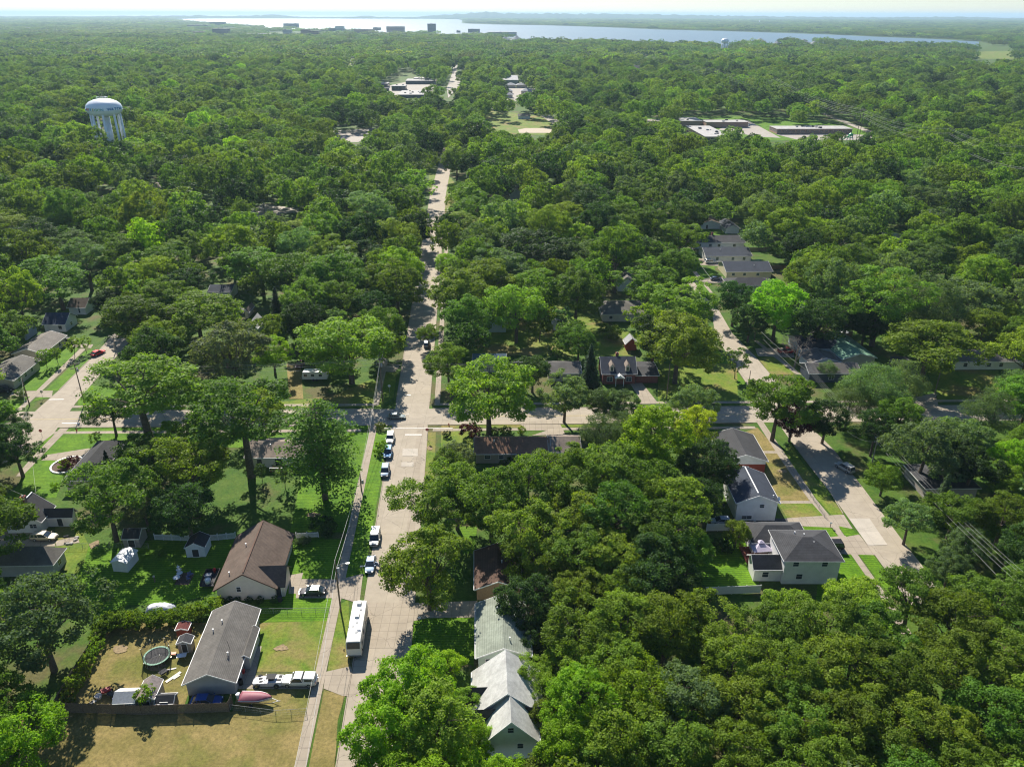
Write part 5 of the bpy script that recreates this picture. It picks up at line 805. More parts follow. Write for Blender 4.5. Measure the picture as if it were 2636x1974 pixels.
def hydrant(l,px): t=thing('fire_hydrant',l,'hydrant',at(px)); MB().lathe([(0,0),(.16,0),(.16,.06),(.11,.08),(.11,.55),(.14,.58),(.1,.7),(0,.76)],12).build('barrel','hydrant_red',t); MB().tube([(-.2,0,.45),(.2,0,.45)],.06,8).build('outlet','hydrant_red',t)
hydrant('small red hydrant on the verge by the leftmost crossing',L(626,1298)); hydrant('red hydrant on the right corner verge of the main crossing',E(153,540))
def mailbox(l,px): t=thing('mailbox',l,'mailbox',at(px)); MB().box(-.05,-.05,0,.05,.05,1.).build('post','pole_wood',t); MB().loft([[(x,-.12,1.),(x,.12,1.),(x,.12,1.15),(x,0,1.24),(x,-.12,1.15)] for x in(-.25,.25)]).build('box','metal_white',t)
mailbox('pale mailbox on the verge by the sedan with open door',D(915,1570)); mailbox('white mailbox beside the shaded driveway on the right',B(1243,860)); mailbox('mailbox near the narrow striped lawn',FF(1165,1075))
# ------------------------------------------------------------------ water towers
def water_tower(label,px_top,scale,base_z,letters,Hh=42,Rt=11.8,Dd=None,nleg=8,stem=3.):
    top=at(px_top,Hh); t=thing('water_tower',label,'water tower',(top.x,top.y,0),0); s_=1.; zb=Hh-11.5
    prof=[(0,zb-.2),(Rt*.62,zb-.1),(Rt*.80,zb+.6),(Rt*.93,zb+2.0),(Rt,zb+4.),(Rt,zb+5.2),(Rt*.93,zb+7.2),(Rt*.78,zb+8.9),(Rt*.5,zb+10.3),(Rt*.25,zb+10.9),(0,zb+11.1)]
    tank=MB().lathe(prof,48).build('tank','tower_white',t,True); MB().lathe([(Rt*1.005,zb+3.6),(Rt*1.02,zb+3.75),(Rt*1.02,zb+4.),(Rt*1.005,zb+4.1)],48).build('walkway','tower_white',t)
    r=MB(); r.tube([(Rt*.3*math.cos(a*.3142),Rt*.3*math.sin(a*.3142),zb+12.) for a in range(21)],.09,5,False); [r.tube([(Rt*.3*math.cos(a*.628),Rt*.3*math.sin(a*.628),zb+10.6),(Rt*.3*math.cos(a*.628),Rt*.3*math.sin(a*.628),zb+12.)],.07,5) for a in range(10)]; r.build('roof_railing','tower_white',t)
    MB().tube([(0,0,0),(0,0,zb)],stem/2+.8,24).build('riser','tower_white',t,True)
    for k in range(nleg): a=2*math.pi*(k+.35)/nleg; MB().tube([(Rt*.86*math.cos(a),Rt*.86*math.sin(a),0),(Rt*.80*math.cos(a),Rt*.80*math.sin(a),zb+1.2)],.72,12).build('leg','tower_white',t,True)
    for word,ang,cols,sz,zz in letters:
        n=len(word)
        for i,chh in enumerate(word):
            cu=bpy.data.curves.new('c','FONT'); cu.body=chh; cu.size=sz; cu.align_x='CENTER'; cu.align_y='CENTER'; cu.extrude=.12; cu.offset=.06; o=bpy.data.objects.new('t',cu); C.objects.link(o); dg=bpy.context.evaluated_depsgraph_get(); me=bpy.data.meshes.new_from_object(o.evaluated_get(dg)); bpy.data.objects.remove(o)
            me.materials.clear(); me.materials.append(MATS[cols[i%len(cols)]]); ac=ang+(i-(n-1)/2)*sz*.80/Rt
            for v in me.vertices: x,y,z=v.co; a=ac+x/Rt; v.co=((Rt+.06+z)*math.sin(a),-(Rt+.06+z)*math.cos(a),zb+zz+y)
            q=bpy.data.objects.new('letter',me); C.objects.link(q); q.parent=tank
    return t
for k,c_ in {'ink_blue':(.03,.20,.45),'ink_orange':(.6,.16,.05),'ink_red':(.5,.05,.05),'ink_teal':(.03,.30,.42),'ink_green':(.15,.42,.10),'ink_yellow':(.5,.42,.06)}.items(): plain(k,c_,.5)
az=math.atan2(at((262,262),38)[0],at((262,262),38)[1])
water_tower('big white pillared water tower with coloured lettering above the left woods',(262,252),1,0,[('MUSKEGON',-az-.72,['ink_blue','ink_orange','ink_red','ink_teal','ink_yellow','ink_green','ink_green','ink_teal'],2.5,4.4),('WATCH',-az+.62,['ink_blue'],2.7,4.6)]); LM.append(('the big water tower',*at((262,252),38)[:2]))
water_tower('small distant white pillared water tower left of the gravel heaps',(1867,99),1,0,[],38,10.)
P=at((1955,56),25); MB_=thing('water_tower','tiny white water tower far behind the lake on the right','water tower',(P.x,P.y,0)); MB().lathe([(0,22),(7,24),(9,28),(7,32),(0,34)],20).build('tank','tower_white',MB_,True); MB().tube([(0,0,0),(0,0,22)],1.6,10).build('stem','tower_white',MB_)
# ------------------------------------------------------------------ big buildings far off
def block(name,label,NL_,FR_,h,wall,roofm='roof_flat',bands=0,cat='building',rot=2,deep=None,units=3,lm=None,wide=None,para=.4):
    a=at(NL_,h); b_=at(FR_,h); r=math.radians(rot); c,s=math.cos(-r),math.sin(-r); d=b_-a; W_=wide or abs(d.x*c-d.y*s); D_=deep or max(4,abs(d.x*s+d.y*c)); ctr=Vector((a.x,a.y,0))+Matrix.Rotation(r,3,'Z')@Vector((W_/2,D_/2,0)); t=thing(name,label,cat,ctr,r); hw,hd=W_/2,D_/2
    MB().box(-hw,-hd,0,hw,hd,h-.3).build('wall',wall,t); m=MB(); m.box(-hw-.3,-hd-.3,h-.3,hw+.3,hd+.3,h); m.build('roof',roofm,t)
    for k in range(bands):
        z0=h*(k+.35)/(bands)*.98 if bands>1 else h*.35; hh=h/bands*.42 if bands>1 else h*.4; m=MB(); n=max(2,int(W_/4))
        for i in range(n): x=-hw+W_*(i+.12)/n; m.box(x,-hd-.06,z0,x+W_/n*.76,-hd+.05,z0+hh)
        n=max(2,int(D_/4))
        for i in range(n):
            y=-hd+D_*(i+.12)/n
            for sx in(-1,1): m.box(sx*hw-.06,y,z0,sx*hw+.06,y+D_/n*.76,z0+hh)
        m.build('window_band','glass',t)
    random.seed(int(NL_[0]))
    for k in range(units):
        x,y=random.uniform(-.7,.7)*hw,random.uniform(-.6,.6)*hd; s_=random.uniform(.5,1.3)*(1 if h<8 else 2); MB().box(x-s_,y-s_*.8,h+.003,x+s_,y+s_*.8,h+s_*.9).build('roof_unit','tub_grey' if k%2 else 'trim_dark',t)
    if lm: LM.append((lm,ctr.x,ctr.y))
    return t
BS='brick_school'
block('school_wing','low brick school wing with pale roof, farthest left block',Y2(370,172),Y2(500,142),5,BS,units=2,wide=None); block('school_wing','long low brick school wing jutting towards the near woods',Y2(590,308),Y2(640,215),4.6,BS,'roof_flat',1,units=9,wide=21,lm='the brick school'); block('school_wing','brick school wing with rooftop machines in the middle',Y2(600,183),Y2(905,160),5,BS,units=4,deep=16); block('school_wing','long brick school wing with a ribbon of windows at the right',Y2(1210,242),Y2(1755,208),4.5,BS,'roof_flat',1,units=8,deep=20)
plain('mural_dark',(.08,.09,.10),.7)
block('school_block','dark flat school block left of the yellow tree, left part',J(415,530),J(510,512),6,'mural_dark','roof_flat',1,units=2,deep=25,lm='the dark school'); block('school_block','dark wide school block joined behind the pale yard',J(510,545),J(615,530),6,'mural_dark','roof_flat',1,units=3,deep=20); block('school_block','low dark school wing beside the small lawn',J(385,560),J(510,545),4,'mural_dark','roof_dark_flat',0,units=1,deep=10); block('school_block','flat pale roofed block right behind the dark school',J(600,512),J(790,492),5,'mural_dark','roof_flat',0,units=4,deep=40); block('school_block','small dark block with strip windows beyond the pale roofed block',J(650,497),J(760,488),6,'mural_dark','roof_flat',1,units=2,deep=25)
block('school_annex','wide pale roofed annex below the dark school',J(550,600),J(740,572),4,'mural_dark','roof_flat',0,units=9,deep=60)
aps=[('apartment_block','long grey roofed apartment block in the middle distance',J(1188,508),J(1300,482),6),('apartment_block','grey apartment roof left of the long block',J(1030,505),J(1115,488),5)]
for nm,l,a,b_,h in aps: house(nm,l,a,b_,h,h+3.5,'x','grey','pale',rot=2,cat='apartment block',oh=.6,lm='the grey apartments' if 'long' in l else None)
for i,(a,b_) in enumerate(((J(1220,577),J(1272,560)),(J(1330,577),J(1395,560)),(J(1225,602),J(1275,590)),(J(1340,602),J(1395,590)),(J(1235,540),J(1290,522)),(J(1300,540),J(1360,522)))): house('town_house',['left upper','right upper','left lower','right lower','back left','back right'][i]+' small grey roofed town house in the apartment court',a,b_,4,7,'hip','beige','pale',rot=2,deep=13)
house('warehouse','dark long roofed building in the right middle woods',J(1990,432),J(2110,412),5,9,'x','grey','dark',rot=2,deep=18); house('town_house','pair of grey gabled houses by the right woods street',K(470,415),K(525,395),5,8,'y','grey','grey',rot=4); house('barn','small tan gabled roof at the park parking lot',J(365,835),J(478,810),3,5,'x','beige','grey',rot=2,deep=12); house('park_pavilion','small white park building under the two dark trees',J(1310,735),J(1385,722),3,4.5,'x','white','grey',rot=2,deep=9)
DT=[((498,92),(525,83),22,'brick_school','dark brown block at the left end of downtown'),((548,89),(588,76),30,'mural_dark','wide dark blue downtown block'),((634,96),(697,88),22,'metal_white','long pale blue hospital like block downtown'),((730,69),(766,62),28,'mural_dark','glassy slab standing over the lake shore'),((775,92),(800,78),40,'brick_school','brown tower with vertical strips, left one downtown'),((796,97),(820,82),34,'brick_school','brown tower with vertical strips, right one downtown'),((864,86),(886,70),38,'metal_white','white stepped tower near the shore'),((847,86),(864,75),28,'tub_grey','grey block beside the white stepped tower'),((728,86),(750,78),24,'tub_grey','grey lower block under the glassy slab'),((912,84),(962,77),18,'brick_school','long brown low block on the shore'),((960,76),(980,72),20,'brick_school','small brown block on the shore end'),((995,80),(1040,70),24,'brick_school','stepped brown hotel by the water'),((1101,84),(1122,64),60,'mural_dark','tall dark slab tower standing in front of the lake'),((1175,82),(1185,80),16,'mural_dark','small dark waterside block'),((1205,82),(1235,76),18,'mural_dark','dark waterside hall with stepped roof'),((1255,90),(1330,84),16,'tub_grey','long grey waterside apartment row'),((425,60),(440,57),20,'metal_white','pale block on the far left shore'),((66,78),(76,73),20,'metal_white','white block alone in the far left woods'),((482,72),(536,66),20,'tub_grey','long pale building left of downtown'),((540,64),(577,58),30,'mural_dark','broad dark hall on the lake shore left')]
for a,b_,h,wl,l in DT:
    P=at((a[0],a[1]+3)); h=(a[1]+3-b_[1])*depth(P)/FPX*1.0; wd=(b_[0]-a[0])*depth(P)/FPX; px=proj((P.x,P.y,h)); block('downtown_building',l,px[:2],px[:2],h,wl,'roof_flat',max(1,int(h/6)),units=2,rot=0,deep=min(80,max(25,wd*.5)),wide=wd)
LM.append(('the tall dark slab tower',*at((1111,86))[:2]))
random.seed(77)
for i in range(46):
    x=random.choice([random.uniform(560,1000),random.uniform(1000,1240),random.uniform(1850,2250),random.uniform(300,640)]); y=random.uniform(92,112) if x<1850 else random.uniform(112,135); 
    if x<640: y=random.uniform(88,118)
    block('distant_roof',f'pale low roof among far trees, {["square","long","wide","narrow","bright"][i%5]} one',(x,y),(x+random.uniform(8,30),y-1),random.uniform(11,15),'tub_grey','roof_flat',0,units=0,deep=random.uniform(12,30),wide=random.uniform(25,70))['group']='distant pale roofs scattered in the town'
block('warehouse','long low white warehouse by the distant water tower',(1893,123),(1938,120),8,'mural_dark','roof_flat',0,units=2,deep=25)
plain('gravel',(.30,.30,.30),.95,0,.2,.1)
for i,(x,y,r) in enumerate(((1912,112,15),(1927,112,9),(1955,113,22),(2000,114,12),(2030,112,16),(2068,114,20),(2095,117,17),(2150,117,14),(2200,122,18),(1300,108,20),(1330,106,20),(2050,108,12))):
    P=at((x,y)); R_=r*depth(P)/FPX; random.seed(i); n=20; prof=[(1,0),(.7,.32),(.4,.62),(.12,.92),(0,.95)]; vs=[(R_*q*(1+.12*math.sin(3*a*.314+i))*math.cos(a*.3142)*1.0,R_*q*math.sin(a*.3142),R_*z*.62) for q,z in prof for a in range(n)]
    m=MB().add(vs,[(k*n+j,k*n+(j+1)%n,(k+1)*n+(j+1)%n,(k+1)*n+j) for k in range(4) for j in range(n)]); tag(m.build('gravel_heap','gravel' if i not in(7,8) else 'asphalt',None,False,P),['sharp grey gravel heap right of the distant tower','small grey heap tucked behind the first','largest pointed gravel heap','low grey heap with twin tops','pale heap between trees','broad pale gravel heap','flat grey heap by the broad one','black coal like heap','widest black heap toward the marsh','white waterside heap, left one','white waterside heap, right one','pale blue grey heap far behind'][i],'gravel heap')
# playground
P=at(Y2(1835,345)); t=thing('playground','green and blue playground climber in front of the school','playground',P); plain('play_green',(.05,.40,.12),.4); plain('play_blue',(.04,.15,.55),.4)
for i in range(6): a=i*math.pi/3; MB().tube([(3*math.cos(a),3*math.sin(a),0),(1.6*math.cos(a),1.6*math.sin(a),4.2)],.16,6).build('post','play_blue',t)
MB().lathe([(2.2,4.),(1.6,5.5),(0,6.6)],8).build('roof','play_green',t); MB().tube([(-1.5,-1,3.6),(-4.5,-1.6,3.),(-5.6,-.6,1.6),(-7.,-.4,.4)],.55,8,False).build('slide','play_green',t); MB().lathe([(0,2.4),(2,2.4),(2,2.6),(0,2.6)],8).build('platform','play_green',t)
# ------------------------------------------------------------------ trees
def quads_mesh(name,ctr,nrm,size,mat,rng,aspect=.75):
    n=len(ctr); a=rng.normal(size=(n,3)); nrm=nrm/np.linalg.norm(nrm,axis=1,keepdims=True); t=np.cross(nrm,a); t/=np.linalg.norm(t,axis=1,keepdims=True)+1e-9; b=np.cross(nrm,t)
    s=size[:,None]*.5; v=np.stack([ctr-t*s, ctr-b*s*aspect+nrm*s*.15, ctr+t*s, ctr+b*s*aspect+nrm*s*.15],1).reshape(-1,3)
    me=bpy.data.meshes.new(name); me.vertices.add(4*n); me.vertices.foreach_set('co',v.ravel().astype(np.float32)); me.loops.add(4*n); me.loops.foreach_set('vertex_index',np.arange(4*n,dtype=np.int32)); me.polygons.add(n); me.polygons.foreach_set('loop_start',np.arange(0,4*n,4,dtype=np.int32)); me.update(calc_edges=True); me.materials.append(MATS[mat]); return me
def unit(rng,n,up=0.):
    d=rng.normal(size=(n,3)); d[:,2]+=up; return d/np.linalg.norm(d,axis=1,keepdims=True)
def crown_pts(rng,R_,hc,vz,nl1,nl2,leaves,ls,l1=.62,r1=.40,r2=.19,spread=.28):
    """lobed crown: boughs on an uneven shell, leaf clumps on the boughs, leaves on the clumps"""
    d1=unit(rng,nl1*3,.35); keep=[d1[0]]
    for d in d1[1:]:
        if len(keep)<nl1 and min(np.linalg.norm(d-k) for k in keep)>1.5/math.sqrt(nl1)*1.25: keep.append(d)
    for d in d1:
        if len(keep)<nl1: keep.append(d)
    d1=np.array(keep); d1[:,2]=np.maximum(d1[:,2],-.35); rad=l1*(1+rng.uniform(-spread,spread,len(d1)))
    c1=d1*rad[:,None]*R_; rr=R_*r1*(1+rng.uniform(-.25,.3,len(d1))); P=[];Nn=[];S_l=[]
    for c,d,r in zip(c1,d1,rr):
        d2=unit(rng,nl2,0)+d*.55; d2/=np.linalg.norm(d2,axis=1,keepdims=True); c2=c+d2*(r*rng.uniform(.7,1.08,nl2))[:,None]
        for q,dd in zip(c2,d2):
            rq=R_*r2*rng.uniform(.6,1.25); k=max(3,int(leaves*rng.uniform(.6,1.3))); e=unit(rng,k)+dd*.5+np.array([0,0,.25]); e/=np.linalg.norm(e,axis=1,keepdims=True)
            p=q+e*(rq*rng.uniform(.45,1.1,k))[:,None]*np.array([1.15,1.15,.8]); P.append(p); Nn.append(e*.8+rng.normal(size=(k,3))*.55+np.array([0,0,.35])); S_l.append(ls*rng.uniform(.6,1.4,k))
    P=np.concatenate(P); P[:,2]=P[:,2]*vz+hc; return P,np.concatenate(Nn),np.concatenate(S_l),c1*np.array([1,1,vz])+np.array([0,0,hc])
def limbs(rng,c1,hc,R_,tr,mat='bark',lean=.4):
    m=MB(); zf=hc-R_*.55; zf=max(zf,hc*.3); x0,y0=rng.normal(size=2)*lean; m.tube([(0,0,-.2),(x0*.15,y0*.15,zf*.5),(x0*.4,y0*.4,zf),(x0*.6,y0*.6,hc+R_*.1)],[tr*1.25,tr,tr*.8,tr*.3],8)
    for c in c1:
        b=Vector((x0*.35,y0*.35,zf*rng.uniform(.8,1.15))); e=Vector(tuple(c)); md=(b+e)/2+Vector((0,0,-R_*.06)); m.tube([b,md,e],[tr*.42,tr*.26,tr*.08],5,False)
        for k in range(3):
            e2=e+Vector(tuple(rng.normal(size=3)*R_*.2)); m.tube([e.lerp(b,.25),e2],[tr*.13,tr*.04],4,False)
    return m.mesh('trunk_'+mat,mat)
PR={}
def proto(key,seed,R_=7.,hc=10.5,vz=.78,nl1=12,nl2=11,leaves=85,ls=.44,tr=.38,bark='bark',**k):
    rng=np.random.default_rng(seed); P,Nn,S_l,c1=crown_pts(rng,R_,hc,vz,nl1,nl2,leaves,ls,**k); PR.setdefault(key,[]).append((quads_mesh('crown_'+key,P,Nn,S_l,'foliage',rng),limbs(rng,c1,hc,R_,tr,bark),R_,hc))
OK_=dict(nl1=12,nl2=14,leaves=105,ls=.36,r2=.155)
for s_ in range(4): proto('oak',10+s_,**OK_)
proto('oak',31,**{**OK_,'nl1':9,'nl2':17},spread=.4,vz=.9,hc=11.5)
for s_ in range(2): proto('maple',20+s_,nl1=18,nl2=14,leaves=78,ls=.35,l1=.66,r1=.32,r2=.14,spread=.15,vz=.95,hc=9.5)
proto('tall',40,**{**OK_,'nl1':10},hc=15.5,vz=.85,spread=.35,tr=.5); proto('tall',41,**{**OK_,'nl1':11},hc=15.,vz=1.0,spread=.4,tr=.48)
for s_ in range(2): proto('willow',50+s_,nl1=16,nl2=18,leaves=70,ls=.27,l1=.62,r1=.36,r2=.2,vz=.95,hc=9.)
proto('young',60,R_=2.,hc=3.4,vz=1.1,nl1=8,nl2=6,leaves=26,ls=.3,tr=.07); 
proto('shrub',61,R_=1.5,hc=1.,vz=.75,nl1=10,nl2=7,leaves=24,ls=.22,tr=.06)
def conifer(key,seed,R_,H_,nw,open_=.0,ls=.4,top=.06,flat=1.,z0=.06):
    rng=np.random.default_rng(seed); P=[];Nn=[];S_l=[]; m=MB(); m.tube([(0,0,-.2),(0,0,H_*.5),(0,0,H_*.97)],[R_*.07+.08,R_*.045+.05,.03],7)
    for i in range(nw):
        q=i/(nw-1); z=H_*(z0+(1-z0)*q)*.98; r=R_*((1-q)**.8*(1-top)+top)*(1+rng.uniform(-.18,.18)*(1+open_*2)); nb=int(6+5*(1-q))
        for j in range(nb):
            if rng.random()<open_: continue
            a=2*math.pi*(j+rng.random()*.7)/nb; L_=r*rng.uniform(.75,1.1); k=int(26*max(.3,L_/R_)*flat); u=rng.uniform(.15,1,k); sp_=rng.normal(size=k)*.16*L_*(1.05-u*.4); 
            dz=-.28*u*L_*(1-open_)+.1*open_*u*L_+rng.normal(size=k)*.16; x=u*L_*math.cos(a)-sp_*math.sin(a); y=u*L_*math.sin(a)+sp_*math.cos(a); P.append(np.stack([x,y,z+dz],1)); Nn.append(rng.normal(size=(k,3))*.5+np.array([math.cos(a)*.3,math.sin(a)*.3,.9])); S_l.append(ls*rng.uniform(.6,1.3,k))
            m.tube([(0,0,z),(L_*.8*math.cos(a),L_*.8*math.sin(a),z-.2*L_*(1-open_))],[.05+.03*(1-q),.02],4,False)
    P=np.concatenate(P); PR.setdefault(key,[]).append((quads_mesh('crown_'+key,P,np.concatenate(Nn),np.concatenate(S_l),'foliage',rng,.55),m.mesh('trunk_c','bark'),R_,H_*.5))
conifer('spruce',70,3.2,12,24,ls=.42,flat=2.6); conifer('spruce',71,3.0,13,26,ls=.42,flat=2.6); conifer('pine',72,5.5,17,17,open_=.25,ls=.42,top=.5,flat=7,z0=.25); conifer('pine',73,5.5,17,16,open_=.3,ls=.42,top=.6,flat=7,z0=.28)
rng=np.random.default_rng(5); m=MB(); m.tube([(0,0,-.2),(.1,0,2.5),(.2,.1,5)],[.2,.16,.09],7)
def branch(p,d,L_,r,lv):
    e=p+d*L_; m.tube([p,(p+e)/2+Vector(tuple(rng.normal(size=3)*.08*L_)),e],[r,r*.8,r*.5],4,False)
    if lv:
        for k in range(3 if lv>1 else 4): dd=(d+Vector(tuple(rng.normal(size=3)*.5))+Vector((0,0,.15))).normalized(); branch(e.lerp(p,rng.uniform(0,.5)),dd,L_*.68,r*.55,lv-1)
for k in range(7): a=k*.9; branch(Vector((.1,0,2+k*.4)),Vector((math.cos(a),math.sin(a),.9)).normalized(),2.3,.08,4)
BARE=m.mesh('bare_branches','bark_pale')
PR['bare']=[(BARE,None,4.,4.5)]
COL={'o':(.115,.205,.026),'d':(.042,.090,.021),'b':(.20,.34,.016),'l':(.165,.250,.028),'y':(.26,.33,.02),'g':(.125,.20,.075),'s':(.045,.085,.045),'p':(.085,.15,.022),'r':(.055,.012,.022),'k':(.148,.225,.024),'w':(.14,.20,.10)}
CN={'o':'mid green','d':'dark green','b':'bright yellow green','l':'light green','y':'golden green','g':'grey green','s':'blue green','p':'deep green','r':'purple leaved','k':'olive green','w':'silvery green'}
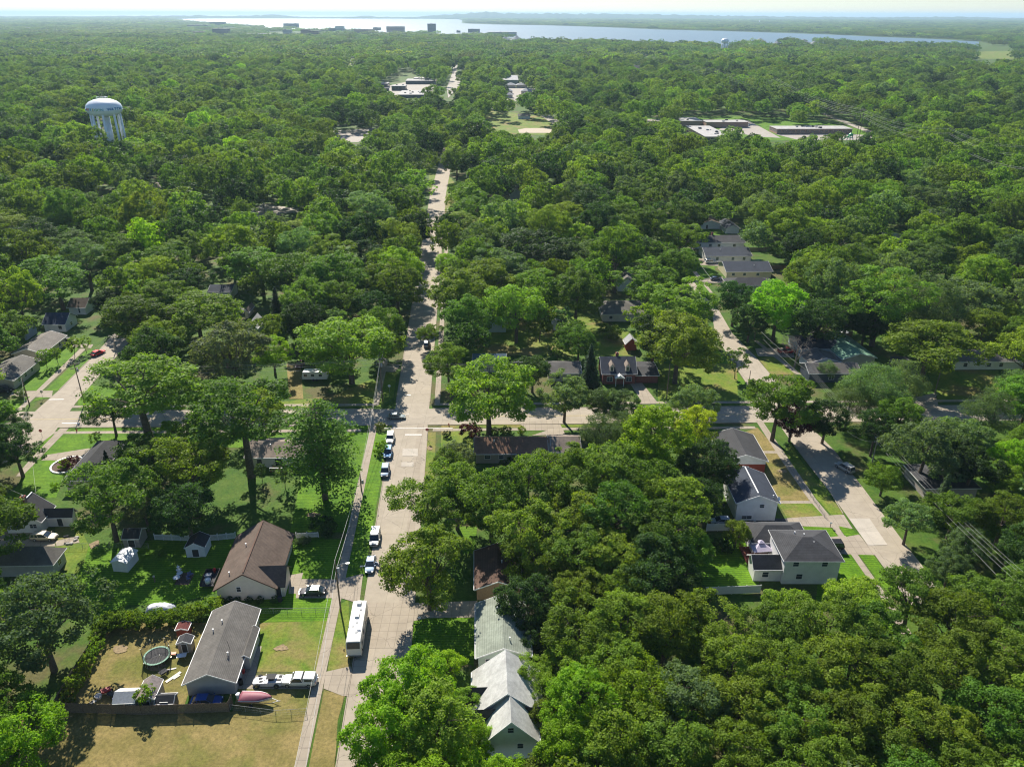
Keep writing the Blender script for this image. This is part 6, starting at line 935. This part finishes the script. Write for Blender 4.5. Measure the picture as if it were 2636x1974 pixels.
# kind, colour, list of (x, y, half width) in overview pixels
KN={'oak':('oak_tree','oak tree','tree'),'maple':('maple_tree','maple tree','tree'),'tall':('tall_tree','tall spreading tree','tree'),'willow':('willow_tree','feathery tree','tree'),'young':('young_tree','young tree','tree'),'shrub':('shrub','shrub','shrub'),'spruce':('spruce_tree','spruce','tree'),'pine':('pine_tree','pine tree','tree'),'bare':('bare_tree','bare branched tree','tree')}
HAND=[
('maple','b',50,1590,88,'bright green maple in the bottom left corner'),('oak','g',78,1330,112,'huge grey green oak at the left edge covering half the hipped house'),('oak','o',225,1065,88,'big dark oak between the white cottage and the metal shed'),('maple','w',310,1095,48,'silvery dark tree behind the dark barn shaped shed'),('oak','k',405,1000,80,'olive oak in the middle of the corner block garden'),('maple','d',400,1095,70),('tall','o',520,890,100,'tallest garden tree, bare leaning trunk beside the white ranch'),('oak','o',455,860,60),
('tall','k',300,835,108,'great forked street tree at the left crossing with its trunk over the road'),('maple','d',30,965,60,'dark maple at the left edge below the left crossing'),('oak','d',0,905,40),
('pine','p',690,975,82,'large white pine beside the white ranch with the deck'),('young','g',612,1028,18,'small silvery ornamental tree on the bright lawn, right one'),('young','g',563,1015,15,'small silvery ornamental tree on the bright lawn, left one'),('young','l',680,912,17,'small pale sapling on the verge before the pine'),
('shrub','b',823,968,17,'tall bright green shrub beside the first parked cars'),('shrub','k',821,921,11,'round yellowish shrub at the crossing corner'),('shrub','d',700,1135,28,'clipped dark hedge block below the pine'),
('maple','w',500,765,78,'round silvery maple left of the travel trailer'),('maple','b',588,762,42,'bright green tree tucked behind the silvery maple'),('maple','k',752,745,98,'broad olive maple shading the travel trailer'),('maple','d',815,662,46,'dark round maple on the left kerb above the olive maple'),('maple','b',858,585,54,'tall bright maple on the left kerb, higher up the street'),
('oak','o',300,680,70),('oak','l',425,680,82,'pale topped oak in the left middle clump'),('oak','o',365,640,60),('spruce','s',598,665,24,'slim dark blue spruce in the left middle woods'),('spruce','d',232,1000,16,'small spruce in front of the dark corner house, left one'),('spruce','d',262,985,16,'small spruce in front of the dark corner house, right one'),
('oak','o',120,600,70),('oak','l',22,705,42,'light green tree at the left edge by the ranch roofs'),('maple','d',232,655,32),('shrub','w',42,852,15,'round dark shrub on the left corner'),('young','k',95,770,16),('young','k',120,765,14),('young','k',155,745,16),('young','k',182,740,14),
('maple','k',968,785,48,'yellow green maple right of the street beyond the crossing'),('maple','l',1055,845,95,'bright spreading street tree before the long brown house'),('maple','d',1150,800,42,'very dark tall tree north of the cross street'),('oak','g',1220,850,50,'grey green street tree with pale trunk on the cross street'),('spruce','s',1275,790,26,'blue grey spruce left of the red brick house'),('maple','g',1305,868,38),('maple','g',1345,878,40),('oak','g',1498,868,46,'silvery street tree at the right of the cross street'),
('maple','b',1420,945,78,'brilliant yellow green tree left of centre in the right block'),('maple','b',1395,985,50),('maple','y',1505,925,52,'golden topped tree beside the brilliant green one'),('maple','d',1530,1000,62,'dark rounded tree against the red sided house'),('willow','g',1300,930,45,'soft grey green tree behind the long brown house'),('willow','g',1350,915,35),
('maple','w',985,985,36,'blue green rounded tree by the corner of the long brown house'),('shrub','r',1015,930,22,'purple leaved shrub at the front of the long brown house'),('shrub','d',965,938,9,'small dark conical shrub on the corner lawn'),('shrub','d',1115,990,18),('young','d',1090,1005,14),
('oak','l',925,1090,80),('oak','o',985,1060,70),('maple','l',925,1225,92,'leafy street tree with leaning trunk over the shaded driveway'),('oak','o',1060,1085,72),('oak','k',1140,1050,78),('oak','l',1205,1020,70),('oak','o',1300,1010,78),('oak','k',1380,1050,72),('oak','l',1450,1090,75),('oak','o',1440,1150,80),('oak','o',1330,1100,80),('oak','k',1240,1110,72),('oak','l',1130,1140,75),('maple','l',1152,1205,66),('oak','o',1250,1200,66),('oak','k',1330,1200,68),('oak','d',1420,1230,75),('maple','d',1135,1300,64),('bare','bare',1168,1378,16,'small dead branched tree between the big maples right of the mint house'),('bare','bare',1325,1585,20,'dead grey branches poking from the lower right woods'),('oak','l',1158,1468,46),('oak','l',1172,1550,42),('maple','b',1052,1518,26),('maple','b',1020,1600,44),('maple','d',1152,1378,42),('maple','o',1490,1190,52),('oak','k',1250,1275,58),('oak','k',1345,1265,58),
('maple','k',1592,1150,30,'olive tree by the narrow lawn of the two storey house'),('shrub','d',1560,1178,22),('young','l',1548,1075,24),('maple','b',1085,1690,60),
('maple','b',880,1490,92,'big sunlit street tree at the bottom centre, upper left bough'),('maple','b',835,1580,92),('maple','l',940,1560,95),('maple','b',960,1450,48),('maple','l',1010,1520,40),('maple','b',830,1690,80),('maple','b',960,1680,80),
('oak','l',1255,1360,78),('oak','l',1345,1345,78),('oak','k',1440,1350,80),('oak','k',1530,1355,72),('oak','d',1480,1290,52),('oak','l',1230,1440,60),('oak','l',1320,1440,75),('maple','b',1260,1525,88),('maple','b',1370,1495,88),('maple','b',1225,1610,76),('oak','k',1335,1600,88),('oak','o',1450,1600,88),('oak','g',1490,1500,80),('oak','k',1580,1440,80),('oak','o',1660,1360,70),('oak','k',1600,1530,80),('oak','k',1700,1450,82),('oak','l',1700,1320,62),('oak','k',1790,1350,78),('oak','k',1830,1450,85),('oak','o',1710,1550,80),('oak','k',1810,1560,85),('oak','k',1580,1620,80),('oak','k',1700,1650,80),('oak','o',1900,1370,75),('maple','o',1970,1290,72),('oak','k',2060,1340,85),('oak','o',2160,1300,75),('oak','k',2060,1450,85),('oak','k',1940,1470,80),('oak','k',2160,1420,85),('oak','o',2140,1550,85),('oak','k',2020,1570,85),('oak','k',1910,1580,80),('oak','k',1820,1670,80),('oak','o',1950,1680,80),('oak','k',2080,1680,80),('oak','k',2190,1660,70),('oak','k',1160,1690,60),('oak','o',1290,1690,70),('oak','k',1420,1700,70),('oak','k',1560,1710,70),
('maple','g',2090,1185,50),('maple','g',2050,1230,45),('oak','k',2170,1110,62),('spruce','w',2035,1075,30,'pale blue spruce at the shaded house on the right'),('maple','l',1910,1030,38,'round maple on the verge under the double arm pole'),('oak','g',1965,1120,48),('oak','g',2000,960,72),('oak','g',2080,940,60),('oak','d',2100,1000,60),('oak','g',2050,1000,50),('maple','l',2160,1030,40),('willow','g',2150,890,52),('willow','g',2190,830,42),('maple','b',2190,985,45),
('oak','k',1682,860,74,'oak at the right street corner beside the purple tree'),('maple','r',1712,905,44,'deep purple leaved tree at the right street corner'),('maple','d',1785,905,48),('willow','g',1885,840,60,'feathery grey green willow like tree in the right middle, largest'),('willow','g',1955,818,46),('willow','g',1835,875,44),('willow','g',1920,870,45),
('oak','k',2008,745,95,'great oak standing left of the white ranch at the right edge'),('tall','o',1905,640,75,'tall bare trunked tree behind the green roofed house'),('oak','g',2080,640,75),('maple','d',1870,700,40),('willow','g',2010,660,70),
('maple','b',1680,662,66,'brilliant lime tree in the right middle by the grey hipped roof'),('maple','d',1588,648,48,'dark rounded maple left of the brilliant lime tree'),('maple','d',1620,692,40),('maple','d',1770,690,60),('maple','d',1830,680,50),('young','g',1592,778,26,'half bare young tree beside the right street'),('bare','bare',1722,752,40,'leafless grey tree in front of the slate roofed house'),('willow','g',1790,800,20),
('maple','l',1465,745,88,'broad light green tree on the left kerb of the right street'),('oak','l',1470,655,72),('oak','o',1400,610,60),('maple','o',1245,635,58),('maple','l',1115,665,64),('maple','l',985,640,72,'light green maple overhanging the right side of the main street'),('maple','o',1005,690,55),('maple','d',1155,540,82,'broad deep green maple rising in the middle woods'),('oak','g',1080,575,60),('maple','b',968,570,28),('young','k',1165,690,30),('shrub','l',1317,717,24,'clipped round weeping shrub behind the brick house'),('oak','o',1250,735,40),('young','g',1215,690,26),('young','o',1205,755,18),
('oak','o',560,570,60),('maple','o',640,590,70),('maple','o',720,600,70),('maple','o',660,650,58),('maple','o',735,650,52),('young','l',500,685,22),
('oak','o',925,720,26,'small street tree leaning over the right kerb of the main street'),('maple','l',985,350,32,'lone rounded tree on the right of the far main street'),('maple','k',880,430,36),
('young','b',315,1500,22,'yellow green bush growing among the three low sheds'),('shrub','l',345,1195,10,'small yellow shrub on the green back lawn'),('young','k',205,945,12,'little tree in the verge bed of the corner lawn'),('shrub','r',152,998,17,'rust red Japanese shrub in the stone edged bed'),('shrub','b',138,1003,13,'golden shrub in the stone edged bed'),('shrub','b',118,1048,9,'small clipped bright shrub at the lawn corner'),
]
def dens(P): return 1
TREES=[]
def measure(x,y,r,hk):
    hc=10.
    for _ in range(6):
        P=at((x,y),hc); R_=r*depth(P)/FPX; hc=hk(R_)
        hc=min(hc,60)
    P=at((x,y),hc); return P,r*depth(P)/FPX,hc
for q in HAND:
    kd,c,x,y,r=q[:5]; x,y=V(x,y); r*=1.1922; pr=PR[kd][0]
    f={'oak':1.35,'maple':1.2,'tall':1.95,'willow':1.15,'spruce':1.9,'pine':1.45,'young':1.7,'shrub':.66,'bare':1.1}[kd]
    P,R_,hc=measure(x,y,r*(1.05 if kd not in('young','shrub') else 1.),lambda R_:min(R_*f,11.8 if kd!='tall' else 16.5))
    TREES.append([kd,c,P.x,P.y,R_,hc,q[5] if len(q)>5 else None])
# hedge rows
ORD=['first','second','third','fourth','fifth','sixth','seventh','eighth','ninth','tenth','eleventh','twelfth','last']
def hedge(pts,n,r,lab,colr='k'):
    for i in range(n):
        q=i/(n-1)*(len(pts)-1); k=min(int(q),len(pts)-2); a=at(pts[k]).lerp(at(pts[k+1]),q-k); TREES.append(['shrub',colr,a.x+random.uniform(-.3,.3),a.y+random.uniform(-.3,.3),r*random.uniform(.85,1.2),r*.8,lab+f', {ORD[i]} from its left end'])
random.seed(12)
hedge([A(590,900),A(700,880),A(880,880),A(1050,860),A(1190,800)],13,1.7,'hedge bush behind the trampoline yard'); 
hedge([A(370,1320),A(440,1180),A(530,1040),A(560,930)],9,1.2,'hedge bush inside the left board fence')
hedge([S(560,560),S(700,560),S(900,560)],6,.7,'low bush below the brown roofed house','d')
hedge([S(1060,190),S(1130,170)],3,.8,'flowering bush by the white fence','w')
hedge([E(480,600),E(560,600),E(660,600)],3,1.2,'bush at the street side of the long brown house','k')
# open places that must stay visible (overview pixels)
CLR=[(920,810,40),(905,740,36),(900,690,24),(908,640,20),(895,770,34),(915,545,12),(925,530,16),(928,500,8),(928,462,32),(937,430,34),(943,402,30),(948,372,22),(953,345,12),(966,225,10),(968,205,14),(976,180,24),(983,153,20),(987,135,13),(955,335,14),(222,268,26),(232,285,24),(240,298,18),(245,308,12),
(1175,895,14),(40,930,80),(120,850,80),(200,800,60),(250,740,22),(235,775,40),(150,715,30),(120,690,50),(60,760,80),(20,810,80),(178,662,32),(480,628,34),(500,640,30),(540,680,22),(550,700,18),(470,700,5),(640,830,30),(680,810,45),(645,770,18),(760,860,30),(830,800,20),
(200,985,60),(60,1030,80),(70,1110,80),(60,1180,80),(280,1200,40),(160,1180,60),(300,1155,24),(430,1180,110),(350,1250,80),(560,1220,140),(620,1120,120),(580,990,60),(760,1000,60),(300,1420,180),(480,1400,150),(500,1550,230),(250,1620,150),(640,1380,150),(740,1250,80),(720,1500,60),
(880,950,80),(860,1030,70),(830,1130,50),(810,1230,60),(840,1330,60),(780,1430,70),(1130,960,110),(1210,955,50),(1060,1010,45),(1080,1255,45),(1060,1300,50),(1085,1420,60),(1095,1500,55),(1095,1590,60),(1015,1150,18),(900,1350,30),(950,1380,50),(1010,1390,40),(380,900,5),(700,890,80),(1160,900,50),(1010,910,40),
(1585,960,38),(1570,885,30),(1640,1010,60),(1640,1090,80),(1700,1200,100),(1600,1230,60),(1560,1240,30),(1690,960,40),(1760,1020,60),(1830,1100,70),(1880,1180,75),(1900,1230,40),(1590,1080,60),(1540,1100,20),(1560,750,40),(1590,790,40),(1620,830,30),(1520,640,30),(1530,680,24),(1505,610,20),(1560,720,22),(1790,745,74),(1860,768,56),(1760,790,40),(1740,740,50),(1545,700,34),(1570,735,34),(1515,630,34),(1592,748,36),(1622,782,36),(1645,805,30),(1725,920,20),(1745,960,36),(1790,1010,50),(1870,1110,40),(2110,775,60),(2060,860,50),(2130,860,50),(2060,800,50),(2000,850,30),(2050,1050,10),
(1560,550,34),(1600,580,45),(1640,570,40),(1540,525,24),(1560,490,28),(1600,485,20),(1650,600,40),(1700,580,20),(1550,600,30),(1942,512,24),(1330,800,50),(1250,795,10),(1220,792,30),(1185,795,10),(1060,777,20),(1380,830,40),(1345,622,26),(1335,660,34),(1360,745,22),(1075,715,22),(1195,700,14),(1110,735,30),
(765,292,42),(810,285,24),(735,290,30),(1070,265,34),(1110,268,50),(1160,268,44),(1190,275,24),(1150,285,38),(1125,245,14),(850,185,42),(900,200,34),(880,180,60),(935,185,24),(1110,180,34),(1110,205,30),(1145,200,22),(1050,185,14),
(1490,270,50),(1530,280,56),(1560,265,50),(1620,270,55),(1680,280,70),(1760,280,56),(1810,270,50),(1840,285,50),(1870,290,22),(1400,262,20),(1800,255,16),(1830,262,16),(1430,262,16),
(225,428,14),(245,420,12),(330,405,22),(475,428,20),(600,440,26),(630,455,20),(560,462,16),(608,465,14),(592,340,10),(1120,418,14),(1190,405,14),(1420,430,14),(1010,375,10),(995,395,8),(235,290,14),
(850,138,0),(760,135,24),(1375,143,16),(1570,100,10),(2130,118,50),(2180,118,40),(1710,225,0),(15,230,10),(110,560,8),(1585,190,9),(1604,88,8),(1645,88,10),(1680,92,8),(1735,92,9),(1765,94,7),(1805,95,7),(1845,98,8),(1090,86,8),(1115,85,8),(1568,85,8)]
CLR=[(x*1.1922,y*1.1922,r*1.1922*(.62 if y<330 else (.85 if y<520 else .95))) for x,y,r in CLR if r>0]
CA=np.array(CLR)
def blocked(x,y,rx,ry,k=.8):
    dx=np.maximum(0,np.abs(CA[:,0]-x)); dy=np.abs(CA[:,1]-y); q=np.sqrt((dx/(rx*k+CA[:,2]*.9))**2+(dy/(ry*k+CA[:,2]*.9))**2); return (q<1).any()
def inpoly(P,poly):
    x,y=P; c=False; n=len(poly)
    for i in range(n):
        x0,y0=poly[i]; x1,y1=poly[i-1]
        if (y0>y)!=(y1>y) and x<(x1-x0)*(y-y0)/(y1-y0)+x0: c=not c
    return c
random.seed(3); grid={}
def near_ok(x,y,R_,k=.78):
    gx,gy=int(x//14),int(y//14)
    for i in(-1,0,1):
        for j in(-1,0,1):
            for (a,b,r) in grid.get((gx+i,gy+j),()):
                if (a-x)**2+(b-y)**2<(k*(r+R_)*.97)**2: return False
    return True
def put(x,y,R_): grid.setdefault((int(x//14),int(y//14)),[]).append((x,y,R_))
for q in TREES: put(q[2],q[3],q[4])
FILL=[]
def crown_px(x,y,R_,hc):
    px,py,d=proj((x,y,hc)); r=R_*FPX/d; return px,py,r,d
def overhang():
    y=305.
    while y<1580:
        for sd in(-1,1):
            x=(Lx(y)-random.uniform(1.2,3) if sd<0 else Rx(y)+random.uniform(1.2,3)); R_=random.uniform(6.,8.5); hc=R_*1.4; px,py,r,d=crown_px(x,y,R_,hc)
            if near_ok(x,y,R_,.6) and not blocked(px,py,r,r*.8,.55): put(x,y,R_); FILL.append([random.choice(['oak','maple']),random.choice('okld'),x,y,R_,hc,None])
        y+=random.uniform(9,14)
STREETS=[[O(420,690),O(560,880),O(665,1130),O(760,1290),O(900,1500),FF(700,180),FF(870,420),FF(1170,810),FF(1620,1440),FF(1800,1690),FF(2060,1600),FF(1760,1220),FF(1430,780),FF(1200,480),FF(1000,280),O(1060,1420),O(950,1290),O(790,1130),O(575,850)],[L(930,500),L(760,680),L(480,960),L(60,1340),L(20,1560),L(240,1460),L(620,1060),L(740,920),L(1060,560)]]
def try_tree(x,y,R_,kk=.78):
    if not near_ok(x,y,R_,kk): return
    hc=R_*random.uniform(1.15,1.35)*random.choice((1,1,1.08,1.2,1.28) if y>240 else (1,1.1)); px,py,r,d=crown_px(x,y,R_,hc)
    if random.random()<(.05 if y>300 else 0): return
    if -40<px<2680 and py<2350 and blocked(px,py,r,r*.85,.72): return
    if Lx(y)-(1.5 if y>330 else 3.5)<x<Rx(y)+(1.5 if y>330 else 3.5) and y<900: return
    if abs(y-cy(x))<8 and abs(x)<175: return
    put(x,y,R_); kd=random.choice(['oak','oak','oak','maple','oak','tall' if y>260 else 'oak','maple']); c=random.choices(['o','k','l','d','g','b'],[34,22,14,16,12,0 if y<300 else 2])[0]
    if any(inpoly(proj((x,y,0))[:2],q) for q in STREETS): return
    FILL.append([kd,c,x,y,R_,hc,None])
overhang()
for pas,(st,ra,rb,y1) in enumerate(((15.,7.6,10.2,1600),(12.,5.6,7.6,1600),(9.,4.2,5.6,800))):
    y=58.
    while y<y1:
        x=-(y*.80+55)
        while x<y*.80+55:
            try_tree(x+random.uniform(-.5,.5)*st,y+random.uniform(-.5,.5)*st,random.uniform(ra,rb),.74 if pas else .8); x+=st
        y+=st
FILL.sort(key=lambda q:q[3])
def visible_px(q):
    px,py,r,d=crown_px(q[2],q[3],q[4],q[5]); return r if (-r<px<2636+r and -r<py<1974+r) else -r
nindiv=lambda L_: [q for q in L_ if q[0] in('oak','maple','tall','willow')]
TREES=[q for q in TREES if visible_px(q)>0]
budget=298-len([q for q in TREES if q[0] not in('shrub',)])
cand=[q for q in FILL if visible_px(q)>0]; cand.sort(key=lambda q:-visible_px(q)); IND=cand[:budget]; ids=set(id(q) for q in IND); REST=[q for q in FILL if id(q) not in ids]
ALL=TREES+IND
seen={}
def autolabel(kd,c,x,y,R_):
    size='large ' if R_>7 else ('small ' if R_<4 and kd not in('young','shrub') else ('mid sized ' if kd not in('young','shrub') else ''))
    Ls=sorted(LM,key=lambda l:(l[1]-x)**2+(l[2]-y)**2)
    for l in Ls[:7]:
        dx,dy=x-l[1],y-l[2]; rel='right of' if dx>abs(dy) else('left of' if -dx>abs(dy) else('behind' if dy>0 else 'in front of')); s_=f'{size}{CN.get(c,"grey")} {KN[kd][1]} {rel} {l[0]}'
        if s_ not in seen: seen[s_]=1; return s_
    l=Ls[0]; dx,dy=x-l[1],y-l[2]; rel='right of' if dx>abs(dy) else('left of' if -dx>abs(dy) else('behind' if dy>0 else 'in front of')); s_=f'{size}{CN.get(c,"grey")} {KN[kd][1]} {rel} {l[0]}'
    seen[s_]=seen.get(s_,1)+1; n=seen[s_]; return s_+', '+{2:'second',3:'third',4:'fourth',5:'fifth',6:'sixth',7:'seventh'}.get(n,f'{n}th')+' nearest'
ALL.sort(key=lambda q:q[3])
for q in ALL:
    if q[6]: seen[q[6]]=1
random.seed(21)
def instance(kd,c,x,y,R_,hc,lab):
    cr_,tk,Rp,hp=random.choice(PR[kd]); nm,_,cat=KN[kd]
    if not lab: lab=autolabel(kd,c,x,y,R_)
    grp=None
    t=thing(nm,lab,cat,(x,y,0),random.uniform(0,6.28),'trees of the neighbourhood' if cat=='tree' else 'shrubs and hedge bushes'); s=R_/Rp; t.scale=(s,s,hc/hp)
    col=COL.get(c,(.2,.17,.14)); 
    for me,n_ in((cr_,'crown' if kd!='shrub' else 'foliage'),(tk,'trunk' if kd!='shrub' else 'stem')):
        if me is None: continue
        if kd=='bare': n_='branches'
        o=bpy.data.objects.new(n_,me); C.objects.link(o); o.parent=t
        if me is cr_: f=random.uniform(.85,1.15); o.color=(col[0]*f*random.uniform(.9,1.1),col[1]*f,col[2]*f,1)
    return t
for q in ALL: instance(*q)
# ---- the rest of the forest: one object scattering crowns with geometry nodes
def low_crown(seed,R_,hc,vz,n1,n2,lv,ls): rng=np.random.default_rng(seed); P,Nn,S_l,_=crown_pts(rng,R_,hc,vz,n1,n2,lv,ls); return P,Nn,S_l
def src(name,P,Nn,S_l,col,mat='foliage'):
    rng=np.random.default_rng(1); me=quads_mesh(name,P,Nn,S_l,mat,rng); o=bpy.data.objects.new(name,me); o.color=(*col,1); return o
leafmat('foliage_far')
_m=MATS['foliage_far']; _t=_m.node_tree
# colour of scattered crowns comes from the scatter points
for n in list(_t.nodes):
    if n.type=='HUE_SAT':
        at_=_t.nodes.new('ShaderNodeAttribute'); at_.attribute_type='INSTANCER'; at_.attribute_name='tint'; _t.links.new(at_.outputs['Color'],n.inputs['Color'])
def scatter(name,label,srcs,pts,scl,rot,tint,idx):
    me=bpy.data.meshes.new(name); me.from_pydata([tuple(p) for p in pts],[],[]); n=len(pts)
    for nm,ty,arr in(('scl','FLOAT_VECTOR',scl),('rotz','FLOAT',rot),('tint','FLOAT_VECTOR',tint),('pick','INT',idx)):
        a=me.attributes.new(nm,ty,'POINT'); a.data.foreach_set('vector' if ty=='FLOAT_VECTOR' else 'value',np.array(arr).astype(np.float32 if ty!='INT' else np.int32).ravel())
    o=bpy.data.objects.new(name,me); C.objects.link(o); tag(o,label,'woods',None,'stuff')
    ng=bpy.data.node_groups.new(name,'GeometryNodeTree'); ng.interface.new_socket('Geometry',in_out='INPUT',socket_type='NodeSocketGeometry'); ng.interface.new_socket('Geometry',in_out='OUTPUT',socket_type='NodeSocketGeometry')
    N_=ng.nodes; gi=N_.new('NodeGroupInput'); go=N_.new('NodeGroupOutput'); ip=N_.new('GeometryNodeInstanceOnPoints'); j=N_.new('GeometryNodeJoinGeometry')
    for s_ in reversed(srcs):
        oi=N_.new('GeometryNodeObjectInfo'); oi.inputs['Object'].default_value=s_; oi.inputs['As Instance'].default_value=True; ng.links.new(oi.outputs['Geometry'],j.inputs[0])
    def attr(nm,dt): a=N_.new('GeometryNodeInputNamedAttribute'); a.data_type=dt; a.inputs['Name'].default_value=nm; return a.outputs['Attribute']
    cx=N_.new('ShaderNodeCombineXYZ'); ng.links.new(attr('rotz','FLOAT'),cx.inputs['Z'])
    ng.links.new(gi.outputs[0],ip.inputs['Points']); ng.links.new(j.outputs[0],ip.inputs['Instance']); ip.inputs['Pick Instance'].default_value=True; ng.links.new(attr('pick','INT'),ip.inputs['Instance Index'])
    er=N_.new('FunctionNodeEulerToRotation'); ng.links.new(cx.outputs[0],er.inputs[0]); ng.links.new(er.outputs[0],ip.inputs['Rotation']); ng.links.new(attr('scl','FLOAT_VECTOR'),ip.inputs['Scale']); ng.links.new(ip.outputs[0],go.inputs[0])
    md=o.modifiers.new('scatter','NODES'); md.node_group=ng; return o
tb=[]
for s_ in range(3): tb.append(src('src_crown',*low_crown(200+s_,7,10.,.8,12,10,34,.66),COL['o'],'foliage_far'))
def tree_body(o): return o
pts=[];scl=[];rot=[];tint=[];idx=[]
random.seed(8)
def tc(q=1.):
    c=COL[random.choices(['o','k','l','d','g','b','y'],[34,24,16,14,14,1.6,.6])[0]]; f=random.uniform(.8,1.2)*q; return (c[0]*f*random.uniform(.85,1.15),c[1]*f,c[2]*f)
for q in REST:
    pts.append((q[2],q[3],0)); s=q[4]/7; scl.append((s,s,s*random.uniform(.9,1.25))); rot.append(random.uniform(0,6.28)); c=COL[q[1]]; f=random.uniform(.8,1.2); tint.append((c[0]*f,c[1]*f,c[2]*f)); idx.append(random.randrange(3))
scatter('forest_canopy','countless treetops of the town woods behind the nearer streets',tb,pts,scl,rot,tint,idx)
# farther: canopy patches
LP=[(p[0],p[1]) for p in LAKE]
def patch(seed,n,half,lv,ls):
    rng=np.random.default_rng(seed); P=[];Nn=[];S_l=[]; g=int(math.sqrt(n)); st=2*half/g
    for i in range(g):
        for j in range(g):
            if rng.random()<.09: continue
            R_=st*.5*rng.uniform(.7,1.45); p,nn,s_=low_crown(int(rng.integers(1e6)),R_,R_*rng.uniform(1.1,1.7),.85,8,5,lv,ls); p[:,0]+=-half+st*(i+.5)+rng.uniform(-.3,.3)*st; p[:,1]+=-half+st*(j+.5)+rng.uniform(-.3,.3)*st; keep=p[:,2]>R_*.55; P.append(p[keep]);Nn.append(nn[keep]);S_l.append(s_[keep])
    return np.concatenate(P),np.concatenate(Nn),np.concatenate(S_l)
pb=[src('src_patch',*patch(300+s_,16,28,7,2.2),COL['o'],'foliage_far') for s_ in range(3)]
pts=[];scl=[];rot=[];tint=[];idx=[]
def open_px(px,py,r): return blocked(px,py,r,r*.45,.7)
def far_fill(y0,y1,st,hs):
    y=y0
    while y<y1:
        x=-(y*.82+80)
        while x<(y*.82+80):
            X_=x+random.uniform(-.25,.25)*st; Y_=y+random.uniform(-.25,.25)*st; s=st/50.
            gx,gy,_=proj((X_,Y_,0)); px,py,d=proj((X_,Y_,9*s)); r=st*.5*FPX/d
            gx2,gy2,_=proj((X_,Y_+st*.45,0)); gx3,gy3,_=proj((X_,Y_-st*.45,0)); gx4,gy4,_=proj((X_-st*.5,Y_,0)); gx5,gy5,_=proj((X_+st*.5,Y_,0))
            lk=any(inpoly(p,LP) for p in((gx,gy),(gx2,gy2),(gx3,gy3),(gx4,gy4),(gx5,gy5)))
            if not lk and not(-30<px<2670 and open_px(px,py,r)) and random.random()>(.8 if (480<gx<1250 and 66<gy<97) else .03):
                pts.append((X_,Y_,0)); scl.append((s*1.08,s*1.08,hs*random.uniform(.85,1.2))); rot.append(random.choice([0,1.57,3.14,4.71])+random.uniform(-.2,.2)); tint.append(tc(.95)); idx.append(random.randrange(3))
            x+=st
        y+=st
far_fill(1590,3500,50,.85); far_fill(3500,8000,85,.8); far_fill(8000,19300,190,1.)
scatter('far_forest','endless far woods around the lake, fading to blue',pb,pts,scl,rot,tint,idx)
# ---- haze
hz=MB(); hz.box(-40000,-320,-1.5,40000,60000,150); m=bpy.data.materials.new('haze'); m.use_nodes=True; t=m.node_tree; t.nodes.clear(); o_=t.nodes.new('ShaderNodeOutputMaterial'); pv=t.nodes.new('ShaderNodeVolumePrincipled'); pv.inputs['Color'].default_value=(.58,.81,.98,1); pv.inputs['Density'].default_value=HAZE_D; pv.inputs['Anisotropy'].default_value=.2; t.links.new(pv.outputs[0],o_.inputs['Volume'])
o=hz.build('haze',m); tag(o,'thin blue air haze over the whole view',None,None,'stuff')
